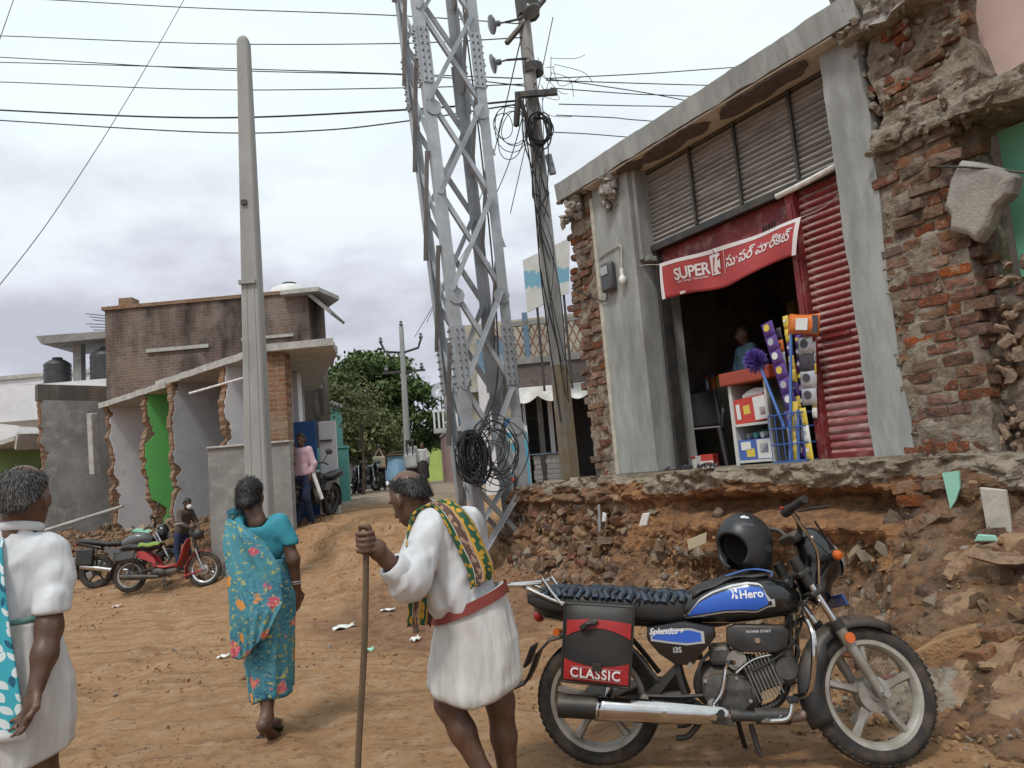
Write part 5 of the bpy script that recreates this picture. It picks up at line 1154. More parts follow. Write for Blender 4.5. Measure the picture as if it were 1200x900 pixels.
mb = MB(); mb.add([bt(.24, .008)(x, y, 0) for x, y in ((0, 0), (.09, .01), (.08, .03), (0, .03))], [(0, 1, 2, 3)]); mb.build('white_scrap', 'banner_white', bn)
mb = MB(); mb.tube(spline([ban(0, .97), (-.25, -.06, .36), (-.9, -.13, .28), (-1.2, -.12, .2)], 6), .004, 4); mb.tube(spline([ban(1, .98), ban(1, .98) + Vector((.3, 0, .03)), ban(1, .98) + Vector((.75, -.1, .22))], 6), .004, 4); mb.build('tie_string', 'plaster_pale', bn)
for i in range(5):
    mb = MB(); p = ban(.76 + .02 * i, 1.0); mb.tube([p, p + Vector((.01, -.01, .05))], .01, 5); mb.build('clip', 'wire_black', bn)
# --- meter box, bulb and wiring on the left pillar
mat('meter_case', (.045, .045, .05), .3, coat=.4); mat('glass_bulb', (.75, .76, .72), .2)
mu_, mz_ = fp(712, 325, -.06)
mt = thing('electric_meter', 'black rounded electric meter box screwed to the left shop pillar', 'meter', fl(mu_, -.005, mz_), FROT)
mb = MB(); mb.bb(-.1, .1, -.09, 0, -.17, .17); mb.build('case', 'meter_case', mt, bevel=.035, smooth=True); mb = MB(); mb.bb(-.06, .06, -.105, -.092, .02, .12); mb.build('window', 'galvanised', mt, bevel=.006)
mb = MB(); mb.tube(spline([(-.06, -.03, -.17), (-.12, -.02, -.24), (-.25, -.02, -.2), (-.45, -.03, -.1), (-.7, -.05, .05)], 6), .007, 5); mb.build('service_wire', 'wire_black', mt, smooth=True)
bu, bz = fp(731, 325, -.03)
lb = thing('bare_bulb', 'white bulb in a holder hanging on a wire beside the meter', 'bulb', fl(bu, -.05, bz), FROT)
mb = MB(); mb.lathe([(0, -.075), (.025, -.07), (.042, -.04), (.04, -.01), (.022, .02), (.02, .04), (0, .04)], 14); mb.build('glass', 'glass_bulb', lb, smooth=True); mb = MB(); mb.lathe([(0, .03), (.024, .03), (.022, .09), (.008, .1), (0, .1)], 10); mb.build('holder', 'white_paper', lb)
mb = MB(); mb.tube(spline([(0, 0, .1), (0, .02, .25), (-.02, .03, .37), (-.2, .035, .37), (-.42, .035, .34)], 6), .008, 5); mb.build('cord', 'plaster_pale', lb, smooth=True)
# --- counter shelf
mat('counter_top', (.36, .06, .03), .5, col2=(.30, .05, .028), ns=4); mat('counter_side', (.13, .135, .125), .5); mat('laminate', (.55, .55, .52), .5)
sh_u0, sh_u1, SV = fp(863, 543, .42)[0], fp(908, 541, .42)[0], .42
cs = thing('counter_shelf', 'small white open shelf counter with an orange-red top in the shop doorway', 'counter', fl((sh_u0 + sh_u1) / 2, SV, ZF), FROT)
hw = (sh_u1 - sh_u0) / 2; HS = .80
mb = MB(); mb.bb(-hw, -hw + .04, 0, .42, 0, HS); mb.build('side_board', 'laminate', cs); mb = MB(); mb.bb(hw - .025, hw, 0, .02, 0, HS); mb.build('front_edge', 'laminate', cs)
mb = MB(); mb.bb(hw - .02, hw + .02, .02, .5, 0, HS); mb.build('grey_side_board', 'counter_side', cs)
mb = MB(); mb.bb(-hw, hw, .4, .42, 0, HS); mb.build('back_board', 'counter_side', cs)
for z in (0.02, .38): mb = MB(); mb.bb(-hw + .03, hw - .02, .0, .4, z, z + .025); mb.build('shelf_board', 'laminate', cs)
mb = MB(); mb.bb(-hw - .06, hw + .1, -.05, .52, HS, HS + .13); mb.build('top', 'counter_top', cs, bevel=.012)
mat('pack_red', (.50, .05, .04), .4); mat('pack_blue', (.06, .12, .38), .4); mat('pack_white', (.68, .68, .66), .4); mat('pack_yellow', (.65, .48, .07), .4); mat('pack_purple', (.085, .035, .20), .32); mat('pack_orange', (.60, .16, .03), .35); mat('pack_dark', (.05, .045, .06), .35); mat('pack_silver', (.42, .42, .44), .25, metal=.4)
def pack(name, label, u, v, z, w, d, h, m1, m2, rz=0, tilt=0, bands=()):
    t = thing(name, label, 'packet', fl(u, v, z), FROT + rz); mb = MB(); mb.box((0, d / 2, h / 2), (w, d, h), rot=Euler((0, tilt, 0)).to_matrix()); b = mb.build('carton', m1, t, bevel=.004)
    for (x0, x1, z0, z1, m_) in bands:
        mb = MB(); q = Euler((0, tilt, 0)).to_matrix(); c = Vector((0, d / 2, h / 2)); V = [q @ (Vector((x, -.003, zz)) - c) + c for x, zz in ((x0 * w, z0 * h), (x1 * w, z0 * h), (x1 * w, z1 * h), (x0 * w, z1 * h))]; mb.add(V, [(0, 1, 2, 3)]); mb.build('print_panel', m_, t)
    return t
cu0 = (sh_u0 + sh_u1) / 2
pack('red_white_carton', 'red and white printed carton tilted on the upper shelf of the counter', cu0, SV + .02, ZF + .41, hw * 1.75, .2, .25, 'pack_red', 'pack_white', tilt=-.06, bands=((.12, .48, .05, .95, 'pack_white'), (-.2, .0, .35, .7, 'pack_yellow'), (-.42, -.3, .2, .8, 'pack_white'), (.28, .44, .2, .5, 'pack_red')))
pack('blue_white_carton', 'blue and white printed carton on the bottom shelf of the counter', cu0, SV + .02, ZF + .045, hw * 1.75, .2, .2, 'pack_blue', 'pack_white', tilt=0, bands=((.08, .48, .04, .96, 'pack_white'), (-.4, -.1, .5, .9, 'pack_white'), (-.25, .0, .15, .55, 'pack_yellow'), (.15, .4, .3, .75, 'pack_blue')))
t = thing('folded_papers', 'bundle of white papers stuffed above the red carton on the counter', 'papers', fl(cu0 + .03, SV + .04, ZF + .67), FROT)
for i in range(4): mb = MB(); mb.tube(spline([(-.12, .02 * i, .012 * i), (0, .02 * i, .015 * i + .012), (.13, .02 * i, .012 * i)], 4), .02, 6, flat=.4); mb.build('sheet', 'white_paper', t, smooth=True)
t = thing('tin_cans', 'few small bottles and tins lying on the lower shelf of the counter', 'tins', fl(cu0, SV + .1, ZF + .25), FROT)
for i in range(4): mb = MB(); mb.cyl((-.14 + .09 * i, 0, .03), (-.10 + .09 * i, .15, .04 + .02 * (i % 2)), .032, n=10); mb.build('tin', ('pack_silver', 'teal_paint', 'pack_white', 'pack_dark')[i], t, smooth=True)
# --- plastic chair
mat('chair_plastic', (.035, .028, .03), .4)
u_, _ = fp(822, 540, .75)
pc = thing('plastic_chair', 'dark brown moulded plastic chair inside the shop doorway', 'chair', fl(u_, .8, ZF), FROT + rad(40))
mb = MB(); mb.prism([(-.24, -.22), (.24, -.22), (.22, .22), (-.22, .22)], .41, .44, plane='xy'); mb.build('seat', 'chair_plastic', pc, bevel=.015)
for sx, sy in ((-1, -1), (1, -1), (1, 1), (-1, 1)): mb = MB(); mb.tube([(sx * .21, sy * .2, .42), (sx * .25, sy * .25, 0)], [.03, .022], 6); mb.build('leg', 'chair_plastic', pc)
mb = MB(); mb.sheet(10, 8, lambda a, b: Vector(((a - .5) * (.46 - .1 * b), .2 + .1 * b + .06 * (1 - (2 * a - 1) ** 2) + (.0), .44 + .46 * b - (.05 * (2 * a - 1) ** 2 if b > .9 else 0)))); mb.build('backrest', 'chair_plastic', pc, smooth=True, solid=.018)
for s in (-1, 1): mb = MB(); mb.tube(spline([(s * .24, -.18, .42), (s * .27, -.16, .62), (s * .27, .08, .66), (s * .23, .26, .62)], 5), .02, 6); mb.build('armrest', 'chair_plastic', pc, smooth=True)
# --- cartons, basket, sandals on the floor
u_, z_ = fp(800, 548, .35)
pack('small_red_carton', 'small red and white carton on the shop floor by the door guide', fp(809, 540, .5)[0], .5, ZF, .17, .14, .13, 'pack_white', '', bands=((-.5, .5, .82, 1., 'pack_red'), (-.2, .1, .3, .7, 'pack_red')))
pack('larger_red_carton', 'red topped carton on the shop floor beside the plastic chair', fp(824, 540, .55)[0], .6, ZF, .15, .16, .14, 'pack_red', '', rz=.4, bands=((-.5, .5, .0, .5, 'pack_white'), (-.3, .3, .15, .4, 'pack_red')))
t = thing('plastic_bag', 'crumpled pale plastic bag with an orange pouch against the shop door guide', 'bag', fl(fp(800, 520, .6)[0], .72, ZF + .05), FROT)
s = SDF(.012); s.ell((0, 0, .1), (.07, .06, .16), k=.02).ell((.02, 0, .26), (.05, .04, .1), k=.03); s.build('bag_body', 'white_paper', t, disp=lambda X, Y, Z: .012 * fbm(X * 22, Y * 22, Z * 22, 3)); mb = MB(); mb.ball((.07, -.05, .18), (.03, .03, .06), 8, 6); mb.build('pouch', 'pack_orange', t)
t = thing('black_cloth_heap', 'low heap of black cloth and straps on the shop threshold', 'cloth', fl(fp(812, 549, .12)[0], .1, ZF), FROT)
mb = MB(); rr = random.Random(2)
for i in range(14): a = Vector((rr.uniform(-.25, .25), rr.uniform(-.1, .1), .012)); mb.tube(spline([a, a + Vector((rr.uniform(-.06, .06), .02, .03)), a + Vector((rr.uniform(-.12, .12), rr.uniform(-.05, .05), 0))], 4), .012, 5, flat=.6)
o = mb.build('straps', 'pack_dark', t, smooth=True); o['kind'] = 'stuff'
# --- blue wire basket with brooms and hanging snack strips
mat('wire_blue', (.04, .10, .30), .45); mat('handle_blue', (.09, .19, .50), .4)
b0, b1 = fp(919, 540, .16)[0], fp(958, 540, .16)[0]; bm_ = (b0 + b1) / 2; bw = (b1 - b0) / 2
bk = thing('wire_basket', 'tall blue wire basket standing by the red shutter post', 'basket', fl(bm_, .02, ZF), FROT)
for z in (.01, .16, .30, .42):
    mb = MB(); mb.tube([(-bw, -.0, z), (bw, 0, z), (bw, .26, z), (-bw, .26, z)], .007, 5, closed=True); mb.build('ring', 'wire_blue', bk)
for i in range(6):
    x = -bw + 2 * bw * i / 5
    for y in (0, .26): mb = MB(); mb.tube([(x, y, 0), (x, y, .42)], .005, 5); mb.build('upright', 'wire_blue', bk)
mb = MB(); mb.bb(-bw, bw, -.005, .27, 0, .012); mb.build('base', 'wire_blue', bk)
def strip(label, p0, p1, w, mats, n, v):
    (ua, za), (ub, zb) = fp(*p0, v), fp(*p1, v); t = thing('snack_strip', label, 'snack packets', fl(ub, v, zb), FROT); L_ = math.hypot(ua - ub, za - zb); ang = math.atan2(ua - ub, za - zb)
    for i in range(n):
        h = L_ / n; mb = MB()
        def f(a, b): x = (a - .5) * w; y = (b - .5) * h * .98; return (x, y, .018 * (1 - (2 * a - 1) ** 4) * (1 - (2 * b - 1) ** 4) + .002 * math.sin(a * 40) * (abs(b - .5) > .42))
        for sgn in (1, -1):
            def g(a, b): x, y, q = f(a, b); c = h * (i + .5) + y; return Vector((x * math.cos(ang) + c * math.sin(ang), -q * sgn, c * math.cos(ang) - x * math.sin(ang)))
            mb.sheet(6, 8, g)
        o = mb.build('packet', mats[i % len(mats)], t, smooth=True)
        mb = MB(); V = [g2 for g2 in [Vector((x * math.cos(ang) + (h * (i + .5) + y) * math.sin(ang), -.022, (h * (i + .5) + y) * math.cos(ang) - x * math.sin(ang))) for x, y in [(w * .26 * math.cos(q), w * .26 * math.sin(q) + h * .1) for q in np.linspace(0, 6.283, 11)[:-1]]]]
        mb.add(V, [tuple(range(10))]); mb.build('printed_badge', ('pack_white', 'pack_silver', 'pack_yellow')[i % 3] if mats[0] != 'pack_silver' else 'pack_dark', o)
    return t
strip('hanging strip of purple and white snack packets beside the counter', (898, 378), (928, 478), .13, ['pack_purple'], 6, .12)
strip('hanging strip of silver grey snack packets by the shutter post', (943, 395), (949, 475), .15, ['pack_silver', 'pack_silver', 'pack_dark'], 4, .12)
strip('narrow strip of yellow and purple sachets behind the broom handle', (920, 370), (936, 480), .06, ['pack_yellow', 'pack_purple', 'pack_yellow'], 7, .17)
strip('strip of purple and silver packets down inside the wire basket', (930, 480), (938, 538), .2, ['pack_purple', 'pack_silver'], 3, .12)
strip('hanging strip of dark purple chocolate sachets behind the silver packets', (935, 392), (941, 478), .07, ['pack_dark', 'pack_purple'], 6, .2); strip('hanging strip of white and yellow sachets at the shutter post', (953, 400), (955, 490), .05, ['pack_white', 'pack_yellow', 'pack_silver'], 7, .14); strip('hanging strip of orange and silver sachets beside the purple strip', (912, 384), (926, 470), .055, ['pack_silver', 'pack_orange', 'pack_dark'], 6, .2)
strip('upright yellow packet standing in the wire basket', (931, 470), (934, 540), .07, ['pack_yellow'], 2, .08); strip('slanting yellow and white packet standing in the wire basket', (940, 478), (950, 540), .07, ['pack_yellow', 'pack_white'], 3, .07)
def stick(label, p0, p1, v, extra=None):
    (ua, za), (ub, zb) = fp(*p0, v), fp(*p1, v); t = thing('broom', label, 'broom', fl(ub, v, zb), FROT); mb = MB(); top = Vector((ua - ub, 0, za - zb)); mb.tube([(0, 0, 0), top], .013, 8); mb.build('handle', 'handle_blue', t, smooth=True); return t, top
stick('plain blue broom handle standing upright in the wire basket', (927, 388), (926, 540), .05)
stick('short blue handle standing in the wire basket beside the yellow packet', (935, 480), (936, 540), .045)
t, top = stick('blue handled duster with a purple ball brush leaning on the counter', (889, 425), (919, 500), .13)
mb = MB(); rr = random.Random(5)
mat('purple_bristle', (.075, .04, .26), .6)
for i in range(520):
    d = Vector((rr.gauss(-.25, 1), rr.gauss(-.2, 1), rr.gauss(.3, 1))).normalized(); mb.tube([top + d * .02, top + d * rr.uniform(.10, .125) + Vector((-.03, 0, .02))], [.004, .003], 3)
o = mb.build('bristles', 'purple_bristle', t); o['kind'] = 'stuff'
pu, pz = fp(942, 380, .05)
t = thing('snack_bag', 'orange and white puffed snack bag hanging on top of the silver strip', 'snack packet', fl(pu, .05, pz), FROT)
mb = MB(); ang = rad(-8)
for sgn in (1, -1): mb.sheet(14, 8, lambda a, b: Euler((0, rad(12), 0)).to_matrix() @ Vector(((a - .5) * .32, -sgn * .05 * max(0, 1 - (2 * a - 1) ** 4) * max(0, 1 - (2 * b - 1) ** 4) + .004 * math.sin(a * 30), (b - .5) * (.16 + .03 * (2 * a - 1) ** 2))))
mb.build('bag', 'pack_orange', t, smooth=True)
mb = MB(); mb.sheet(6, 6, lambda a, b: Euler((0, rad(12), 0)).to_matrix() @ Vector((.02 + (a - .5) * .12, -.055, (b - .5) * .1))); mb.build('white_print', 'pack_white', t)
mb = MB(); mb.sheet(6, 6, lambda a, b: Euler((0, rad(12), 0)).to_matrix() @ Vector((.135 + (a - .5) * .06, -.035, (b - .5) * .15))); mb.build('dark_end', 'pack_dark', t)
# hanging broken concrete chunk on a bent bar
hu, hz_ = fp(1148, 235, -.02)
hc = thing('hanging_concrete_chunk', 'large jagged grey concrete chunk dangling from the torn brick wall', 'concrete chunk', fl(hu, -.03, hz_), FROT)
P = [(-.20, .02), (-.13, .20), (-.05, .30), (.06, .24), (.17, .16), (.27, .06), (.23, -.04), (.12, -.10), (.05, -.22), (-.03, -.29), (-.08, -.22), (-.19, -.16), (-.17, -.06)]
mb = MB(); mb.loft([[Vector((x * k, y, z * k)) for x, z in P] for k, y in ((.86, -.08), (1, -.05), (1.02, .04), (.9, .09))]); mb.build('chunk', 'concrete', hc, bevel=.012)
mb = MB(); mb.tube(spline([(-.35, .05, .40), (-.15, -.07, .29), (.05, -.09, .2), (.3, .02, .08)], 5), .008, 5); mb.build('bent_bar', 'steel_dark', hc)
hs = thing('mint_plaster_scrap', 'triangular mint green plaster scrap stuck on the foundation stub', 'plaster scrap', fl(*[fp(1117, 572, -.52)[0], -.52, fp(1117, 572, -.52)[1]]), FROT)
mat('mint_scrap', (.28, .55, .43), .8); mb = MB(); mb.prism([(-.05, .10), (.06, .11), (.05, .0), (.01, -.08), (-.03, -.13), (-.04, 0)], -.015, .0); mb.build('scrap', 'mint_scrap', hs)

# stock on the shelves inside
rr = random.Random(31); SG = 'goods on the shelves inside the dark shop'
for i in range(34):
    sh_ = i % 3; u_ = -3.0 + 3.0 * ((i * 7) % 34) / 34 + rr.uniform(-.03, .03); w_, h_ = rr.uniform(.09, .2), rr.uniform(.15, .42); m_ = rr.choice(('pack_red', 'pack_yellow', 'pack_white', 'pack_blue', 'pack_orange', 'pack_silver', 'teal_paint'))
    o = thing('stock_packet', 'printed grocery packet on the back shelves inside the dark shop', 'packet', fl(u_, 3.25, ZF + .632 + .6 * sh_), FROT, SG); mb = MB(); mb.bb(-w_ / 2, w_ / 2, 0, .12, 0, h_); mb.build('pack', m_, o, bevel=.008); mb = MB(); mb.bb(-w_ * .35, w_ * .35, -.004, -.001, h_ * .3, h_ * .7); mb.build('label_panel', rr.choice(('pack_white', 'pack_red', 'pack_yellow')), o)
for i in range(8):
    o = thing('sweet_jar', 'small lidded sweet jar on the half wall inside the shop', 'jar', fl(-3.15 + .105 * i, 1.74, ZF + .95), FROT, 'sweet jars on the half wall'); mb = MB(); mb.lathe([(0, 0), (.045, 0), (.048, .02), (.048, .14), (.035, .16), (0, .16)], 12); mb.build('jar', ('pack_silver', 'pack_orange', 'pack_yellow', 'pack_white')[i % 4], o, smooth=True); mb = MB(); mb.lathe([(0, .158), (.04, .158), (.04, .185), (0, .187)], 12); mb.build('lid', ('pack_red', 'pack_blue')[i % 2], o)
# ================================================================ motorcycle in the foreground
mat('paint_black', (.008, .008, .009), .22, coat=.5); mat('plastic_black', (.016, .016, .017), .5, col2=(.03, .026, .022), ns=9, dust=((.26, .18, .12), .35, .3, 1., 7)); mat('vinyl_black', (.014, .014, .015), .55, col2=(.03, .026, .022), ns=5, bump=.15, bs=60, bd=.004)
mat('paint_blue', (.018, .10, .48), .25, coat=.5); mat('paint_navy', (.02, .06, .20), .3, coat=.4); mat('decal_silver', (.45, .46, .48), .35, metal=.3)
mat('chrome', (.62, .62, .63), .12, metal=1., col2=(.5, .48, .46), ns=7); mat('alloy', (.36, .34, .31), .5, metal=.5, col2=(.27, .24, .20), ns=12); mat('rim_grey', (.42, .40, .36), .5, metal=.35, col2=(.31, .28, .23), ns=9)
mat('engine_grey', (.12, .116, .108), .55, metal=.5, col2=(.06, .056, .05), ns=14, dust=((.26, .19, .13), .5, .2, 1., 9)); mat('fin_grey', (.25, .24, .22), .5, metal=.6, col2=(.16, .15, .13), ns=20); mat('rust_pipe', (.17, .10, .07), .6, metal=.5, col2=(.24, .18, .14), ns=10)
mat('tyre', (.022, .021, .02), .88, col2=(.095, .068, .045), ns=11, mix=(.42, .72), bump=.3, bs=90, bd=.004); mat('lens_red', (.30, .012, .012), .25, coat=.4); mat('lens_orange', (.55, .11, .015), .3); mat('white_ink', (.75, .75, .75), .5)
mat('bag_red', (.40, .022, .025), .5, col2=(.33, .02, .022), ns=5, bump=.1, bs=30); mat('woven_blue', (.035, .055, .085), .55, col2=(.02, .022, .028), ns=30, mix=(.42, .55), bump=.6, bs=70, bd=.008)
BR0 = np.array([.289, 3.903, 0]); _bx = np.array([1.217, -.261, 0]); _bx /= np.linalg.norm(_bx); _bn = np.array([_bx[1], -_bx[0], 0])
def bkp(px, py, off=0.):
    r = ray(px, py); q = BR0 + _bn * off - CAM; t = (q @ _bn) / (r @ _bn); p = CAM + r * t; return float((p - BR0) @ _bx), float(p[2])
def B3(px, py, off=0.): x, z = bkp(px, py, off); return Vector((x, -off, z))
LEAN = rad(-5)
bike = thing('motorcycle', 'black and blue commuter motorcycle with a red-flapped saddlebag parked on the dirt', 'motorcycle', (BR0[0], BR0[1], 0), math.atan2(_bx[1], _bx[0]))
bike.rotation_euler = (LEAN, 0, bike.rotation_euler.z)
AX = Vector((1.25, 0, .30)); HD = Vector((.955, 0, .90)); SA = (HD - AX).normalized()
STEER = Matrix.Translation(HD) @ Matrix.Rotation(rad(22), 4, SA) @ Matrix.Translation(-HD)
def YR(c): return Matrix.Translation(Vector(c)) @ Matrix.Rotation(rad(90), 4, 'X')     # lathe axis -> local y
def wheel(name, c, T, nsp, w=.042, rim=.235, R_=.302, parent=bike, spoke='alloy', twin=True, mt='tyre', mr='rim_grey', wire_=False):
    wl_ = link(name, None, parent)
    mb = MB(); mb.T = T
    prof = [(rim - .012, -w * .62), (rim + .012, -w * .95), (rim + .035, -w), (R_ - .018, -w * .82), (R_ - .004, -w * .45), (R_, 0), (R_ - .004, w * .45), (R_ - .018, w * .82), (rim + .035, w), (rim + .012, w * .95), (rim - .012, w * .62)]
    mb.lathe(prof, 56, YR(c)); ty = mb.build('tyre', mt, wl_, smooth=True, sharp=rad(60))
    # tread blocks
    mb = MB(); mb.T = T
    for i in range(56):
        a = 2 * math.pi * i / 56
        for s in (-1, 1):
            mb2 = Matrix.Translation(Vector(c)) @ Matrix.Rotation(a, 4, 'Y') @ Matrix.Translation((R_ - .004, s * w * .40, 0)) @ Matrix.Rotation(s * .5, 4, 'X'); mb.add([mb2 @ Vector((x, y, z)) for x in (-.006, .0008) for y in (-w * .36, w * .36) for z in (-.011, .011)], [(0,1,3,2), (4,6,7,5), (0,4,5,1), (2,3,7,6), (0,2,6,4), (1,5,7,3)])
    o = mb.build('tread', mt, ty); o['kind'] = 'stuff'
    mb = MB(); mb.T = T; mb.lathe([(rim - .035, -w * .28), (rim - .02, -w * .72), (rim + .014, -w * .80), (rim + .012, -w * .5), (rim - .01, 0), (rim + .012, w * .5), (rim + .014, w * .80), (rim - .02, w * .72), (rim - .035, w * .28)], 56, YR(c), closed=True); mb.build('rim', mr, wl_, smooth=True)
    mb = MB(); mb.T = T; mb.lathe([(0, -.055), (.03, -.055), (.035, -.042), (.075, -.035), (.078, .035), (.035, .042), (.03, .055), (0, .055)], 24, YR(c)); mb.build('hub', spoke, wl_, smooth=True)
    if wire_:
        for i in range(18):
            a = 2 * math.pi * i / 18; mb = MB(); mb.T = T; a2 = a + (.35 if i % 2 else -.35); mb.tube([Vector(c) + Vector((.04 * math.cos(a), (.03 if i % 2 else -.03), .04 * math.sin(a))), Vector(c) + Vector(((rim - .02) * math.cos(a2), 0, (rim - .02) * math.sin(a2)))], .0035, 4); mb.build('spoke', 'chrome', wl_)
    else:
        for i in range(nsp):
            a = 2 * math.pi * i / nsp + .35
            for d in ((-.13, .13) if twin else (0,)):
                mb = MB(); mb.T = T; p0 = Vector(c) + Vector((.06 * math.cos(a + d * .5), 0, .06 * math.sin(a + d * .5))); p1 = Vector(c) + Vector(((rim - .025) * math.cos(a + d), 0, (rim - .025) * math.sin(a + d)))
                mb.tube([p0, p0.lerp(p1, .5), p1], [.025 if not twin else .015, .017 if not twin else .011, .022 if not twin else .014], 6, flat=1.0); mb.build('spoke', spoke, wl_, smooth=True)
    return wl_
wheel('rear_wheel', (0, 0, .302), None, 5, .046, twin=False); wheel('front_wheel', AX, STEER, 5, .040, twin=False)
# --- front end (all turned with the steering)
def tubeS(name, pts, r, m_, n=10, parent=bike, steer=True, sm=True, flat=None):
    mb = MB(); mb.T = STEER if steer else None; mb.tube(pts, r, n, flat=flat); return mb.build(name, m_, parent, smooth=sm)
ft = SA.cross(Vector((0, 1, 0))).normalized(); 
for s in (-1, 1):
    y = .092 * s; ofs = Vector((.05, 0, .0)); a = AX + Vector((0, y, 0)); top = AX + SA * .66 + Vector((0, y, 0)); mid = AX + SA * .33 + Vector((0, y, 0))
    tubeS('fork_slider', [a - SA * .02, a + SA * .30, mid], [.021, .026, .028], 'alloy'); tubeS('fork_tube', [mid, top], .0165, 'chrome'); tubeS('fork_seal', [mid - SA * .012, mid + SA * .03], .031, 'plastic_black')
    tubeS('axle_nut', [a + Vector((0, .015 * s, 0)), a + Vector((0, .04 * s, 0))], .017, 'alloy', 6)
    tubeS('fork_shroud', [top - SA * .12, top + SA * .02], .026, 'plastic_black')
tubeS('reflector', [AX + SA * .27 + Vector((.0, -.125, 0)), AX + SA * .27 + Vector((.0, -.133, 0))], .024, 'lens_orange', 14)
for z in (.60, .50): mb = MB(); mb.T = STEER; c = AX + SA * z; mb.box(c, (.07, .235, .028), rot=Euler((0, rad(-26), 0)).to_matrix()); mb.build('triple_clamp', 'plastic_black', bike, bevel=.008)
# mudguard follows the front wheel
mb = MB(); mb.T = STEER; nA = 22; rings = []
for i in range(nA + 1):
    a = rad(62 + (203 - 62) * i / nA); R_ = .337 + .012 * math.sin(math.pi * i / nA); hw_ = .062 - (.018 if i < 2 else 0); ring = []
    for k in range(7): t = -1 + 2 * k / 6; rr_ = R_ - .052 * abs(t) ** 2.2 * (1.0 + .6 * (i > nA * .5)); ring.append(AX + Vector((rr_ * math.cos(a), t * hw_, rr_ * math.sin(a))))
    rings.append(ring)
mb.loft(rings, cap=False, closed=False); mb.build('front_mudguard', 'plastic_black', bike, smooth=True, solid=.006, sharp=0)
# handlebar
hb = [(-.19, .36, .12), (-.13, .25, .13), (-.02, .12, .11), (.01, .05, .04), (.01, -.05, .04), (-.02, -.12, .11), (-.11, -.25, .14), (-.10, -.36, .155)]
HB = [HD + Vector((x + .06, y, z + .07)) for x, y, z in hb]
tubeS('handlebar', spline(HB, 5), .012, 'plastic_black')
for s, k in ((0, 1), (7, -1)):
    d = (HB[s] - HB[1 if s == 0 else 6]); tubeS('grip', [HB[s] - d * 1.05, HB[s] + d * .12], .0185, 'black_rubber', 12)
    tubeS('switch_block', [HB[s] - d * 1.5, HB[s] - d * 1.05], .024, 'plastic_black', 10)
    p = HB[s] - d * 1.2 + Vector((.04, 0, -.005)); tubeS('lever', spline([p, p + Vector((.05, .05 * k, 0)), p + Vector((.045, .17 * k, -.02)), p + Vector((.05, .2 * k, -.02))], 5), .007, 'plastic_black', 6)
tubeS('kill_switch', [HB[7] - (HB[7] - HB[6]) * 1.25 + Vector((-.02, 0, .012)), HB[7] - (HB[7] - HB[6]) * 1.25 + Vector((-.035, 0, .016))], .008, 'lens_red', 8)
tubeS('brake_hose', spline([HB[7] - (HB[7] - HB[6]) * 1.1, HD + Vector((.09, -.14, .05)), HD + Vector((.10, -.1, -.08)), HD + Vector((.1, -.05, -.2))], 6), .008, 'chrome', 6)
for i, (a, b) in enumerate((((.08, -.2, .16), (.02, -.06, -.2)), ((.1, .18, .16), (.0, .06, -.15)), ((.12, -.05, .1), (-.05, -.07, -.3)))): tubeS('control_cable', spline([HD + Vector(a), HD + Vector((.17, a[1] * .6, .0)), HD + Vector(b)], 7), .005, 'wire_black', 5)
# headlamp cowl, instrument pod, plate, indicators
s = SDF(.009); c = HD + Vector((.17, 0, .0))
s.ell(c + Vector((0, 0, .02)), (.10, .105, .13), (0, rad(-20), 0), k=.03).ell(c + Vector((-.05, 0, -.11)), (.07, .07, .10), (0, rad(-20), 0), k=.05).ell(c + Vector((-.03, 0, .10)), (.07, .08, .06), (0, rad(-15), 0), k=.04)
o = s.build('headlamp_cowl', 'paint_black', bike, cut=lambda X, Y, Z: (X - (c.x + .07)) * .94 + (Z - c.z) * .34); o.data.transform(STEER)
mb = MB(); mb.T = STEER @ Matrix.Translation(c + Vector((.062, 0, .01))) @ Matrix.Rotation(rad(70), 4, 'Y'); mb.lathe([(0, .045), (.04, .04), (.075, .02), (.088, 0)], 20); mb.build('headlamp_glass', 'galvanised', bike, smooth=True)
mb = MB(); mb.T = STEER; mb.box(HD + Vector((.045, 0, .115)), (.06, .16, .05), rot=Euler((0, rad(-35), 0)).to_matrix()); mb.build('instrument_pod', 'plastic_black', bike, bevel=.015)
mb = MB(); mb.T = STEER; mb.box(HD + Vector((.20, -.01, -.19)), (.012, .21, .055), rot=Euler((0, rad(-20), 0)).to_matrix()); mb.build('number_plate', 'paint_navy', bike, bevel=.003)
mb = MB(); mb.T = STEER
for i, (y, w_) in enumerate(((-.065, .02), (-.03, .012), (.0, .02), (.035, .016), (.07, .02))): mb.box(HD + Vector((.2085, y - .01, -.187)), (.003, w_, .028), rot=Euler((0, rad(-20), 0)).to_matrix())
o = mb.build('plate_marks', 'decal_silver', bike); o['kind'] = 'stuff'
for sd in (-1, 1):
    tubeS('indicator', [HD + Vector((.12, sd * .08, -.02)), HD + Vector((.14, sd * .13, -.005)), HD + Vector((.15, sd * .17, 0)), HD + Vector((.155, sd * .2, 0))], [.012, .014, .027, .029], 'plastic_black'); tubeS('indicator_lens', [HD + Vector((.155, sd * .2, 0)), HD + Vector((.158, sd * .215, 0)), HD + Vector((.16, sd * .222, 0))], [.024, .021, .010], 'lens_orange', 12)
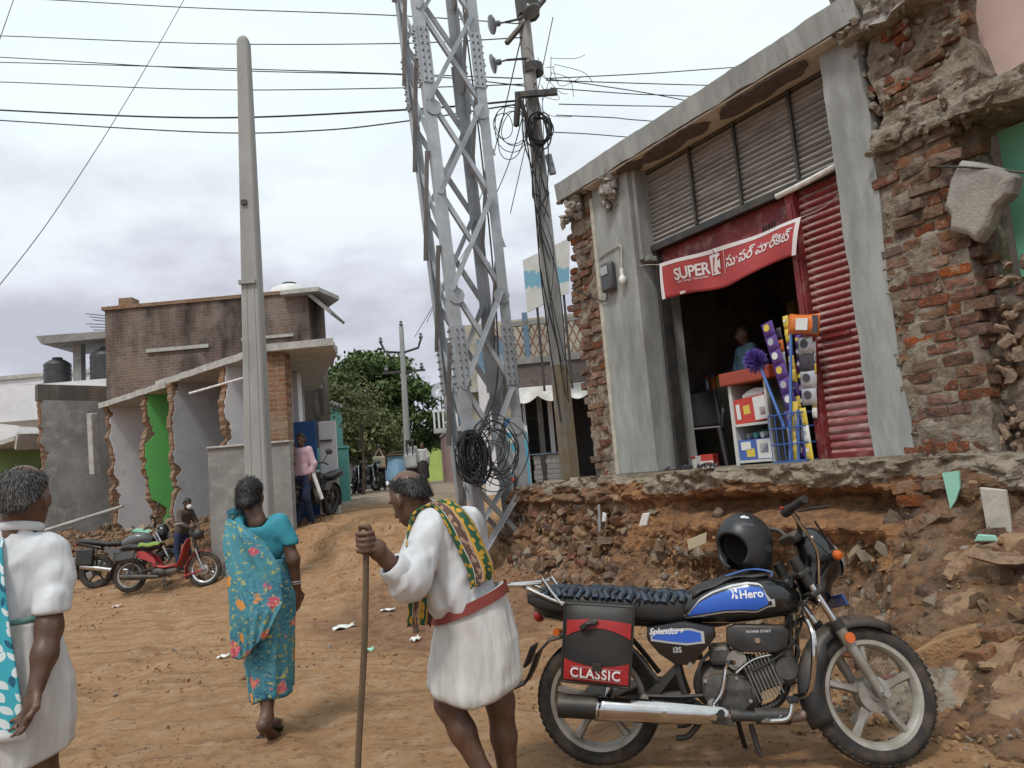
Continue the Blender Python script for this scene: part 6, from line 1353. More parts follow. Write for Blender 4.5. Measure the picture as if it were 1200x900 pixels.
# --- tank
TS = [(.40, .715, .035, .06), (.46, .715, .06, .095), (.55, .725, .085, .120), (.66, .742, .105, .142), (.76, .752, .110, .152), (.86, .752, .102, .148), (.93, .742, .085, .125), (.975, .725, .058, .085), (.99, .715, .03, .045)]
def tank_at(x):
    xs = [t[0] for t in TS]; return [float(np.interp(x, xs, [t[k] for t in TS])) for k in (1, 2, 3)]
def tank_y(x, z): zc, hh, hw_ = tank_at(x); q = min(abs(z - zc) / hh, .999); return hw_ * (1 - q ** 2.6) ** (1 / 2.6)
def ring_se(x, zc, hh, hw_, n=28, e=2.6):
    out = []
    for i in range(n):
        a = 2 * math.pi * i / n; ca, sa = math.cos(a), math.sin(a); out.append(Vector((x, hw_ * math.copysign(abs(ca) ** (2 / e), ca), zc + hh * math.copysign(abs(sa) ** (2 / e), sa))))
    return out
mb = MB(); mb.loft([ring_se(x, *tank_at(x)) for x in np.linspace(.40, .99, 30)]); mb.build('fuel_tank', 'paint_black', bike, smooth=True)
def decal(name, m_, x0, x1, lo, hi, off, ys, n=26, mrow=8, parent=bike):
    mb = MB(); mb.sheet(n, mrow, lambda a, b: (lambda x: (lambda z: Vector((x, -(ys(x, z) + off), z)))(lo(x) + (hi(x) - lo(x)) * b))(x0 + (x1 - x0) * a)); return mb.build(name, m_, parent, smooth=True, sharp=0)
def interp(pts): X = [p[0] for p in pts]; Z = [p[1] for p in pts]; return lambda x: float(np.interp(x, X, Z))
def blend(lo, hi, k): return (lambda x: lo(x) - k), (lambda x: hi(x) + k)
top_ = sorted([bkp(*p, .13) for p in ((806, 727), (820, 712), (836, 703), (858, 695), (878, 691.5), (893, 693), (899, 700), (902, 712))]); bot_ = sorted([bkp(*p, .13) for p in ((806, 728), (825, 724.5), (850, 720), (870, 719), (888, 720), (902, 713))])
tl, th__ = interp(bot_), interp(top_); xa, xb = bot_[0][0], bot_[-1][0]
decal('silver_sweep', 'decal_silver', xa - .02, xb + .03, lambda x: tl(x) - .012, lambda x: th__(x) + .018 * min(1, (x - xa + .02) / .1), .0025, tank_y)
decal('black_sweep', 'paint_black', xa - .01, xb + .016, lambda x: tl(x) - .005, lambda x: th__(x) + .010 * min(1, (x - xa + .01) / .1), .004, tank_y)
decal('blue_panel', 'paint_blue', xa, xb, tl, th__, .0055, tank_y)
def tx(px, py, off, ys, tilt=0., k=.0075):
    x0, z0 = bkp(px, py, off)
    return lambda x, y, z: (lambda X, Z: Vector((X, -(ys(X, Z) + k), Z)))(x0 + x * math.cos(tilt) - y * math.sin(tilt), z0 + x * math.sin(tilt) + y * math.cos(tilt))
text('tank_lettering', 'Hero', .050, 'white_ink', bike, tx(868, 706, .13, tank_y, .03), bold=.0012)
mb = MB(); f = tx(859, 707, .13, tank_y, .05)
for P in ([(0, 0), (.011, .012), (.011, .038), (0, .048)], [(.016, 0), (.027, .0), (.027, .012), (.016, .024)], [(.016, .034), (.027, .026), (.027, .048), (.016, .048)]):
    mb.add([f(x, y, 0) for x, y in P], [tuple(range(len(P)))])
o = mb.build('tank_emblem', 'white_ink', bike); o['kind'] = 'stuff'
mb = MB(); mb.lathe([(0, 0), (.035, 0), (.033, .012), (0, .014)], 18, Matrix.Translation((.80, 0, .855))); mb.build('filler_cap', 'chrome', bike, smooth=True)
# tank pad cloth
mb = MB(); mb.sheet(14, 10, lambda a, b: (lambda x, y: Vector((x, y, tank_at(x)[0] + tank_at(x)[1] * (1 - min(abs(y) / tank_at(x)[2], .99) ** 2.6) ** (1 / 2.6) + .008 + .006 * math.sin(a * 14 + b * 9))))(.50 + .36 * a, -.10 + .2 * b)); mb.build('tank_pad', 'vinyl_black', bike, smooth=True, solid=.008, sharp=0)
mb = MB(); mb.tube(spline([B3(850, 679, .06), B3(880, 671, .09), B3(905, 674, .1), B3(906, 680, .1)], 6), .004, 5); mb.build('blue_cord', 'handle_blue', bike, smooth=True)
# --- seat
SS = [(-.31, .80, .03, .07), (-.25, .785, .05, .105), (-.1, .765, .062, .125), (.1, .745, .068, .13), (.25, .725, .07, .125), (.38, .712, .068, .11), (.47, .715, .06, .085), (.50, .72, .045, .06)]
def seat_at(x): xs = [t[0] for t in SS]; return [float(np.interp(x, xs, [t[k] for t in SS])) for k in (1, 2, 3)]
mb = MB(); mb.loft([ring_se(x, *seat_at(x), e=3.2) for x in np.linspace(-.31, .5, 26)]); mb.build('seat', 'vinyl_black', bike, smooth=True)
cv = link('seat_cover', None, bike); nb = 21
for i in range(nb):
    x = -.21 + (.69) * i / (nb - 1); zc, hh, hw_ = seat_at(x); mb = MB()
    pts = [Vector((x + .012 * math.sin(k * 1.7 + i), hw_ * 1.02 * t, zc + hh * (1 - min(abs(t), .98) ** 3.2) ** (1 / 3.2) + .008)) for k, t in enumerate(np.linspace(-1, 1, 11))]
    mb.tube(spline(pts, 2), [(.016 + .008 * (i * 7 % 5) / 4) * (1 - .25 * abs(q)) for q in np.linspace(-1, 1, 21)], 8, flat=1.0); mb.build('padded_roll', 'woven_blue', cv, smooth=True)
# --- grab rail / carrier (chrome)
for sd in (1, -1):
    o_ = .12 * sd
    P = [B3(692, 717, .12), B3(655, 711, .12), B3(628, 700, .11), B3(607, 691, .09), B3(588, 691, .05)]; P = [Vector((p.x, -abs(p.y) * sd, p.z)) for p in P]
    mb = MB(); mb.tube(spline(P, 5), .010, 8); mb.build('grab_rail', 'chrome', bike, smooth=True)
    P = [B3(657, 714, .12), B3(644, 699, .12), B3(632, 682, .12)]; P = [Vector((p.x, -abs(p.y) * sd, p.z)) for p in P]; mb = MB(); mb.tube(P, .010, 8); mb.build('rail_upright', 'chrome', bike, smooth=True)
    P = [B3(632, 688, .12), B3(610, 690, .11), B3(588, 689, .06)]; P = [Vector((p.x, -abs(p.y) * sd, p.z)) for p in P]; mb = MB(); mb.tube(P, .007, 8); mb.build('carrier_bar', 'chrome', bike, smooth=True)
p = B3(588, 690, .05); mb = MB(); mb.tube([(p.x, -.06, p.z), (p.x - .012, 0, p.z), (p.x, .06, p.z)], .010, 8); mb.build('carrier_end', 'chrome', bike, smooth=True)
q = B3(632, 683, .12); mb = MB(); mb.tube([(q.x, -.12, q.z), (q.x, .12, q.z)], .009, 8); mb.build('carrier_crossbar', 'chrome', bike, smooth=True)
# --- tail, rear mudguard, flap
s = SDF(.010); s.cap((-.24, 0, .745), (.0, 0, .70), .055, .06, k=.05).cap((-.22, .06, .74), (.1, .08, .69), .03, .03, k=.05).cap((-.22, -.06, .74), (.1, -.08, .69), .03, .03, k=.05); s.build('tail_cowl', 'paint_black', bike)
s = SDF(.008); s.ell((-.262, 0, .715), (.035, .062, .042), (0, rad(25), 0), k=.02); s.build('tail_lamp', 'lens_red', bike)
mb = MB(); rings = []
for i, (x, z, hw_) in enumerate(((.02, .625, .075), (-.1, .63, .08), (-.2, .61, .085), (-.265, .55, .085), (-.30, .47, .08), (-.335, .41, .075), (-.40, .385, .07))): rings.append([Vector((x - .02 * (t * t), t * hw_, z - .02 * abs(t) ** 2)) for t in np.linspace(-1, 1, 7)])
mb.loft(rings, cap=False, closed=False); mb.build('rear_mudguard', 'plastic_black', bike, smooth=True, solid=.008, sharp=0)
mb = MB(); mb.box((-.325, 0, .52), (.014, .16, .11), rot=Euler((0, rad(25), 0)).to_matrix()); mb.build('rear_plate', 'plastic_black', bike, bevel=.004)
p = B3(652, 747, .15); mb = MB(); mb.tube([(p.x, -.07, p.z), (p.x, -.13, p.z)], .010, 6); mb.tube([(p.x - .01, -.12, p.z), (p.x - .01, -.15, p.z)], [.02, .017], 10); mb.build('rear_indicator', 'lens_orange', bike, smooth=True)
mb = MB(); mb.tube([(p.x, .07, p.z), (p.x, .16, p.z)], [.012, .024], 10); mb.build('rear_indicator', 'lens_orange', bike, smooth=True)
# --- saddlebag, right side: body, two red flaps, buckle, lettering
OB = .235
TLb, TRb, BRb, BLb = [bkp(*q, OB + .045) for q in ((659, 716), (742, 721), (737, 817), (656, 808))]
def bagp(a, b, d=0.):
    lo = Vector(BLb).lerp(Vector(BRb), a); hi = Vector(TLb).lerp(Vector(TRb), a); p = lo.lerp(hi, b); bul = .030 * (1 - (2 * a - 1) ** 4) * (1 - (2 * b - 1) ** 4)
    return Vector((p.x, -(OB + bul + d), p.y))
sb = link('saddlebag', None, bike)
mb = MB(); mb.sheet(14, 16, lambda a, b: bagp(a, b, .02)); mb.sheet(14, 16, lambda a, b: bagp(1 - a, b, 0) * Vector((1, 0, 1)) + Vector((0, -(OB - .06), 0)) if False else Vector((bagp(1 - a, b).x, -(OB - .07), bagp(1 - a, b).z)))
def edge_ring(d): return [bagp(a, b, d) for a, b in [(t, 0) for t in np.linspace(0, 1, 15)] + [(1, t) for t in np.linspace(0, 1, 17)[1:]] + [(1 - t, 1) for t in np.linspace(0, 1, 15)[1:]] + [(0, 1 - t) for t in np.linspace(0, 1, 17)[1:-1]]]
R1 = edge_ring(.02); R0 = [Vector((p.x, -(OB - .07), p.z)) for p in R1]; mb.loft([R1, R0], cap=False); mb.build('bag_body', 'vinyl_black', sb, smooth=True)
mb = MB(); mb.tube(R1, .006, 5, closed=True); mb.build('piping', 'plastic_black', sb, smooth=True)
mb = MB(); mb.sheet(16, 6, lambda a, b: (lambda A: bagp(A, (.585 + .13 * math.sin(math.pi * a) ** .8) * (1 - b) + (.79 + .035 * math.sin(math.pi * a)) * b, .024))(.05 + .93 * a)); mb.build('upper_red_flap', 'bag_red', sb, smooth=True, sharp=0)
mb = MB(); mb.sheet(16, 6, lambda a, b: (lambda A: bagp(A, .035 * (1 - b) + (.30 - .065 * math.sin(math.pi * a)) * b, .024))(.03 + .95 * a)); mb.build('lower_red_flap', 'bag_red', sb, smooth=True, sharp=0)
text('bag_lettering', 'CLASSIC', .062, 'white_ink', sb, lambda x, y, z: bagp(.13 + x / .345, .085 + y / .36, .029), bold=.0015, spacing=1.12)
for bb_ in (.065, .215): mb = MB(); mb.sheet(12, 1, lambda a, b: bagp(.14 + .74 * a, bb_ + .006 * b, .0285)); mb.build('red_rule', 'decal_silver', sb)
mb = MB(); mb.sheet(3, 3, lambda a, b: bagp(.46 + .13 * a, .19 + .09 * b, .032)); mb.build('buckle', 'plastic_black', sb, solid=.012)
mb = MB(); mb.tube(spline([bagp(.27, .70, .03), bagp(.33, .74, .045), bagp(.42, .79, .035), bagp(.5, .82, .03)], 4), [.014] * 13, 6, flat=.6); mb.tube(spline([bagp(.3, .69, .03), bagp(.36, .77, .05), bagp(.47, .77, .035)], 4), .011, 6); mb.build('flap_emblem', 'vinyl_black', sb, smooth=True)
mb = MB(); mb.tube(spline([B3(742, 716, .2), B3(748, 708, .21), B3(748, 718, .2)], 4), .005, 5); mb.tube([B3(662, 716, .24), B3(668, 712, .12)], .012, 5); mb.build('bag_strap', 'vinyl_black', sb)
# --- side cover and air box, decals, lettering
SC = [bkp(*q, .13) for q in ((757, 740), (800, 733), (838, 739), (840, 752), (826, 768), (812, 786), (790, 784), (772, 772), (758, 756))]
mb = MB(); mb.loft([[Vector((x, -d, z)) for x, z in [((px - .42) * k + .42, (pz - .56) * k + .56) for px, pz in SC]] for d, k in ((.06, .97), (.115, 1), (.13, .96), (.135, .8))]); mb.build('side_cover', 'paint_black', bike, smooth=True, sharp=rad(30))
scy = lambda x, z: .135
lo_ = interp(sorted([bkp(*q, .135) for q in ((764, 754), (785, 757), (806, 759), (820, 757))])); hi_ = interp(sorted([bkp(*q, .135) for q in ((762, 748), (785, 744.5), (810, 744), (824, 748))])); a0, a1 = bkp(764, 750, .135)[0], bkp(822, 750, .135)[0]
decal('cover_silver', 'decal_silver', a0 - .008, a1 + .014, lambda x: lo_(x) - .01, lambda x: hi_(x) + .010, .002, scy, 12, 3); decal('cover_blue', 'paint_blue', a0, a1, lo_, hi_, .0035, scy, 12, 3)
text('cover_lettering', 'Splendor+', .038, 'white_ink', bike, tx(760.5, 748.5, .135, scy, -.02, .006), shear=.3, bold=.0008); text('cover_badge', 'i3S', .034, 'decal_silver', bike, tx(789, 770, .135, scy, 0, .003), bold=.001)
AB = [bkp(*q, .11) for q in ((852, 741), (862, 737), (920, 738), (927, 744), (925, 764), (914, 770), (866, 769), (852, 760))]
mb = MB(); cx, cz = .77, .565; mb.loft([[Vector((x, -d, z)) for x, z in [((px - cx) * k + cx, (pz - cz) * k + cz) for px, pz in AB]] for d, k in ((.03, .95), (.095, 1), (.112, .97), (.118, .86))]); mb.build('air_box', 'plastic_black', bike, smooth=True, sharp=rad(30))
text('box_lettering', 'POWER START', .0165, 'white_ink', bike, tx(876, 747, .12, lambda x, z: .118, 0, .002)); mb = MB(); p = B3(889, 755.5, .12); mb.cyl((p.x, -.112, p.z), (p.x, -.126, p.z), .013, n=12); mb.build('box_bolt', 'chrome', bike)
# --- frame
def fr(name, pts, r=.016, m_='plastic_black', both=False):
    for sgn in ((1, -1) if both else (1,)):
        mb = MB(); mb.tube(spline([(x, y * sgn, z) for x, y, z in pts], 5), r, 8); mb.build(name, m_, bike, smooth=True)
fr('down_tube', [(.965, 0, .84), (.93, -.02, .62), (.90, -.03, .40), (.84, -.03, .28), (.72, -.05, .24)], .019)
fr('top_tube', [(.96, 0, .82), (.7, 0, .66), (.42, 0, .64), (-.15, .0, .70)], .02)
fr('seat_tube', [(.43, .09, .66), (.40, .1, .45), (.43, .1, .30)], .016, both=True)
fr('subframe', [(.3, .11, .40), (.12, .12, .62), (-.1, .11, .68)], .013, both=True)
fr('swing_arm', [(.42, .085, .33), (.2, .085, .315), (0, .085, .302)], .020, both=True)
mb = MB(); mb.box((-.0, -.09, .302), (.06, .03, .035)); mb.build('axle_block', 'alloy', bike); mb = MB(); mb.cyl((0, -.1, .302), (0, .1, .302), .012, n=8); mb.build('rear_axle', 'alloy', bike)
for sgn in (-1, 1):
    mb = MB(); a, b = Vector((.06, .12 * sgn, .33)), Vector((.14, .12 * sgn, .62)); mb.tube([a, b], .018, 10); pts = [a.lerp(b, .25 + .6 * k / 60) + Vector((.03 * math.cos(k * .75), .03 * math.sin(k * .75), 0)) for k in range(61)]; mb.tube(pts, .006, 5); mb.build('shock_absorber', 'chrome', bike, smooth=True)
mb = MB(); mb.prism([(.05, .36), (.42, .40), (.44, .30), (.05, .26)], .06, .09); mb.build('chain_case', 'plastic_black', bike, bevel=.01)
mb = MB(); mb.prism([bkp(*q, .1) for q in ((752, 826), (756, 818), (790, 784), (798, 786), (772, 818), (812, 822), (822, 828), (808, 832))], -.11, -.085); mb.build('peg_bracket', 'plastic_black', bike)
p = B3(755, 824, .14); mb = MB(); mb.cyl((p.x, -.11, p.z), (p.x, -.145, p.z), .020, n=12); mb.cyl((p.x, -.14, p.z), (p.x, -.152, p.z), .011, n=8); mb.build('pivot_bolt', 'alloy', bike, smooth=True)
fr('brake_rod', [(p.x, -.125, p.z + .01), (.4, -.125, .33), (.62, -.12, .335)], .009, 'plastic_black')
# --- engine
s = SDF(.008); e1 = B3(857, 812, .1)
s.ell((.62, -.03, .335), (.125, .12, .095), k=.03).ell((.53, -.02, .36), (.07, .10, .085), k=.04).ell((.70, -.02, .30), (.07, .10, .07), k=.04).cap((.56, 0, .41), (.66, 0, .40), .06, .055, k=.04); s.build('crankcase', 'engine_grey', bike)
mb = MB(); P = [(.525, .275), (.50, .33), (.515, .405), (.56, .425), (.665, .42), (.72, .36), (.725, .30), (.68, .265)]; mb.loft([[Vector(((x - .61) * k + .61, -d, (z - .345) * k + .345)) for x, z in P] for d, k in ((.10, 1.), (.135, 1.), (.148, .93), (.15, .8))]); mb.build('clutch_cover', 'engine_grey', bike, smooth=True, sharp=rad(25))
text('cover_script', 'Hero', .045, 'steel_dark', bike, lambda x, y, z: Vector((.60 + x, -.1525, .335 + y)), bold=.001)
for x, z in ((.53, .29), (.52, .40), (.66, .41), (.71, .31), (.60, .27)): mb = MB(); mb.cyl((x, -.14, z), (x, -.156, z), .009, n=6); mb.build('cover_bolt', 'alloy', bike)
cd_ = Vector((.93, 0, .30)).normalized(); cp_ = Vector((.70, 0, .375)); rotc = Matrix((cd_, Vector((0, 1, 0)), cd_.cross(Vector((0, 1, 0))))).transposed()
mb = MB(); mb.box(cp_ + cd_ * .10, (.18, .13, .13), rot=rotc); mb.build('cylinder', 'fin_grey', bike, bevel=.01)
for i in range(8): mb = MB(); mb.box(cp_ + cd_ * (.025 + .0165 * i), (.006, .20, .19 - .006 * (i % 2)), rot=rotc); mb.build('cooling_fin', 'fin_grey', bike)
mb = MB(); mb.box(cp_ + cd_ * .205, (.10, .15, .17), rot=rotc); mb.build('cylinder_head', 'engine_grey', bike, bevel=.03, smooth=True); mb = MB(); c_ = cp_ + cd_ * .2 + Vector((0, -.075, 0)); mb.cyl(c_, c_ + Vector((0, -.02, 0)), .05, n=16); mb.build('head_cover', 'engine_grey', bike, smooth=True)
mb = MB(); c_ = B3(864, 777, .08); mb.cyl((c_.x, -.02, c_.z), (c_.x, -.10, c_.z), .045, n=16); mb.cyl((c_.x, -.1, c_.z), (c_.x, -.108, c_.z), .03, n=14); mb.build('carburettor', 'alloy', bike, smooth=True)
mb = MB(); mb.tube(spline([(.60, 0, .5), (.68, 0, .47), (.76, 0, .46)], 4), .028, 8); mb.build('inlet_pipe', 'black_rubber', bike, smooth=True)
K_ = [B3(*q, .17) for q in ((853, 784), (850, 800), (846, 818), (837, 831))]; mb = MB(); mb.tube(spline([B3(862, 784, .2), *K_], 4), .010, 8); mb.build('kick_lever', 'chrome', bike, smooth=True); mb = MB(); c_ = B3(836, 830, .15); mb.cyl((c_.x, -.12, c_.z), (c_.x, -.17, c_.z), .024, n=10); mb.build('kick_boss', 'alloy', bike, smooth=True)
# --- exhaust
mb = MB(); mb.tube(spline([(.90, -.05, .40), (.96, -.08, .36), (.965, -.10, .28), (.92, -.12, .235), (.84, -.14, .235)], 5), .022, 10); mb.build('exhaust_bend', 'rust_pipe', bike, smooth=True)
mb = MB(); mb.tube([(.87, -.14, .24), (.72, -.15, .245)], .036, 14); mb.build('heat_shield', 'plastic_black', bike, smooth=True)
for x in (.83, .76): mb = MB(); mb.cyl((x, -.17, .245), (x, -.182, .245), .009, n=8); mb.build('shield_bolt', 'chrome', bike)
E0, E1 = Vector((.74, -.16, .245)), Vector((-.165, -.19, .315)); ml = lambda t: E0.lerp(E1, t)
mb = MB(); mb.tube([ml(t) for t in (0, .08, .16, .4, .7, .96, 1.0)], [.022, .024, .036, .045, .050, .050, .042], 18); mb.build('muffler', 'steel_dark', bike, smooth=True)
mb = MB(); rings = []
for t in np.linspace(.14, .80, 20):
    c_ = ml(t); r_ = float(np.interp(t, [.14, .4, .80], [.041, .052, .058])); cut_ = .55 + .3 * math.sin((t - .14) / .66 * 9) * .3; rings.append([c_ + Vector((.028 * (t > .75) * q * 1.0, -r_ * math.cos(a), r_ * math.sin(a))) for q, a in [(k / 9 - .5, -1.15 + 2.35 * k / 9) for k in range(10)]])
mb.loft(rings, cap=False, closed=False); ms = mb.build('muffler_shield', 'chrome', bike, smooth=True, solid=.003, sharp=0)
mb = MB(); mb.tube([ml(.80), ml(1.0)], [.0535, .0545], 18, cap=False); mb.tube([ml(.995), ml(1.0)], [.05, .05], 18); mb.build('muffler_end', 'plastic_black', bike, smooth=True)
for t in (.22, .46): mb = MB(); c_ = ml(t) + Vector((0, -.056, .0)); mb.cyl(c_, c_ + Vector((0, -.012, 0)), .014, n=12); mb.cyl(c_ + Vector((0, -.012, 0)), c_ + Vector((0, -.014, 0)), .007, n=8); mb.build('shield_bolt', 'chrome', bike)
mb = MB(); mb.prism([(ml(.12).x, .215), (ml(.24).x, .232), (ml(.2).x, .26), (ml(.14).x, .25)], -.216, -.212); mb.build('shield_slot', 'steel_dark', bike)
# --- guards, pegs, stands
fr('leg_guard', [(.955, -.06, .62), (.985, -.20, .66), (1.0, -.27, .60), (.985, -.28, .48), (.955, -.24, .36), (.91, -.08, .31)], .013, 'chrome', both=True)
fr('brake_pedal', [(.70, -.14, .225), (.80, -.20, .235), (.86, -.21, .25), (.885, -.2, .31)], .011, 'chrome'); mb = MB(); mb.box((.885, -.215, .325), (.05, .06, .022)); mb.build('pedal_pad', 'black_rubber', bike, bevel=.006)
for sgn in (-1, 1): mb = MB(); mb.tube([(.58, sgn * .12, .265), (.57, sgn * .26, .275)], .017, 8); mb.build('footpeg', 'black_rubber', bike, smooth=True)
fr('side_stand', [(.64, .12, .26), (.66, .19, .10), (.68, .24, -.01)], .012, 'plastic_black'); fr('centre_stand', [(.50, .1, .24), (.42, .12, .16), (.36, .12, .15)], .014, both=True)
mb = MB(); mb.tube(spline([(.70, -.10, .20), (.72, -.11, .09), (.735, -.11, .07)], 4), .012, 6); mb.build('stand_foot', 'plastic_black', bike)
# helmet on the tank
hx, hz0 = bkp(879, 638, .02)
hm = thing('helmet', 'matte black open helmet resting on the motorcycle tank', 'helmet', BR0 + _bx * hx + np.array([0, .09, hz0 - .005]), bike.rotation_euler.z); hm.rotation_euler = (rad(-4), rad(12), hm.rotation_euler.z + rad(32))
mat('helmet_matte', (.016, .017, .019), .42, col2=(.022, .023, .026), ns=5); mat('helmet_lining', (.012, .012, .013), .95)
s = SDF(.006); s.ell((0, 0, .01), (.138, .122, .138), k=.02).ell((.01, 0, -.07), (.115, .112, .10), k=.05); s.ell((.0, 0, .0), (.112, .098, .112), k=.01, sub=True).ell((.01, 0, -.12), (.088, .088, .13), k=.01, sub=True)
s.ell((-.12, -.035, -.045), (.10, .088, .075), (0, 0, .25), k=.015, sub=True).cap((-.06, -.06, -.16), (-.02, -.14, -.17), .055, .05, k=.02, sub=True)
s.build('shell', 'helmet_matte', hm)
s = SDF(.008); s.ell((0.02, 0.015, .0), (.113, .10, .112), k=.01); s.ell((-.05, -.03, -.04), (.10, .085, .11), k=.01, sub=True); s.build('lining', 'helmet_lining', hm)
def hell(x, y, z=0): # wrap lettering on the shell's near side
    a = x / .13; b = y / .135; return Vector((-.138 * math.sin(.15 - a) * math.cos(b), -.125 * math.cos(.15 - a) * math.cos(b), .01 + .14 * math.sin(b)))
text('shell_lettering', 'vega', .034, 'white_ink', hm, lambda x, y, z: hell(.035 - x - .06, .128 - y), shear=.2, bold=.001); mb = MB(); mb.sheet(4, 2, lambda a, b: hell(-.07 + .06 * a, .062 + .02 * b)); mb.build('shell_sticker', 'pack_dark', hm)
mb = MB(); mb.cyl(Vector((.05, -.108, -.02)), Vector((.05, -.122, -.02)), .018, n=12); mb.build('visor_screw', 'plastic_black', hm)

fr('wiring_loom', [(.97, -.05, .84), (.94, -.06, .70), (.90, -.07, .62), (.80, -.06, .63)], .008, 'wire_black'); fr('plug_lead', [(.88, -.06, .60), (.95, -.10, .52), (.93, -.09, .46)], .006, 'wire_black'); fr('clutch_cable', [(.99, .02, .90), (.99, -.08, .66), (.90, -.10, .52), (.74, -.11, .43)], .005, 'wire_black'); fr('breather_hose', [(.56, -.08, .52), (.50, -.12, .46), (.49, -.12, .36)], .009, 'black_rubber'); fr('oil_pipe', [(.66, -.14, .43), (.74, -.12, .48), (.84, -.09, .50)], .006, 'chrome')
for x, z in ((.46, .47), (.57, .245)): mb = MB(); mb.cyl((x, -.12, z), (x, -.145, z), .012, n=8); mb.build('frame_bolt', 'alloy', bike)
mb = MB(); mb.box((.60, -.03, .50), (.10, .13, .09)); mb.build('carburettor_bowl', 'engine_grey', bike, bevel=.02); mb = MB(); mb.box((.47, .0, .55), (.10, .16, .14)); mb.build('battery_box', 'plastic_black', bike, bevel=.015)
# ================================================================ people
mat('skin_dark', (.125, .064, .041), .46, col2=(.08, .04, .026), ns=14, spec=.45, bump=.25, bs=70, bd=.003); mat('skin_brown', (.15, .078, .048), .55, col2=(.12, .06, .038), ns=9, spec=.35)
mat('hair_black', (.012, .011, .011), .6, bump=.5, bs=90, bd=.01, stretch=(1, 1, .25)); mat('hair_grey', (.085, .082, .08), .75, col2=(.02, .019, .019), ns=60, mix=(.35, .6), bump=.5, bs=120, bd=.008, stretch=(1.2, 1.2, .12)); mat('hair_thin', (.05, .035, .028), .65, col2=(.02, .016, .015), ns=60, mix=(.4, .6), bump=.5, bs=90, bd=.008)
mat('strand_grey', (.115, .11, .106), .6, col2=(.035, .033, .033), ns=70, mix=(.4, .6)); mat('strand_black', (.018, .016, .016), .5, col2=(.06, .055, .052), ns=60, mix=(.55, .75)); mat('shirt_white', (.60, .615, .635), .85, col2=(.52, .53, .55), ns=4, bump=.5, bs=7, bd=.035, bdet=2, stretch=(1.7, 1.7, .6), crease=.26); mat('dhoti_white', (.56, .555, .54), .9, col2=(.46, .445, .42), ns=5, bump=.55, bs=8, bd=.035, bdet=2, stretch=(2.3, 2.3, .4), crease=.26)
mat('border_red', (.20, .04, .03), .85); mat('belt_green', (.12, .27, .24), .8); mat('sandal', (.035, .025, .02), .8)
def frame3(yaw, pitch=0, roll=0):
    """head axes: columns right, forward, up; yaw 0 faces +Y (away from the viewer)"""
    M_ = Matrix.Rotation(yaw, 3, 'Z') @ Matrix.Rotation(pitch, 3, 'X') @ Matrix.Rotation(roll, 3, 'Y'); return M_
def head(s, c, M_, k=1., ear=True):
    c = Vector(c); X = lambda a, b, d: c + M_ @ Vector((a, b, d)) * k
    s.ell(X(0, -.012, .02), (.074 * k, .093 * k, .098 * k), M_, k=.02).ell(X(0, .025, -.045), (.058 * k, .062 * k, .072 * k), M_, k=.035).ell(X(0, .05, -.085), (.032 * k, .03 * k, .026 * k), M_, k=.03)
    s.cap(X(0, .082, .012), X(0, .106, -.028), .010 * k, .015 * k, k=.015); s.ell(X(0, .094, -.062), (.024 * k, .012 * k, .008 * k), M_, k=.008); s.ell(X(0, .08, .028), (.05 * k, .014 * k, .009 * k), M_, k=.015)
    for q in (-1, 1):
        s.ell(X(.03 * q, .088, .006), (.017 * k, .012 * k, .010 * k), M_, k=.006, sub=True)
        if ear: s.ell(X(.078 * q, -.005, -.012), (.012 * k, .022 * k, .033 * k), M_, k=.008)
def hair(name, c, M_, m_, parent, k=1., h=.008, low=-.06, front=.03, bald=None, grow=.007, bun=None):
    c = Vector(c); s = SDF(h); X = lambda a, b, d: c + M_ @ Vector((a, b, d)) * k
    s.ell(X(0, -.014, .02), ((.074 + grow) * k, (.093 + grow) * k, (.098 + grow) * k), M_, k=.02); s.ell(X(0, -.045, -.03), ((.066 + grow) * k, (.05 + grow) * k, .05 * k), M_, k=.03)
    if bun: s.ell(X(*bun[0]), tuple(q * k for q in bun[1]), M_, k=.02)
    R_ = np.array(M_)
    def cut(X_, Y_, Z_):
        dx, dy, dz = X_ - c.x, Y_ - c.y, Z_ - c.z
        f = (R_[0][1] * dx + R_[1][1] * dy + R_[2][1] * dz) / k; u = (R_[0][2] * dx + R_[1][2] * dy + R_[2][2] * dz) / k; l = (R_[0][0] * dx + R_[1][0] * dy + R_[2][0] * dz) / k
        n = .014 * fbm(X_ * 45, Y_ * 45, Z_ * 30, 3)
        d = np.maximum(low - u + n, np.minimum(f - front + (u - .05) * -.9, .2) + n)
        if bald is not None: d = np.maximum(d, -(np.sqrt((l / (bald[1] * .85)) ** 2 + ((f - bald[0]) / bald[1]) ** 2 + ((u - .12) / bald[2]) ** 2) - 1) * .05 + n)
        return d * k
    return s.build(name, m_, parent, cut=cut, smooth=1, disp=lambda X_, Y_, Z_: .004 * fbm(X_ * 55, Y_ * 55, Z_ * 40, 2))
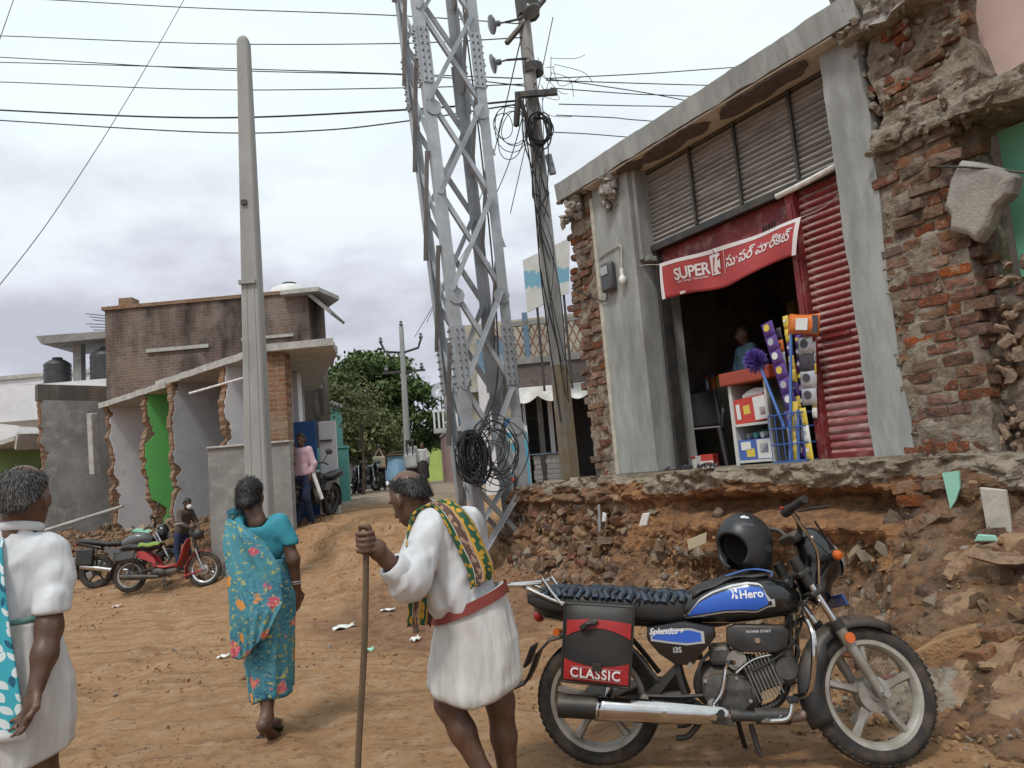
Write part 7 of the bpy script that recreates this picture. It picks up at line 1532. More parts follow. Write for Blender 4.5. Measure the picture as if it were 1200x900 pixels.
def strands(ho, parent, m_, n, L_, down, seed=0, w=.0016, lift=.35):
    # short separate hairs over the hair volume
    r = np.random.default_rng(seed); me = ho.data; C_ = np.zeros(len(me.polygons) * 3); me.polygons.foreach_get('center', C_); N_ = np.zeros_like(C_); me.polygons.foreach_get('normal', N_); C_ = C_.reshape(-1, 3); N_ = N_.reshape(-1, 3); V = []; F = []
    dn = np.array(down, float); dn /= np.linalg.norm(dn)
    for i in r.integers(0, len(C_), n):
        nn = N_[i]; t = dn - nn * (dn @ nn) + r.normal(size=3) * .22; t /= np.linalg.norm(t) + 1e-9; d = t + nn * lift * r.uniform(.2, 1.2); sd = np.cross(d, nn); sd /= np.linalg.norm(sd) + 1e-9; p = C_[i] + r.normal(size=3) * .003; l = L_ * r.uniform(.5, 1.2); o = len(V)
        V += [p - sd * w, p + sd * w, p + d * l * .6 + sd * w * .7, p + d * l * .6 - sd * w * .7, p + d * l - nn * l * .25]; F += [(o, o+1, o+2, o+3), (o+3, o+2, o+4)]
    m2 = bpy.data.meshes.new('hair_strands'); m2.from_pydata([tuple(v) for v in V], [], F); m2.materials.append(MATS[m_]); o = link('hair_strands', m2, parent); o['kind'] = 'stuff'; return o
def hand(s, w, d, nrm, curl, thumb, L_=.18, r=.0092, spread=.25):
    """palm and five fingers from wrist w along d; fingers bend towards nrm; thumb = +1/-1 side"""
    w = Vector(w); d = Vector(d).normalized(); n = Vector(nrm); n = (n - d * n.dot(d)).normalized(); sd = d.cross(n) * thumb
    p = w + d * .05; RM = Matrix((sd, n, d)).transposed(); s.ell(p, (.041, .019, .056), RM, k=.015)
    for i, (o, l) in enumerate(((.030, .066), (.011, .074), (-.009, .070), (-.028, .056))):
        b = w + d * (.09 - .006 * abs(i - 1)) + sd * o; dirv = (d + sd * (o * spread * 3)).normalized(); pts = [b]; c = curl * (1 + .12 * i)
        for j, f in enumerate((.42, .33, .25)):
            ang = c * (.5 + .5 * j); q = dirv * math.cos(ang) + n * math.sin(ang); pts.append(pts[-1] + q * l * f)
        s.chain(pts, [r, r * .95, r * .88, r * .78], k=.006)
    b = w + d * .025 + sd * .032; t1 = b + (d * .6 + sd * .75 + n * .2).normalized() * .04; t2 = t1 + (d * .85 + sd * .25 + n * .5).normalized() * .032; t3 = t2 + (d * .9 + n * .5 * curl).normalized() * .025; s.chain([b, t1, t2, t3], [r * 1.5, r * 1.25, r * 1.1, r * .9], k=.01)
def foot(s, ank, d, L_=.23, pitch=0.):
    a = Vector(ank); d = Vector(d).normalized(); up = Vector((0, 0, 1)); heel = a - d * .04 - up * .045; ball_ = a + d * .12 + up * (-.06 + pitch * .1); toe = a + d * .18 + up * (-.065 + pitch * .16)
    s.cap(a, heel, .036, .034, k=.03).cap(heel, ball_, .032, .034, k=.03).cap(ball_ + d.cross(up) * .02, toe + d.cross(up) * .02, .022, .016, k=.02).cap(ball_ - d.cross(up) * .02, toe - d.cross(up) * .025, .022, .014, k=.02)
def skirt(name, rings, m_, parent, n=72, folds=(), solid=.006, sub=4, seed=0.):
    """rings: (z, cx, cy, half width, half depth); folds: (count, phase, amp_top, amp_bottom, lean)"""
    zs = [r[0] for r in rings]; order = np.argsort(zs); I = lambda z, k: float(np.interp(z, [zs[i] for i in order], [rings[i][k] for i in order])); N_ = 40; z0, z1 = rings[0][0], rings[-1][0]; R_ = []
    for j in range(N_ + 1):
        t = j / N_; z = z0 + (z1 - z0) * t; ring = []
        for i in range(n):
            a = 2 * math.pi * i / n; q = 1.
            for c, ph, a0, a1, le in folds: q += (a0 + (a1 - a0) * t) * math.sin(c * a + ph + le * t)
            q += .035 * float(vnoise(math.cos(a) * 2.2 + seed, math.sin(a) * 2.2, z * 4 + seed))
            hem = (rings[-1][5](a) if len(rings[-1]) > 5 else 0) * t ** 3
            ring.append(Vector((I(z, 1) + I(z, 3) * q * math.cos(a), I(z, 2) + I(z, 4) * q * math.sin(a), z + hem)))
        R_.append(ring)
    mb = MB(); mb.loft(R_, cap=False); return mb.build(name, m_, parent, smooth=True, solid=solid, sharp=0)
def folds3(amp, fx=14, fz=5, seed=0.): return lambda X, Y, Z: amp * (fbm(X * fx + Z * 6, Y * fx, Z * fz + seed, 3) + .5 * np.abs(fbm(X * fx * 2.2, Y * fx * 2.2, Z * fz * 2.6 + seed, 2)))
def drape(amp, seed=0., tilt=.5):
    # long soft folds with sharper crests, running mostly downwards
    def f(X, Y, Z):
        w = .35 * fbm(X * 4, Y * 4, Z * 3 + seed, 2); a = np.abs(fbm((X + tilt * Z * .35) * 11 + w, Y * 11 + w, Z * 2.6 + seed, 3)); b = np.abs(fbm((X - .8 * Z) * 13 + seed, Y * 9, (Z + .4 * X) * 9, 2)); return amp * (2.2 * a + 1.1 * b - .55)
    return f
# ---------------------------------------------------------------- older man in white, seen from behind
LM = Vector((-1.80, 2.75, 0)); pm = thing('person', 'man seen from behind in white shirt and white dhoti with a turquoise leaf-print towel', 'person', LM)
Hc = (.03, .01, 1.485); HM_ = frame3(rad(6), rad(-6))
s = SDF(.0066); head(s, Hc, HM_); s.cap((.02, -.005, 1.42), (.0, -.015, 1.33), .054, .062, k=.03)
s.chain([(.13, -.01, 1.27), (.163, -.075, 1.04), (.168, -.11, .96), (.168, -.155, .865)], [.045, .039, .037, .026], k=.03); hand(s, (.167, -.157, .872), (-.28, -.06, -1), (-.6, -.75, 0), .5, -1, r=.0092, spread=1.1)
s.chain([(-.13, .0, 1.27), (-.18, .02, 1.03), (-.19, .10, .86)], [.045, .039, .028], k=.03); hand(s, (-.19, .1, .865), (0, .15, -1), (.8, 0, 0), .7, 1)
for x, y, dy in ((.075, .0, .05), (-.085, .10, -.02)): s.chain([(x, 0, .9), (x, y, .52), (x + .01, y - .02, .3), (x, y - .05, .09)], [.07, .058, .050, .035], k=.03); foot(s, (x, y - .05, .09), (.05, 1, 0))
s.build('body', 'skin_dark', pm)
strands(hair('hair', Hc, HM_, 'hair_grey', pm, low=-.072, front=.0, bald=(-.0, .085, .050), grow=.004), pm, 'strand_grey', 6500, .026, (0, -.1, -1), 1, .0013, .10)
s = SDF(.009)
s.ell((-.0, .0, 1.27), (.165, .098, .075), k=.06).ell((-.015, -.005, 1.17), (.145, .11, .13), k=.05).ell((-.02, 0, 1.04), (.132, .112, .14), k=.05).cap((0, -.01, 1.33), (.02, 0, 1.375), .075, .066, k=.04)
for sg in (-1, 1): s.cap((.12 * sg, -.005, 1.295), (.152 * sg, -.015, 1.20), .063, .058, k=.04).cap((.152 * sg, -.02, 1.20), (.163 * sg, -.055, 1.115), .058, .054, k=.03).cap((.162 * sg, -.05, 1.135), (.164 * sg, -.062, 1.095), .061, .060, k=.005)
s.build('shirt', 'shirt_white', pm, disp=drape(.008, 1.), cut=lambda X, Y, Z: np.maximum(np.maximum(1.03 - Z + .0 * X, np.where(Z > 1.345, .058 - np.sqrt((X - .02) ** 2 + Y ** 2), -1)), np.where((np.abs(X) > .105) & (Z < 1.2), 1.085 - Z, -1)))
mb = MB(); mb.tube([(.02 + .066 * math.cos(a), .0 + .066 * math.sin(a), 1.382 - .012 * math.sin(a)) for a in np.linspace(0, 6.283, 25)[:-1]], [.016] * 24, 8, closed=True, flat=.5); mb.build('collar', 'shirt_white', pm, smooth=True)
skirt('dhoti', [(1.06, -.02, 0, .152, .118), (.98, -.02, 0, .17, .135), (.84, -.01, 0, .195, .155), (.70, -.01, 0, .195, .16), (.61, -.005, .0, .178, .155, lambda a: .018 * math.sin(a * 2 + .5) + .014 * math.cos(a))], 'dhoti_white', pm, folds=((3, .5, .0, .02, 1.), (9, 1.1, .010, .018, 2.), (17, .4, .008, .010, 3.), (23, 2.4, .005, .004, -4.)), seed=1.)
mb = MB(); mb.tube([(-.02 + .153 * math.cos(a), .119 * math.sin(a), 1.062 + .01 * math.sin(a * 1.0 + 2)) for a in np.linspace(0, 6.283, 41)[:-1]], .009, 6, closed=True, flat=.5); mb.build('green_edge', 'belt_green', pm, smooth=True)
# leaf-print towel over the left shoulder
def leaf_towel():
    M_ = bpy.data.materials.new('leaf_towel'); M_.use_nodes = True; MATS['leaf_towel'] = M_; nt = M_.node_tree; N = nt.nodes; L = nt.links; b = N['Principled BSDF']; b.inputs['Roughness'].default_value = .95
    uv = N.new('ShaderNodeUVMap'); sp = N.new('ShaderNodeSeparateXYZ'); L.new(uv.outputs[0], sp.inputs[0])
    mp = N.new('ShaderNodeMapping'); mp.inputs['Scale'].default_value = (4.4, 29, 1); L.new(uv.outputs[0], mp.inputs[0])
    vo = N.new('ShaderNodeTexVoronoi'); vo.inputs['Scale'].default_value = 1.; vo.inputs['Randomness'].default_value = .55; vo.voronoi_dimensions = '2D'; L.new(mp.outputs[0], vo.inputs[0])
    sb_ = N.new('ShaderNodeVectorMath'); sb_.operation = 'SUBTRACT'; L.new(mp.outputs[0], sb_.inputs[0]); L.new(vo.outputs['Position'], sb_.inputs[1]); sc0 = N.new('ShaderNodeSeparateColor'); L.new(vo.outputs['Color'], sc0.inputs[0])
    an = N.new('ShaderNodeMath'); an.operation = 'MULTIPLY_ADD'; an.inputs[1].default_value = 1.6; an.inputs[2].default_value = .5; L.new(sc0.outputs[2], an.inputs[0]); vr = N.new('ShaderNodeVectorRotate'); vr.rotation_type = 'Z_AXIS'; L.new(sb_.outputs[0], vr.inputs['Vector']); L.new(an.outputs[0], vr.inputs['Angle']); s2 = N.new('ShaderNodeSeparateXYZ'); L.new(vr.outputs[0], s2.inputs[0])
    def mth(op, a_, b_=None):
        n = N.new('ShaderNodeMath'); n.operation = op
        for i_, q_ in enumerate((a_, b_)):
            if q_ is None: continue
            if isinstance(q_, float): n.inputs[i_].default_value = q_
            else: L.new(q_, n.inputs[i_])
        return n
    x2 = mth('POWER', mth('ABSOLUTE', mth('DIVIDE', s2.outputs[0], .52).outputs[0]).outputs[0], 2.); wd_ = mth('MULTIPLY', mth('SUBTRACT', 1., x2.outputs[0]).outputs[0], .25); lt = mth('LESS_THAN', mth('ABSOLUTE', s2.outputs[1]).outputs[0], wd_.outputs[0])
    r = N.new('ShaderNodeValToRGB'); e = r.color_ramp.elements; r.color_ramp.interpolation = 'CONSTANT'; e[0].color = (.02, .10, .17, 1); e[0].position = 0; e[1].position = .28; e[1].color = (.62, .70, .70, 1)
    s1 = N.new('ShaderNodeSeparateColor'); L.new(vo.outputs['Color'], s1.inputs[0]); L.new(s1.outputs[0], r.inputs[0])
    bs = N.new('ShaderNodeMixRGB'); bs.inputs[1].default_value = (.05, .38, .47, 1); bs.inputs[2].default_value = (.03, .26, .34, 1); L.new(sp.outputs[1], bs.inputs[0])
    x = N.new('ShaderNodeMixRGB'); L.new(lt.outputs[0], x.inputs[0]); L.new(bs.outputs[0], x.inputs[1]); L.new(r.outputs[0], x.inputs[2])
    hem = N.new('ShaderNodeMath'); hem.operation = 'LESS_THAN'; hem.inputs[1].default_value = .02; L.new(sp.outputs[1], hem.inputs[0]); y = N.new('ShaderNodeMixRGB'); L.new(hem.outputs[0], y.inputs[0]); L.new(x.outputs[0], y.inputs[1]); y.inputs[2].default_value = (.66, .7, .7, 1); L.new(y.outputs[0], b.inputs['Base Color'])
leaf_towel()
def towel_fn(a, b):
    # b 0 = hem on the back, 1 = hem in front; passes over the shoulder at b ~ .6
    w0, w1 = .20, .10; path = [(.0, -.165, .715), (.15, -.16, .90), (.3, -.15, 1.06), (.45, -.135, 1.22), (.56, -.10, 1.345), (.63, .0, 1.39), (.70, .10, 1.33), (.85, .145, 1.1), (1., .15, .85)]
    y = float(np.interp(b, [p[0] for p in path], [p[1] for p in path])); z = float(np.interp(b, [p[0] for p in path], [p[2] for p in path])); w = float(np.interp(b, [0, .5, .63, 1], [.23, .15, .12, .2])); xc = float(np.interp(b, [0, .5, .63, 1], [-.165, -.145, -.125, -.12]))
    xr = float(np.interp(z, [.7, .9, 1.06, 1.22, 1.35, 1.4], [.135, .105, .075, .05, .02, -.04])) - .0 if b < .6 else xc + w / 2; return Vector((xr - w * (1 - a), y - .010 * math.sin(a * 11 + b * 4), z - .01 * a))
uvsheet('towel', 16, 60, towel_fn, 'leaf_towel', pm, .006)
# ---------------------------------------------------------------- woman in a flowered sari, seen from behind
def sari_mat():
    M_ = bpy.data.materials.new('sari_print'); M_.use_nodes = True; MATS['sari_print'] = M_; nt = M_.node_tree; N = nt.nodes; L = nt.links; b = N['Principled BSDF']; b.inputs['Roughness'].default_value = .8
    tc = N.new('ShaderNodeTexCoord'); v = tc.outputs['Object']
    def noise(s, d=4, src=v): n = N.new('ShaderNodeTexNoise'); n.inputs['Scale'].default_value = s; n.inputs['Detail'].default_value = d; L.new(src, n.inputs[0]); return n
    def mr(src, a, c): r = N.new('ShaderNodeMapRange'); r.inputs[1].default_value = a; r.inputs[2].default_value = c; L.new(src, r.inputs[0]); return r.outputs[0]
    def mix(f, a, c):
        x = N.new('ShaderNodeMixRGB'); L.new(f, x.inputs[0])
        for i, q in ((1, a), (2, c)):
            if isinstance(q, tuple): x.inputs[i].default_value = (*q, 1)
            else: L.new(q, x.inputs[i])
        return x.outputs[0]
    c = mix(mr(noise(70, 2).outputs[0], .50, .56), (.05, .21, .27), (.02, .09, .17)); c = mix(mr(noise(5).outputs[0], .4, .65), c, (.07, .26, .31)); c = mix(mr(noise(34, 3).outputs[0], .60, .64), c, (.38, .36, .12))
    wn = noise(26, 3); ad = N.new('ShaderNodeVectorMath'); ad.operation = 'MULTIPLY_ADD'; L.new(wn.outputs['Color'], ad.inputs[0]); ad.inputs[1].default_value = (.06, .06, .06); L.new(v, ad.inputs[2])
    vo = N.new('ShaderNodeTexVoronoi'); vo.inputs['Scale'].default_value = 9.5; L.new(ad.outputs[0], vo.inputs[0]); sc = N.new('ShaderNodeSeparateColor'); L.new(vo.outputs['Color'], sc.inputs[0])
    r = N.new('ShaderNodeValToRGB'); r.color_ramp.interpolation = 'CONSTANT'; e = r.color_ramp.elements; e[0].color = (.50, .09, .16, 1); e[1].position = .45; e[1].color = (.62, .25, .04, 1); q = e.new(.72); q.color = (.55, .14, .12, 1); L.new(sc.outputs[0], r.inputs[0])
    fl_ = mix(mr(noise(60, 2).outputs[0], .5, .62), r.outputs[0], (.62, .30, .12)); m1 = mr(vo.outputs['Distance'], .36, .30)
    ex = N.new('ShaderNodeMath'); ex.operation = 'GREATER_THAN'; ex.inputs[1].default_value = .22; L.new(sc.outputs[1], ex.inputs[0]); mu = N.new('ShaderNodeMath'); mu.operation = 'MULTIPLY'; L.new(m1, mu.inputs[0]); L.new(ex.outputs[0], mu.inputs[1])
    L.new(mix(mu.outputs[0], c, fl_), b.inputs['Base Color'])
    bp = N.new('ShaderNodeBump'); bp.inputs['Strength'].default_value = .35; bp.inputs['Distance'].default_value = .02; L.new(noise(18, 4).outputs[0], bp.inputs['Height']); L.new(bp.outputs[0], b.inputs['Normal'])
sari_mat(); mat('blouse_teal', (.03, .24, .31), .8, col2=(.025, .20, .27), ns=8, bump=.2, bs=30, bd=.008); mat('bangle', (.45, .42, .4), .3, metal=.8)
WO = Vector((-1.60, 4.75, 0)); wo = thing('person', 'woman walking away in a flowered turquoise sari and teal blouse', 'person', WO)
Hc = (-.065, .02, 1.425); HM_ = frame3(rad(-4), rad(-8))
s = SDF(.008); head(s, Hc, HM_, .95); s.cap((-.05, .0, 1.36), (-.02, -.01, 1.27), .05, .058, k=.03)
s.chain([(.135, 0, 1.21), (.19, -.02, 1.03), (.19, .03, .84)], [.042, .037, .026], k=.03); hand(s, (.19, .03, .845), (-.08, .1, -1), (-.8, .4, 0), .6, 1); s.chain([(-.155, 0, 1.21), (-.205, .02, 1.03), (-.19, .08, .86)], [.042, .037, .026], k=.03); hand(s, (-.19, .08, .862), (.05, .1, -1), (.8, .3, 0), .6, -1)
s.chain([(.0, -.02, .5), (.02, -.06, .3), (.015, -.10, .14)], [.055, .045, .033], k=.03); foot(s, (.015, -.105, .15), (.15, 1, -.35), pitch=-.6); s.chain([(-.05, .1, .5), (-.04, .08, .25), (-.035, .06, .10)], [.055, .045, .033], k=.03); foot(s, (-.035, .06, .095), (0, 1, 0)); s.build('body', 'skin_dark', wo)
strands(hair('hair', Hc, HM_, 'hair_black', wo, .95, low=-.07, front=.02, grow=.008, bun=((0, -.088, -.05), (.055, .035, .05))), wo, 'strand_black', 3600, .04, (.1, -.5, -.8), 2, .0014, .12)
mb = MB(); mb.sheet(10, 8, lambda a, b: Vector(Hc) + HM_ @ (Vector(((a - .5) * .06, -.035 - .085 * b + .0, .135 - .085 * b * b + .01 * math.sin(a * 3.14))) * .95 * 1.02)); 
s = SDF(.009); s.ell((-.01, 0, 1.21), (.165, .095, .09), k=.05).ell((-.01, 0, 1.1), (.145, .095, .1), k=.05)
for sg in (-1, 1): s.cap((.12 * sg - .01, 0, 1.25), (.175 * sg - .01 * (sg < 0), -.01, 1.13), .065, .056, k=.04)
s.build('blouse', 'blouse_teal', wo, disp=folds3(.008, 20, 8, 4.), cut=lambda X, Y, Z: np.maximum(np.maximum(1.03 - Z, np.where(np.abs(X) > .14, 1.115 - Z, -1)), np.where(Z > 1.245, .072 - np.sqrt((X + .02) ** 2 + (Y + .03) ** 2), -1)))
skirt('sari', [(1.04, -.01, 0, .135, .105), (.96, -.01, .0, .155, .125), (.82, .0, .0, .175, .15), (.62, .01, .0, .155, .15), (.42, .015, .01, .13, .14), (.25, .02, .01, .115, .14, lambda a: .02 * math.sin(a + 1) + .012 * math.sin(3 * a))], 'sari_print', wo, folds=((2, .3, 0, .04, 1.), (7, 1.1, .01, .05, 2.5), (13, .2, .010, .035, 3.), (21, .9, .008, .02, 4.)), seed=3.)
# pallu: cloth from the left shoulder, spread over the back and wrapped to the right hip
def pallu(a, b):
    # a across (0 left edge .. 1 right edge), b down (0 shoulder .. 1 end)
    xl = float(np.interp(b, [0, .15, .5, 1], [-.19, -.20, -.175, -.145])); xr = float(np.interp(b, [0, .15, .4, .7, 1], [-.06, .06, .15, .165, .05]))
    x = xl + (xr - xl) * a; z = 1.315 - b * (.80 - .06 * a + .03 * math.sin(a * 5)) - .06 * a * (1 - b); z -= .035 * max(0, (abs(x + .09) - .08)) if b < .1 else 0
    back = float(np.interp(z, [.5, .75, .95, 1.1, 1.2, 1.28, 1.32], [-.165, -.172, -.142, -.13, -.125, -.085, -.03])); y = back * math.sqrt(max(.05, 1 - (x / .24) ** 2)) - .012 - .012 * abs(math.sin(a * 15 - b * 5)) * (.5 + b) + .010 * math.sin(a * 9 - b * 8) - .006 * abs(math.sin(a * 31 - b * 9))
    return Vector((x, y, z))
uvsheet('pallu', 36, 60, pallu, 'sari_print', wo, .005)
mb = MB(); mb.tube(spline([pallu(.1, 0), (-.13, .03, 1.325), (-.10, .09, 1.25), (-.02, .13, 1.1), (.1, .14, 1.0)], 6), [.05] * 25, 8, flat=.35); mb.build('front_drape', 'sari_print', wo, smooth=True)
for q in ((.192, .008, .895), (.192, .012, .882)): mb = MB(); mb.lathe([(.032, -.003), (.035, 0), (.032, .003)], 16, Matrix.Translation(q), closed=True); mb.build('bangle', 'bangle', wo)
for x, y, z, p in ((.02, -.03, .075, -.35), (-.035, .10, .012, 0)):
    mb = MB(); mb.T = xf((x, y, z), (p, 0, 0)); mb.prism([(-.045, -.12), (.04, -.13), (.05, .05), (.03, .13), (-.03, .13), (-.05, .03)], -.012, .008, plane='xy'); mb.build('sandal', 'sandal', wo, bevel=.005)
# ---------------------------------------------------------------- bent old man walking with a stick
OM = Vector((-.27, 3.40, 0)); om = thing('person', 'stooped man in white dhoti with a patterned green and yellow shoulder cloth, holding a stick', 'person', OM)
def w3(px, py, d): return atd(px, py, d) - OM
Hc = w3(479, 583, 3.36); HM_ = frame3(rad(52), rad(-30))
nk = w3(505, 603, 3.40)
s = SDF(.006); head(s, Hc, HM_, .98); s.cap(Hc + Vector((.03, -.0, -.05)), nk, .054, .06, k=.03)
shL, elL, wrL, hdL = w3(492, 622, 3.26), w3(482, 684, 3.16), w3(452, 655, 3.10), w3(431, 637, 3.07)
s.chain([shL.lerp(elL, .4), elL], [.045, .042], k=.03); s.chain([elL, wrL], [.045, .031], k=.03)
stick_top = w3(429, 632, 3.06)
dH = (hdL - wrL).normalized()
# fist closed round the stick
RMh = frame3(0); pc_ = wrL.lerp(hdL, .62); s.ell(pc_ + Vector((.012, -.012, 0)), (.036, .026, .044), k=.015)
stk = stick_top
for i in range(4):
    zz = stk.z + .026 - .0225 * i; c0 = Vector((stk.x, stk.y, zz)); pts = [c0 + Vector((.034 * math.cos(a), .027 * math.sin(a), .004 * math.sin(a))) for a in (-.4, -1.2, -2.0, -2.8, -3.7)]; s.chain(pts, [.0100, .0108, .0098, .0100, .0085], k=.003)
s.chain([pc_ + Vector((.0, .01, .02)), Vector((stk.x + .005, stk.y + .028, stk.z + .045)), Vector((stk.x - .025, stk.y + .012, stk.z + .05))], [.016, .012, .010], k=.01)
s.cap(wrL, pc_ + Vector((.015, 0, 0)), .030, .030, k=.02)
shR = w3(548, 612, 3.56); s.chain([shR.lerp(w3(540, 680, 3.66), .4), w3(540, 680, 3.66), w3(520, 700, 3.72)], [.055, .045, .032], k=.03); hand(s, w3(520, 700, 3.72), (-.5, .3, -.6), (0, -.2, -1), .6, 1)
hipL, hipR = w3(545, 760, 3.43), w3(572, 755, 3.45); kL, kR = w3(526, 824, 3.40), w3(586, 822, 3.47); aL, aR = w3(567, 908, 3.36), w3(597, 925, 3.50)
s.chain([hipL, kL, kL.lerp(aL, .4), aL], [.075, .058, .054, .036], k=.03); s.chain([hipR, kR, kR.lerp(aR, .4), aR], [.075, .060, .054, .036], k=.03); aL.z = max(aL.z, .1); foot(s, aL, (-.75, .6, -.2)); foot(s, Vector((aR.x, aR.y, .09)), (-.75, .6, 0)); s.cap(aR, Vector((aR.x, aR.y, .09)), .036, .036)
s.build('body', 'skin_dark', om)
strands(hair('hair', Hc, HM_, 'hair_black', om, .98, low=-.075, front=-.0, bald=(-.06, .085, .10), grow=.005), om, 'strand_black', 5200, .024, (.3, -.1, -1), 3, .0012, .22)
# shirt: stooped torso
s = SDF(.0085); hipC = w3(548, 708, 3.42); chest = w3(523, 638, 3.40); upper = w3(522, 612, 3.40); mid = w3(541, 668, 3.42)
dsp = Vector((-.8, .6, 0))
RMt = Matrix((Vector((.6, .8, 0)), Vector((-.8, .6, 0)), Vector((0, 0, 1)))).transposed()
tl_ = Matrix.Rotation(rad(-24), 3, Vector((.6, .8, 0))) @ RMt
s.ell(upper + Vector((.01, 0, -.02)), (.165, .095, .085), tl_, k=.06).ell(chest, (.165, .118, .12), tl_, k=.06).ell(mid, (.155, .122, .13), tl_, k=.06).ell(hipC, (.155, .135, .10), RMt, k=.05).cap(upper, nk, .075, .066, k=.03).ell(w3(524, 694, 3.36), (.10, .11, .10), RMt, k=.05)
s.cap(shL + Vector((.03, .03, .01)), elL + Vector((0, 0, .02)), .078, .082, k=.04).cap(elL + Vector((0, 0, .012)), elL.lerp(wrL, .55), .076, .060, k=.03).ell(w3(480, 690, 3.17), (.07, .06, .05), k=.03).cap(elL.lerp(wrL, .52), elL.lerp(wrL, .62), .064, .062, k=.006)
s.cap(shR, w3(545, 660, 3.64), .075, .07, k=.04)
dW = (wrL - elL).normalized(); cpt = elL.lerp(wrL, .64)
s.build('shirt', 'shirt_white', om, disp=drape(.011, 9.), cut=lambda X, Y, Z: np.maximum(np.where((X - wrL.x) ** 2 + (Y - wrL.y) ** 2 + (Z - wrL.z) ** 2 < .13 ** 2, (X - cpt.x) * dW.x + (Y - cpt.y) * dW.y + (Z - cpt.z) * dW.z, -1), -.05 - Z + .7))
cu_c = elL.lerp(wrL, .60); RMc = dW.to_track_quat('Z', 'Y').to_matrix(); mb = MB(); mb.lathe([(.046, -.032), (.060, -.034), (.064, -.02), (.063, .022), (.057, .032), (.044, .03)], 26, Matrix.Translation(cu_c) @ RMc.to_4x4(), closed=True)
mb.v = [tuple(Vector(p) + Vector((.006, .004, .006)) * float(fbm(p[0] * 30, p[1] * 30, p[2] * 30, 2))) for p in mb.v]; mb.build('rolled_cuff', 'shirt_white', om, smooth=True)
nv = (Hc - nk).normalized(); mb = MB(); mb.lathe([(.058, -.02), (.072, -.022), (.074, .0), (.066, .03), (.060, .03)], 24, Matrix.Translation(nk + Vector((.012, 0, -.012))) @ nv.to_track_quat('Z', 'Y').to_matrix().to_4x4(), closed=True); mb.build('collar', 'shirt_white', om, smooth=True)
# dhoti with red border, slanting waist
def dh(px, py, d=3.42): return w3(px, py, d)
wl0, wl1 = dh(512, 722), dh(588, 682)
def dhoti_ring(t, i, n):
    a = 2 * math.pi * i / n
    L0, L1 = [Vector(p) for p in (wl0, wl1)]; H0, H1 = dh(502, 806), dh(612, 792); M0, M1 = dh(507, 765), dh(606, 742)
    def q(A, B, C, u): return A.lerp(B, u * 2) if u < .5 else B.lerp(C, u * 2 - 1)
    l, r = q(L0, M0, H0, t), q(L1, M1, H1, t); c = (l + r) / 2; hw_ = (r - l) / 2; dep = .135 + .045 * t; k = 1 + .022 * math.sin(9 * a + 5 * t) * t + .022 * math.sin(5 * a - 3 * t) + .016 * abs(math.sin(6.5 * a - 7 * t)) + .012 * abs(math.sin(10 * a + 9 * t + 1)) + .02 * float(vnoise(math.cos(a) * 3, math.sin(a) * 3, t * 6)); sag = -.035 * t ** 2 * math.sin(a) * -1 - .03 * t * (1 - abs(math.cos(a)))
    k *= 1 - .07 * max(0, (t - .9) / .1) ** 2; return c + hw_ * math.cos(a) * k + Vector((0, dep * math.sin(a) * k, sag))
n = 72; mb = MB(); mb.loft([[dhoti_ring(j / 36, i, n) for i in range(n)] for j in range(37)], cap=False); mb.build('dhoti', 'dhoti_white', om, smooth=True, solid=.006, sharp=0)
mb = MB()
def brd(a, b):
    p = dhoti_ring(.0 + .13 * b * (1.0 - .25 * a), int(round(a * n)) % n, n); c = (wl0 + wl1) / 2; return p + ((p - c) * Vector((1, 1, .2))).normalized() * .017 + Vector((0, 0, .004))
mb.sheet(n, 3, lambda a, b: brd(a, 1 - b)); mb.build('red_border', 'border_red', om, smooth=True, sharp=0)
def cloth_mat():
    M_ = bpy.data.materials.new('shoulder_print'); M_.use_nodes = True; MATS['shoulder_print'] = M_; nt = M_.node_tree; N = nt.nodes; L = nt.links; b = N['Principled BSDF']; b.inputs['Roughness'].default_value = .9
    uv = N.new('ShaderNodeUVMap'); sp = N.new('ShaderNodeSeparateXYZ'); L.new(uv.outputs[0], sp.inputs[0])
    r = N.new('ShaderNodeValToRGB'); r.color_ramp.interpolation = 'CONSTANT'; e = r.color_ramp.elements; e[0].position = 0; e[0].color = (.02, .085, .04, 1); e[1].position = .20; e[1].color = (.55, .55, .5, 1)
    for p, c in ((.225, (.12, .065, .05)), (.55, (.48, .44, .38)), (.575, (.46, .25, .03)), (.66, (.02, .085, .04)), (.92, (.46, .27, .04))): q = e.new(p); q.color = (*c, 1)
    L.new(sp.outputs[0], r.inputs[0])
    mp = N.new('ShaderNodeMapping'); mp.inputs['Scale'].default_value = (5, 26, 1); L.new(uv.outputs[0], mp.inputs[0]); vo = N.new('ShaderNodeTexVoronoi'); vo.voronoi_dimensions = '2D'; vo.inputs['Scale'].default_value = 1; L.new(mp.outputs[0], vo.inputs[0])
    lt = N.new('ShaderNodeMapRange'); lt.inputs[1].default_value = .34; lt.inputs[2].default_value = .28; L.new(vo.outputs[0], lt.inputs[0]); r2 = N.new('ShaderNodeValToRGB'); r2.color_ramp.interpolation = 'CONSTANT'; e = r2.color_ramp.elements; e[0].color = (.50, .28, .03, 1); e[1].position = .23; e[1].color = (.36, .24, .17, 1); q = e.new(.60); q.color = (.50, .28, .03, 1); L.new(sp.outputs[0], r2.inputs[0])
    x = N.new('ShaderNodeMixRGB'); L.new(lt.outputs[0], x.inputs[0]); L.new(r.outputs[0], x.inputs[1]); L.new(r2.outputs[0], x.inputs[2]); L.new(x.outputs[0], b.inputs['Base Color'])
cloth_mat()
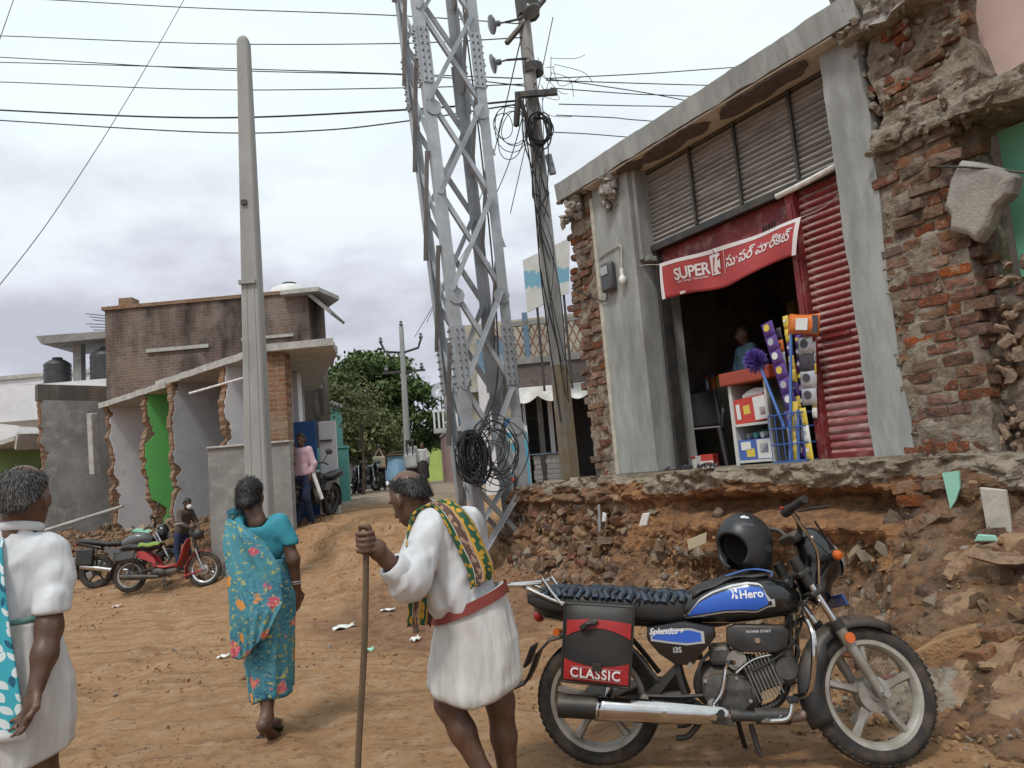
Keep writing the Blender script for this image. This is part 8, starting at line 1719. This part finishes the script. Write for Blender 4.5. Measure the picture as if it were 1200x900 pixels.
# cloth: from the hanging front end, over the left shoulder, diagonally down the back to the waist
cl_l = [w3(478, 735, 3.30), w3(480, 680, 3.22), w3(477, 640, 3.20), w3(484, 604, 3.24), w3(505, 592, 3.28), w3(520, 610, 3.255), w3(535, 640, 3.255), w3(548, 668, 3.26), w3(552, 690, 3.27)]
cl_r = [w3(500, 730, 3.33), w3(502, 680, 3.30), w3(490, 640, 3.30), w3(500, 598, 3.36), w3(528, 587, 3.40), w3(552, 608, 3.36), w3(568, 640, 3.345), w3(577, 662, 3.35), w3(577, 676, 3.35)]
sl, sr = spline(cl_l, 6), spline(cl_r, 6)
def cfn(a, b):
    i = b * (len(sl) - 1); k = int(min(i, len(sl) - 2)); f = i - k; L_ = sl[k].lerp(sl[k+1], f); R_ = sr[k].lerp(sr[k+1], f); p = L_.lerp(R_, a); return p + Vector((0, -.022 * math.sin(math.pi * a) - .008 * math.sin(a * 13 + b * 6), .006 * math.sin(a * 13 + b * 6)))
uvsheet('shoulder_cloth', 20, 64, cfn, 'shoulder_print', om, .007)
mat('stick_wood', (.14, .095, .055), .8, col2=(.09, .06, .035), ns=14, bump=.4, bs=30, stretch=(6, 6, 1))
sb0 = atd(421, 898, 3.08); st_ = stick_top + OM; d_ = (sb0 - st_).normalized(); low = st_ + d_ * ((.0 - st_.z) / d_.z); wsx = low
sk = thing('walking_stick', 'long plain wooden stick held upright in the fist of the stooped man', 'stick', (low.x, low.y, 0)); mb = MB(); A = st_ - d_ * .03 - Vector(low); mb.tube(spline([A, A * .66 + Vector((.006, 0, 0)), A * .33 - Vector((.005, 0, 0)), Vector((0, 0, 0))], 4), .0125, 8); mb.build('shaft', 'stick_wood', sk, smooth=True)
# ---------------------------------------------------------------- generic smaller figures
def figure(name, label, loc, rz, H, top, legs, skin='skin_brown', hairm='hair_black', sleeve=1., arms=((.22, .02, .82), (-.22, .02, .82)), elbows=((.22, -.03, 1.07), (-.22, -.03, 1.07)), stride=.06, skirtm=None, h=.014, headrot=(0, 0), long_hair=False, bend=0., group=None, hm=None):
    """faces -Y before rz; built at 1.7 m and scaled"""
    t = thing(name, label, 'person', loc, rz, group); k = H / 1.7; t.scale = (k, k, k)
    Bd = lambda p: Vector((p[0], p[1] - bend * max(0, p[2] - .9) , p[2]))
    M_ = frame3(rad(180) + headrot[0], headrot[1]); hc = Bd((0, 0, 1.56)); s = SDF(h); head(s, hc, M_, 1., True); s.cap(Bd((0, .01, 1.5)), Bd((0, .02, 1.4)), .052, .058, k=.03)
    for sg, (a, e) in zip((1, -1), zip(arms, elbows)):
        s.chain([Bd((.15 * sg, .01, 1.36)).lerp(Bd(e), .35), Bd(e), Bd(a)], [.042, .037, .028], k=.03); d = (Bd(a) - Bd(e)).normalized(); s.ell(Bd(a) + d * .06, (.035, .03, .06), k=.02).cap(Bd(a) + d * .08, Bd(a) + d * .15, .022, .012, k=.02)
    for sg in (1, -1): s.chain([(.09 * sg, 0, .85), (.1 * sg, -stride * sg, .48), (.1 * sg, stride * .6 * sg, .09)], [.075, .055, .035], k=.03); foot(s, (.1 * sg, stride * .6 * sg, .085), (0, -1, 0))
    s.build('body', skin, t); hair('hair', hc, M_, hairm, t, 1., low=-.06 if not long_hair else -.1, front=.035, grow=.012)
    s = SDF(h); s.ell(Bd((0, .01, 1.33)), (.185, .11, .1), k=.06).ell(Bd((0, .01, 1.18)), (.165, .12, .16), k=.06).ell(Bd((0, 0, 1.02)), (.165, .125, .15), k=.06).ell(Bd((0, 0, .93)), (.17, .125, .1), k=.05)
    for sg, (a, e) in zip((1, -1), zip(arms, elbows)):
        s.cap(Bd((.15 * sg, .01, 1.37)), Bd(e), .068, .058, k=.04)
        if sleeve > .6: s.cap(Bd(e), Bd(e).lerp(Bd(a), .8 * sleeve), .058, .045, k=.03)
    s.build('shirt', top, t, disp=folds3(.010, 14, 6, H), cut=lambda X, Y, Z: np.maximum(.86 - Z, np.where(Z > 1.42, .06 - np.sqrt(X ** 2 + (Y + bend * .5) ** 2), -1)))
    if skirtm: skirt('skirt', [(.98, 0, 0, .16, .12), (.7, 0, 0, .2, .17), (.25, 0, 0, .21, .19)], skirtm, t, n=36, folds=((6, 0, .01, .05, 1.),))
    else:
        s = SDF(h); s.ell((0, 0, .90), (.165, .12, .11), k=.05)
        for sg in (1, -1): s.chain([(.085 * sg, 0, .86), (.1 * sg, -stride * sg, .48), (.1 * sg, stride * .6 * sg, .10)], [.095, .075, .062], k=.04)
        s.build('trousers', legs, t, disp=folds3(.008, 14, 9, 2.), cut=lambda X, Y, Z: .06 - Z)
    return t
mat('shirt_pink', (.58, .40, .46), .85, col2=(.50, .33, .39), ns=30, bump=.2, bs=20); mat('jeans', (.022, .032, .075), .9, col2=(.03, .045, .095), ns=9); mat('cloth_dark', (.025, .022, .024), .9, col2=(.04, .034, .034), ns=6); mat('jacket_brown', (.07, .05, .04), .85, col2=(.10, .075, .06), ns=8)
mat('cloth_beige', (.42, .36, .25), .9); mat('cloth_maroon', (.05, .022, .025), .9); mat('cloth_pale', (.55, .55, .54), .9, col2=(.42, .42, .43), ns=6); mat('blouse_blue', (.16, .30, .38), .85, col2=(.12, .23, .3), ns=12)
gp = Vector((-3.93, 14.0, gz(-3.93, 14.0) - .0)); gp.z = .84
pk_ = figure('person', 'man in pink checked shirt and jeans looking at a phone beside the blue door', gp, rad(-12), 1.69, 'shirt_pink', 'jeans', 'skin_dark', arms=((.20, -.06, .92), (-.03, -.27, 1.13)), elbows=((.24, -.0, 1.10), (-.22, -.05, 1.10)), headrot=(.1, -.12), h=.011, stride=.10)
mb = MB(); mb.box((.03, -.33, 1.15), (.075, .012, .14), rot=Euler((rad(-50), 0, rad(10))).to_matrix()); ph = mb.build('phone', 'plastic_black'); ph.location = gp; ph.rotation_euler = (0, 0, rad(-12)); tag(ph, 'small black phone in the hand of the man in the pink shirt', 'phone')
bp_ = thing('backpack', 'black backpack slung on the shoulder of the man in the pink shirt', 'backpack', gp, rad(-12)); s = SDF(.014); s.ell((-.12, .17, 1.1), (.15, .09, .24), k=.03); s.build('pack', 'cloth_dark', bp_)
mb = MB(); mb.tube(spline([(-.14, .12, 1.36), (-.14, -.02, 1.44), (-.15, -.12, 1.34), (-.16, -.12, 1.18), (-.2, .0, 1.02), (-.18, .12, .98)], 5), [.028] * 26, 6, flat=.3); mb.build('shoulder_strap', 'cloth_dark', bp_, smooth=True)
rl = thing('paper_roll', 'white rolled paper held at the side of the man in the pink shirt', 'paper roll', gp + Vector((.24, -.08, .5))); mb = MB(); mb.tube([(.13, -.05, -.05), (-.02, 0, .42)], .035, 10); mb.build('roll', 'white_paper', rl, smooth=True)
# boy behind the red moped
by = atd(212, 600, 13.75); figure('person', 'child in a brown jacket and jeans standing behind the red moped', (by.x, by.y, gz(by.x, by.y) + .02), rad(62), 1.30, 'jacket_brown', 'jeans', 'skin_dark', arms=((.12, -.38, 1.02), (-.12, -.38, 1.02)), elbows=((.22, -.15, 1.12), (-.22, -.15, 1.12)), bend=.35, headrot=(0, -.45))
mk = thing('face_mask', 'white face mask worn by the child behind the red moped', 'mask', atd(222, 594, 13.62)); s = SDF(.01); s.ell((0, 0, 0), (.05, .04, .045), k=.02); s.build('mask', 'white_paper', mk)
# shopkeeper
figure('person', 'woman in a light blue blouse standing inside the dark shop behind the counter', fl(fp(872, 400, 1.25)[0], 1.25, ZF), FROT + rad(-25), 1.58, 'blouse_blue', 'cloth_dark', 'skin_dark', sleeve=.3, arms=((.12, -.25, 1.05), (-.12, -.25, 1.05)), elbows=((.23, -.05, 1.1), (-.23, -.05, 1.1)), skirtm='blouse_teal', long_hair=True)
# people far down the side street
for px, py, d, lab, rz_, kw in ((447, 564, 27, 'man in dark clothes carrying a beige bag, walking down the side street', rad(175), dict(top='cloth_maroon', legs='cloth_dark')), (484, 563, 25, 'girl with two long dark plaits and a white bag, walking down the side street', rad(180), dict(top='cloth_pale', legs='cloth_dark', skirtm='cloth_dark', long_hair=True)), (497, 561, 29, 'woman in white top and black skirt walking up the side street', rad(10), dict(top='cloth_pale', legs='cloth_dark', skirtm='cloth_dark', long_hair=True))):
    p = atd(px, py, d); g_ = gz(p.x, p.y); figure('person', lab, (p.x, p.y, g_), rz_, 1.62, h=.02, **kw)
    if 'beige' in lab: bg_ = thing('shoulder_bag', 'beige square bag on the back of the man in dark clothes', 'bag', (p.x, p.y - .2, g_ + .75)); mb = MB(); mb.bb(-.22, .22, -.08, .08, 0, .42); mb.build('bag', 'cloth_beige', bg_, bevel=.05); mb = MB(); mb.tube([(-.15, 0, .4), (0, .1, .72), (.15, 0, .4)], .02, 5); mb.build('strap', 'cloth_beige', bg_)
    if 'plaits' in lab:
        bg_ = thing('white_bag', 'white bag on the back of the girl with plaits', 'bag', (p.x, p.y - .2, g_ + .65)); mb = MB(); mb.bb(-.2, .2, -.08, .08, 0, .48); mb.build('bag', 'cloth_pale', bg_, bevel=.06)
        for sx in (-1, 1): mb = MB(); mb.tube([(sx * .09, 0, .9), (sx * .1, -.06, .7), (sx * .08, -.1, .45)], [.04, .035, .02], 6); mb.build('plait_ribbon', 'hair_black', bg_)
# ================================================================ parked mopeds and motorcycles further off
mat('moped_red', (.40, .035, .035), .4, coat=.3, col2=(.32, .03, .03), ns=5); mat('cloth_green', (.20, .30, .07), .9); mat('grey_paint', (.10, .10, .11), .35, coat=.3)
def ptube(mb, pts, r, n=7): mb.tube(spline(pts, 5), r, n)
def part(name, parent, m_, fn, **k): mb = MB(); fn(mb); return mb.build(name, m_, parent, smooth=True, **k)
p0, p1 = atz(152, 697, .0), atz(240, 690, .0); d_ = (p1 - p0); ang = math.atan2(d_.y, d_.x)
p0.z = gz(p0.x, p0.y); p1.z = gz(p1.x, p1.y)
mo = thing('red_moped', 'red moped with wire wheels and black saddle parked on the dirt', 'moped', (p0.x, p0.y, max(p0.z, p1.z) - .01), ang); mo.rotation_euler = (rad(-6), 0, ang)
WB = d_.length
wheel('rear_wheel', (0, 0, .28), None, 5, .038, .205, .28, mo, wire_=True); wheel('front_wheel', (WB, 0, .28), None, 5, .034, .215, .28, mo, wire_=True, mr='chrome')
hx_ = WB - .22
part('front_fork', mo, 'chrome', lambda mb: [ptube(mb, [(WB, s * .06, .28), (WB - .14, s * .06, .62)], .02) for s in (1,)]); part('front_fork', mo, 'chrome', lambda mb: ptube(mb, [(WB, -.06, .28), (WB - .14, -.06, .62)], .02)); part('head_column', mo, 'plastic_black', lambda mb: ptube(mb, [(WB - .13, 0, .58), (hx_ - .03, 0, .98)], .032))
part('front_mudguard', mo, 'moped_red', lambda mb: mb.loft([[Vector((WB + .32 * math.cos(a) , y, .28 + .32 * math.sin(a) - .02 * abs(y) * 10)) for y in (-.05, -.03, 0, .03, .05)] for a in np.linspace(rad(70), rad(205), 16)], cap=False, closed=False), solid=.008)
part('red_stay', mo, 'moped_red', lambda mb: ptube(mb, [(WB - .32, -.06, .2), (WB, -.065, .28)], .012))
part('handlebar', mo, 'chrome', lambda mb: ptube(mb, [(hx_ - .16, .33, 1.02), (hx_ - .06, .2, 1.05), (hx_ - .04, 0, .98), (hx_ - .06, -.2, 1.05), (hx_ - .16, -.33, 1.02)], .013)); part('headlamp', mo, 'plastic_black', lambda mb: mb.ball((hx_ + .1, 0, .86), (.09, .085, .09), 14, 10))
part('leg_shield', mo, 'moped_red', lambda mb: mb.loft([[Vector((x + .03 * abs(t), t * w, z)) for t in np.linspace(-1, 1, 7)] for x, z, w in ((hx_ - .09, .80, .06), (hx_ - .13, .68, .12), (hx_ - .17, .5, .13), (hx_ - .26, .34, .1))], cap=False, closed=False), solid=.02)
part('floor_tube', mo, 'moped_red', lambda mb: mb.loft([[Vector((x, t * w, z + .02 * (1 - t * t))) for t in np.linspace(-1, 1, 5)] for x, z, w in ((hx_ - .22, .38, .09), (hx_ - .45, .36, .1), (hx_ - .62, .40, .09), (hx_ - .72, .60, .06))], cap=False, closed=False), solid=.03)
part('side_panel', mo, 'moped_red', lambda mb: mb.prism([(.16, .56), (.42, .46), (.5, .40), (.46, .52), (.3, .64), (.18, .66)], -.12, -.08)); part('side_panel', mo, 'moped_red', lambda mb: mb.prism([(.16, .56), (.42, .46), (.5, .40), (.46, .52), (.3, .64), (.18, .66)], .08, .12))
part('seat', mo, 'vinyl_black', lambda mb: mb.loft([ring_se(x, z, .05, w, 14) for x, z, w in ((-.12, .73, .08), (.0, .74, .12), (.2, .72, .12), (.42, .72, .1), (.5, .72, .06))])); part('green_rag', mo, 'cloth_green', lambda mb: mb.sheet(10, 6, lambda a, b: Vector((.18 + .36 * a, -.13 + .26 * b, .785 + .01 * math.sin(a * 9 + b * 5) - .06 * abs(2 * b - 1) ** 4))), solid=.012)
part('side_flap', mo, 'vinyl_black', lambda mb: mb.sheet(6, 5, lambda a, b: Vector((-.2 + .36 * a, -.15 - .05 * (1 - b), .5 + .14 * b + .03 * a))), solid=.015); part('rear_rack', mo, 'steel_dark', lambda mb: ptube(mb, [(.05, -.1, .66), (-.25, -.1, .66), (-.25, .1, .66), (.05, .1, .66)], .01))
part('engine', mo, 'engine_grey', lambda mb: mb.ball((.52, 0, .30), (.17, .10, .10), 14, 10)); part('cylinder', mo, 'fin_grey', lambda mb: mb.cyl((.62, 0, .30), (.82, 0, .33), .07, n=12)); part('muffler', mo, 'steel_dark', lambda mb: mb.tube([(.55, -.12, .22), (.2, -.14, .24), (-.08, -.14, .26)], [.025, .05, .045], 12)); part('rear_fender', mo, 'plastic_black', lambda mb: mb.loft([[Vector((.32 * math.cos(a), y, .28 + .32 * math.sin(a))) for y in (-.06, 0, .06)] for a in np.linspace(rad(40), rad(190), 14)], cap=False, closed=False), solid=.008)
part('stand', mo, 'steel_dark', lambda mb: ptube(mb, [(.6, -.08, .22), (.7, -.13, .0)], .012)); part('frame', mo, 'steel_dark', lambda mb: ptube(mb, [(0, -.08, .28), (.3, -.08, .34), (.5, -.06, .42), (.2, -.08, .6), (0, -.08, .28)], .014))
# black motorcycle behind it: parts of its own, same layout
def simple_bike(label, loc, ang, steer=.5, tank='grey_paint', mirror=True, cowl='paint_black', name='parked_motorcycle', group=None, cat='motorcycle'):
    t = thing(name, label, cat, loc, ang, group); t.rotation_euler = (rad(-7), 0, ang)
    wheel('rear_wheel', (0, 0, .30), None, 5, .05, .23, .30, t, twin=False, spoke='steel_dark', mr='steel_dark'); ST = Matrix.Translation((1.0, 0, .9)) @ Matrix.Rotation(steer, 4, Vector((-.4, 0, .9)).normalized()) @ Matrix.Translation((-1.0, 0, -.9)); wheel('front_wheel', (1.27, 0, .30), ST, 5, .042, .235, .30, t, twin=False, spoke='steel_dark', mr='steel_dark')
    def pS(name, m_, fn, **k): mb = MB(); mb.T = ST; fn(mb); return mb.build(name, m_, t, smooth=True, **k)
    for s_ in (-1, 1): pS('fork', 'chrome', lambda mb: mb.tube([(1.27, .09 * s_, .3), (1.0, .09 * s_, .88)], .022, 8))
    pS('front_mudguard', 'plastic_black', lambda mb: mb.loft([[Vector((1.27 + .335 * math.cos(a), y, .3 + .335 * math.sin(a))) for y in (-.055, 0, .055)] for a in np.linspace(rad(60), rad(185), 14)], cap=False, closed=False), solid=.008)
    pS('cowl', cowl, lambda mb: mb.ball((1.13, 0, .90), (.12, .12, .16), 14, 10)); pS('headlamp', 'galvanised', lambda mb: mb.ball((1.21, 0, .86), (.05, .08, .09), 12, 8)); pS('handlebar', 'plastic_black', lambda mb: ptube(mb, [(.86, .36, 1.06), (.93, .25, 1.08), (1.0, 0, 1.0), (.93, -.25, 1.08), (.86, -.36, 1.06)], .016))
    if mirror:
        for s_ in (-1, 1): pS('mirror', 'plastic_black', lambda mb: [mb.tube([(.95, .26 * s_, 1.08), (.98, .33 * s_, 1.26)], .008, 5), mb.ball((.98, .34 * s_, 1.31), (.025, .07, .055), 10, 8)])
    part('tank', t, tank, lambda mb: mb.loft([ring_se(x, z, h_, w, 18) for x, z, h_, w in ((.42, .74, .05, .06), (.55, .77, .09, .12), (.72, .81, .11, .15), (.88, .80, .09, .13), (.97, .78, .04, .06))])); part('seat', t, 'vinyl_black', lambda mb: mb.loft([ring_se(x, z, .05, w, 14) for x, z, w in ((-.3, .85, .07), (-.1, .82, .12), (.2, .76, .13), (.42, .75, .09))])); part('tail', t, 'plastic_black', lambda mb: mb.loft([ring_se(x, z, .04, w, 12) for x, z, w in ((-.38, .84, .03), (-.2, .78, .09), (.1, .70, .1))])); part('tail_lamp', t, 'lens_red', lambda mb: mb.ball((-.36, 0, .80), (.03, .06, .03), 10, 6))
    part('side_cover', t, 'grey_paint', lambda mb: mb.prism([(.15, .70), (.42, .66), (.5, .52), (.3, .5)], -.13, .13)); part('engine', t, 'engine_grey', lambda mb: mb.ball((.62, 0, .36), (.17, .14, .13), 14, 10)); part('cylinder', t, 'fin_grey', lambda mb: mb.box((.76, 0, .46), (.16, .17, .18), rot=Euler((0, -.4, 0)).to_matrix())); part('air_scoop', t, 'plastic_black', lambda mb: mb.prism([(.75, .72), (1.0, .78), (.98, .62), (.85, .55)], -.15, .15))
    part('muffler', t, 'chrome', lambda mb: mb.tube([(.6, -.15, .26), (.3, -.16, .29), (-.2, -.18, .40)], [.03, .045, .05], 12)); part('frame', t, 'steel_dark', lambda mb: ptube(mb, [(.98, 0, .8), (.9, 0, .45), (.7, 0, .25), (.4, 0, .32), (.35, 0, .6), (.95, 0, .75)], .02)); part('swing_arm', t, 'steel_dark', lambda mb: ptube(mb, [(.42, -.09, .34), (0, -.09, .30)], .02)); part('rear_fender', t, 'plastic_black', lambda mb: mb.loft([[Vector((.34 * math.cos(a), y, .30 + .34 * math.sin(a))) for y in (-.06, 0, .06)] for a in np.linspace(rad(50), rad(200), 12)], cap=False, closed=False), solid=.01); part('saddle_bag', t, 'vinyl_black', lambda mb: mb.box((-.12, -.2, .55), (.3, .1, .3)), bevel=.03); part('stand', t, 'steel_dark', lambda mb: ptube(mb, [(.6, .12, .25), (.62, .22, 0)], .012))
    return t
q0 = atd(100, 683, 13.6); q0 = atz(103, 686, .02); q0 = Vector((-7.72, 14.0, 0)); q0.z = gz(q0.x, q0.y)
simple_bike('black motorcycle with round mirror parked behind the red moped', q0, rad(6), .55)
# scooter and far bikes down the street
sc_ = simple_bike('black scooter parked against the white door panel', (-3.78, 15.25, gz(-3.78, 15.1)), rad(-105), .4, 'paint_black', True, name='parked_scooter', cat='scooter')
part('apron', sc_, 'paint_black', lambda mb: mb.loft([[Vector((x + .05 * abs(t_), t_ * w, z)) for t_ in np.linspace(-1, 1, 7)] for x, z, w in ((1.02, 1.0, .12), (1.06, .8, .2), (1.0, .5, .22), (.85, .3, .2))], cap=False, closed=False), solid=.03); part('apron_trim', sc_, 'galvanised', lambda mb: ptube(mb, [(1.13, -.1, .85), (1.15, 0, .7), (1.13, .1, .85)], .025))
FB = 'motorcycles parked in the shade of the big tree'
for i, (px, py, d) in enumerate(((402, 569, 25), (414, 567, 26), (423, 566, 27), (462, 565, 31))):
    p = atd(px, py, d); simple_bike('dark motorcycle parked in the shade near the big tree' if i < 3 else 'dark motorcycle standing beside the blue cloth down the street', (p.x, p.y, gz(p.x, p.y)), rad(-80 + 12 * i), .3, 'paint_black', False, group=FB if i < 3 else None)
p = atd(470, 562, 30); bc_ = thing('blue_cloth_stall', 'small stall draped with light blue cloth down the side street', 'stall', (p.x, p.y, gz(p.x, p.y))); mat('cloth_skyblue', (.25, .42, .58), .9, col2=(.2, .36, .52), ns=4)
part('cloth', bc_, 'cloth_skyblue', lambda mb: mb.sheet(14, 8, lambda a, b: Vector((-.6 + 1.4 * a, .12 * math.sin(a * 14) * (1 - b), .25 + .95 * b)))); part('frame', bc_, 'steel_dark', lambda mb: ptube(mb, [(-.6, 0, 0), (-.6, 0, 1.2), (.8, 0, 1.2), (.8, 0, 0)], .025)); part('board', bc_, 'stick_wood', lambda mb: mb.box((.1, .3, 1.25), (1.5, .8, .05)))
# ================================================================ litter and odd pieces
def scrap(name, label, cat, px, py, z, w, h, m_, rot=0., curl=.02, on=None, off=None):
    p = atz(px, py, z) if on is None else on; g_ = gz(p.x, p.y) if on is None else p.z; t = thing(name, label, cat, (p.x, p.y, g_ + .006), rot)
    part('sheet', t, m_, lambda mb: mb.sheet(7, 5, lambda a, b: Vector(((a - .5) * w * (1 + .15 * math.sin(b * 7)), (b - .5) * h * (1 + .2 * math.sin(a * 6)), curl * (abs(math.sin(a * 5 + b * 3)) + .6 * a * b)))), solid=.003); return t
scrap('paper_scrap', 'white crumpled paper on the dirt beside the stooped man', 'paper', 403, 731, .03, .22, .12, 'white_paper', .3, .03)
scrap('paper_scrap', 'thin white paper strip lying on the earth ramp near the mast', 'paper', 455, 716, .03, .16, .06, 'white_paper', -.2, .02); scrap('paper_scrap', 'small pale paper scrap in the soil under the stooped man arm', 'paper', 487, 742, .03, .10, .07, 'white_paper', .8, .03); scrap('green_wrapper', 'small crumpled green wrapper on the dirt beside the walking stick', 'wrapper', 432, 758, .03, .10, .06, 'mint_scrap', .5, .025)
scrap('blue_packet', 'blue and white plastic packet lying on the dirt by the front wheel', 'wrapper', 1186, 843, .03, .18, .09, 'blue_poster', -.5, .03); scrap('blue_packet_strip', 'white strip of the blue plastic packet on the dirt', 'wrapper', 1178, 838, .03, .14, .03, 'white_paper', -.5, .035)
w_ = scrap('foil_wrapper', 'crumpled white, red and green snack wrapper on the dirt ahead of the motorcycle', 'wrapper', 1117, 828, .03, .10, .09, 'pack_white', .9, .06); part('green_print', w_, 'teal_paint', lambda mb: mb.ball((-.03, 0, .04), (.03, .025, .03), 8, 6)); part('red_print', w_, 'pack_red', lambda mb: mb.ball((.035, -.02, .025), (.022, .02, .02), 8, 6))
scrap('pink_scrap', 'small pink scrap on the dirt near the red moped', 'paper', 137, 708, .01, .12, .08, 'pink_wall', .4, .03); scrap('white_rag', 'small white rag on the dirt near the sari hem', 'rag', 262, 770, .01, .1, .06, 'white_paper', .2, .025)
for i, (px, py) in enumerate(((1122, 805), (1160, 780))): pass
def bankput(px, py, off):
    u, z = fp(px, py, off); return fl(u, off, z)
def slabpiece(name, label, cat, px, py, off, P, th, m_, rot, kz=0):
    t = thing(name, label, cat, bankput(px, py, off)); t.rotation_euler = rot; mb = MB(); mb.prism(P, -th / 2, th / 2, plane='xz'); mb.build('piece', m_, t, bevel=.008); return t
slabpiece('concrete_plank', 'long broken concrete plank sloping against the foot of the bank by the front wheel', 'concrete piece', 1100, 762, -1.35, [(-.22, -.05), (-.1, -.07), (.22, -.045), (.23, .03), (.05, .06), (-.2, .05)], .22, 'stone_brown', (0, rad(-28), FROT + .4))
slabpiece('cardboard_piece', 'buff cardboard piece stuck in the cut bank above the saddle', 'cardboard', 817, 634, -.66, [(-.13, -.06), (.10, -.04), (.14, .05), (-.12, .03)], .012, 'cloth_beige', (0, rad(-12), FROT)); slabpiece('white_plaster_flake', 'white plaster flake stuck in the cut bank', 'plaster scrap', 755, 609, -.55, [(-.10, -.05), (.02, -.06), (.11, .05), (.0, .06)], .02, 'white_paper', (0, rad(-10), FROT)); slabpiece('white_plaster_chip', 'small bluish white chip in a crack of the cut bank', 'plaster scrap', 708, 607, -.52, [(-.03, -.05), (.03, -.03), (.035, .05), (-.02, .06)], .02, 'white_wash', (0, .2, FROT)); slabpiece('grey_sheet_strip', 'narrow upright grey sheet strip in the cut bank', 'sheet scrap', 702, 608, -.5, [(-.02, -.15), (.02, -.13), (.03, .15), (-.01, .15)], .01, 'galvanised', (0, .08, FROT))
slabpiece('pale_plaster_panel', 'pale flat plaster panel leaning on the rubble slope beside the foundation stub', 'plaster piece', 1170, 607, -.62, [(-.06, -.17), (.08, -.18), (.06, .17), (-.09, .18)], .03, 'plaster_pale', (0, rad(4), FROT)); slabpiece('mint_chip', 'small mint green plaster chip on the rubble slope', 'plaster scrap', 1155, 631, -.75, [(-.07, -.02), (.07, -.015), (.06, .02), (-.04, .025)], .015, 'mint_scrap', (0, 0, FROT))
for i, (px, py, off, s_) in enumerate(((830, 640, -.7, .0), (1010, 650, -.7, 0),)): pass
slabpiece('concrete_lump', 'broken concrete block at the mast foot behind the stooped man', 'concrete piece', 577, 640, .0, [(-.12, -.05), (.1, -.07), (.13, .05), (-.06, .09)], .2, 'stone_grey', (.2, -.5, FROT))
t = thing('wooden_peg', 'short wooden peg standing in the rubble behind the stooped man', 'peg', (atz(487, 735, .03) + Vector((0, 0, -.03)))); part('peg', t, 'stick_wood', lambda mb: mb.tube([(0, 0, -.05), (.0, 0, .16)], .03, 7))
# long plank and pipe on the house rubble
t = thing('loose_pole', 'long thin pole lying on the rubble heap before the grey house wall', 'pole', heap_pt(-7.6, -.3)); part('pole', t, 'slab_edge', lambda mb: mb.tube([(-1.3, .3, .12), (.9, -.2, .55)], .035, 6))
t = thing('white_pipe', 'thin white pipe jutting from the torn brick jamb of the cut row', 'pipe', atd(285, 443, 13.7)); e_ = atd(222, 461, 14.3) - atd(285, 443, 13.7); part('pipe', t, 'white_paper', lambda mb: mb.tube([(0, 0, 0), e_ * .35 , e_], .022, 6))
t = thing('green_plaster_piece', 'green painted plaster piece on the rubble heap behind the motorcycles', 'plaster piece', heap_pt(-4.6, -.35) + Vector((0, 0, .12))); t.rotation_euler = (.4, .2, .5); part('piece', t, 'mint_scrap', lambda mb: mb.prism([(-.2, -.08), (.15, -.1), (.2, .06), (-.1, .1)], -.02, .02, plane='xy'))
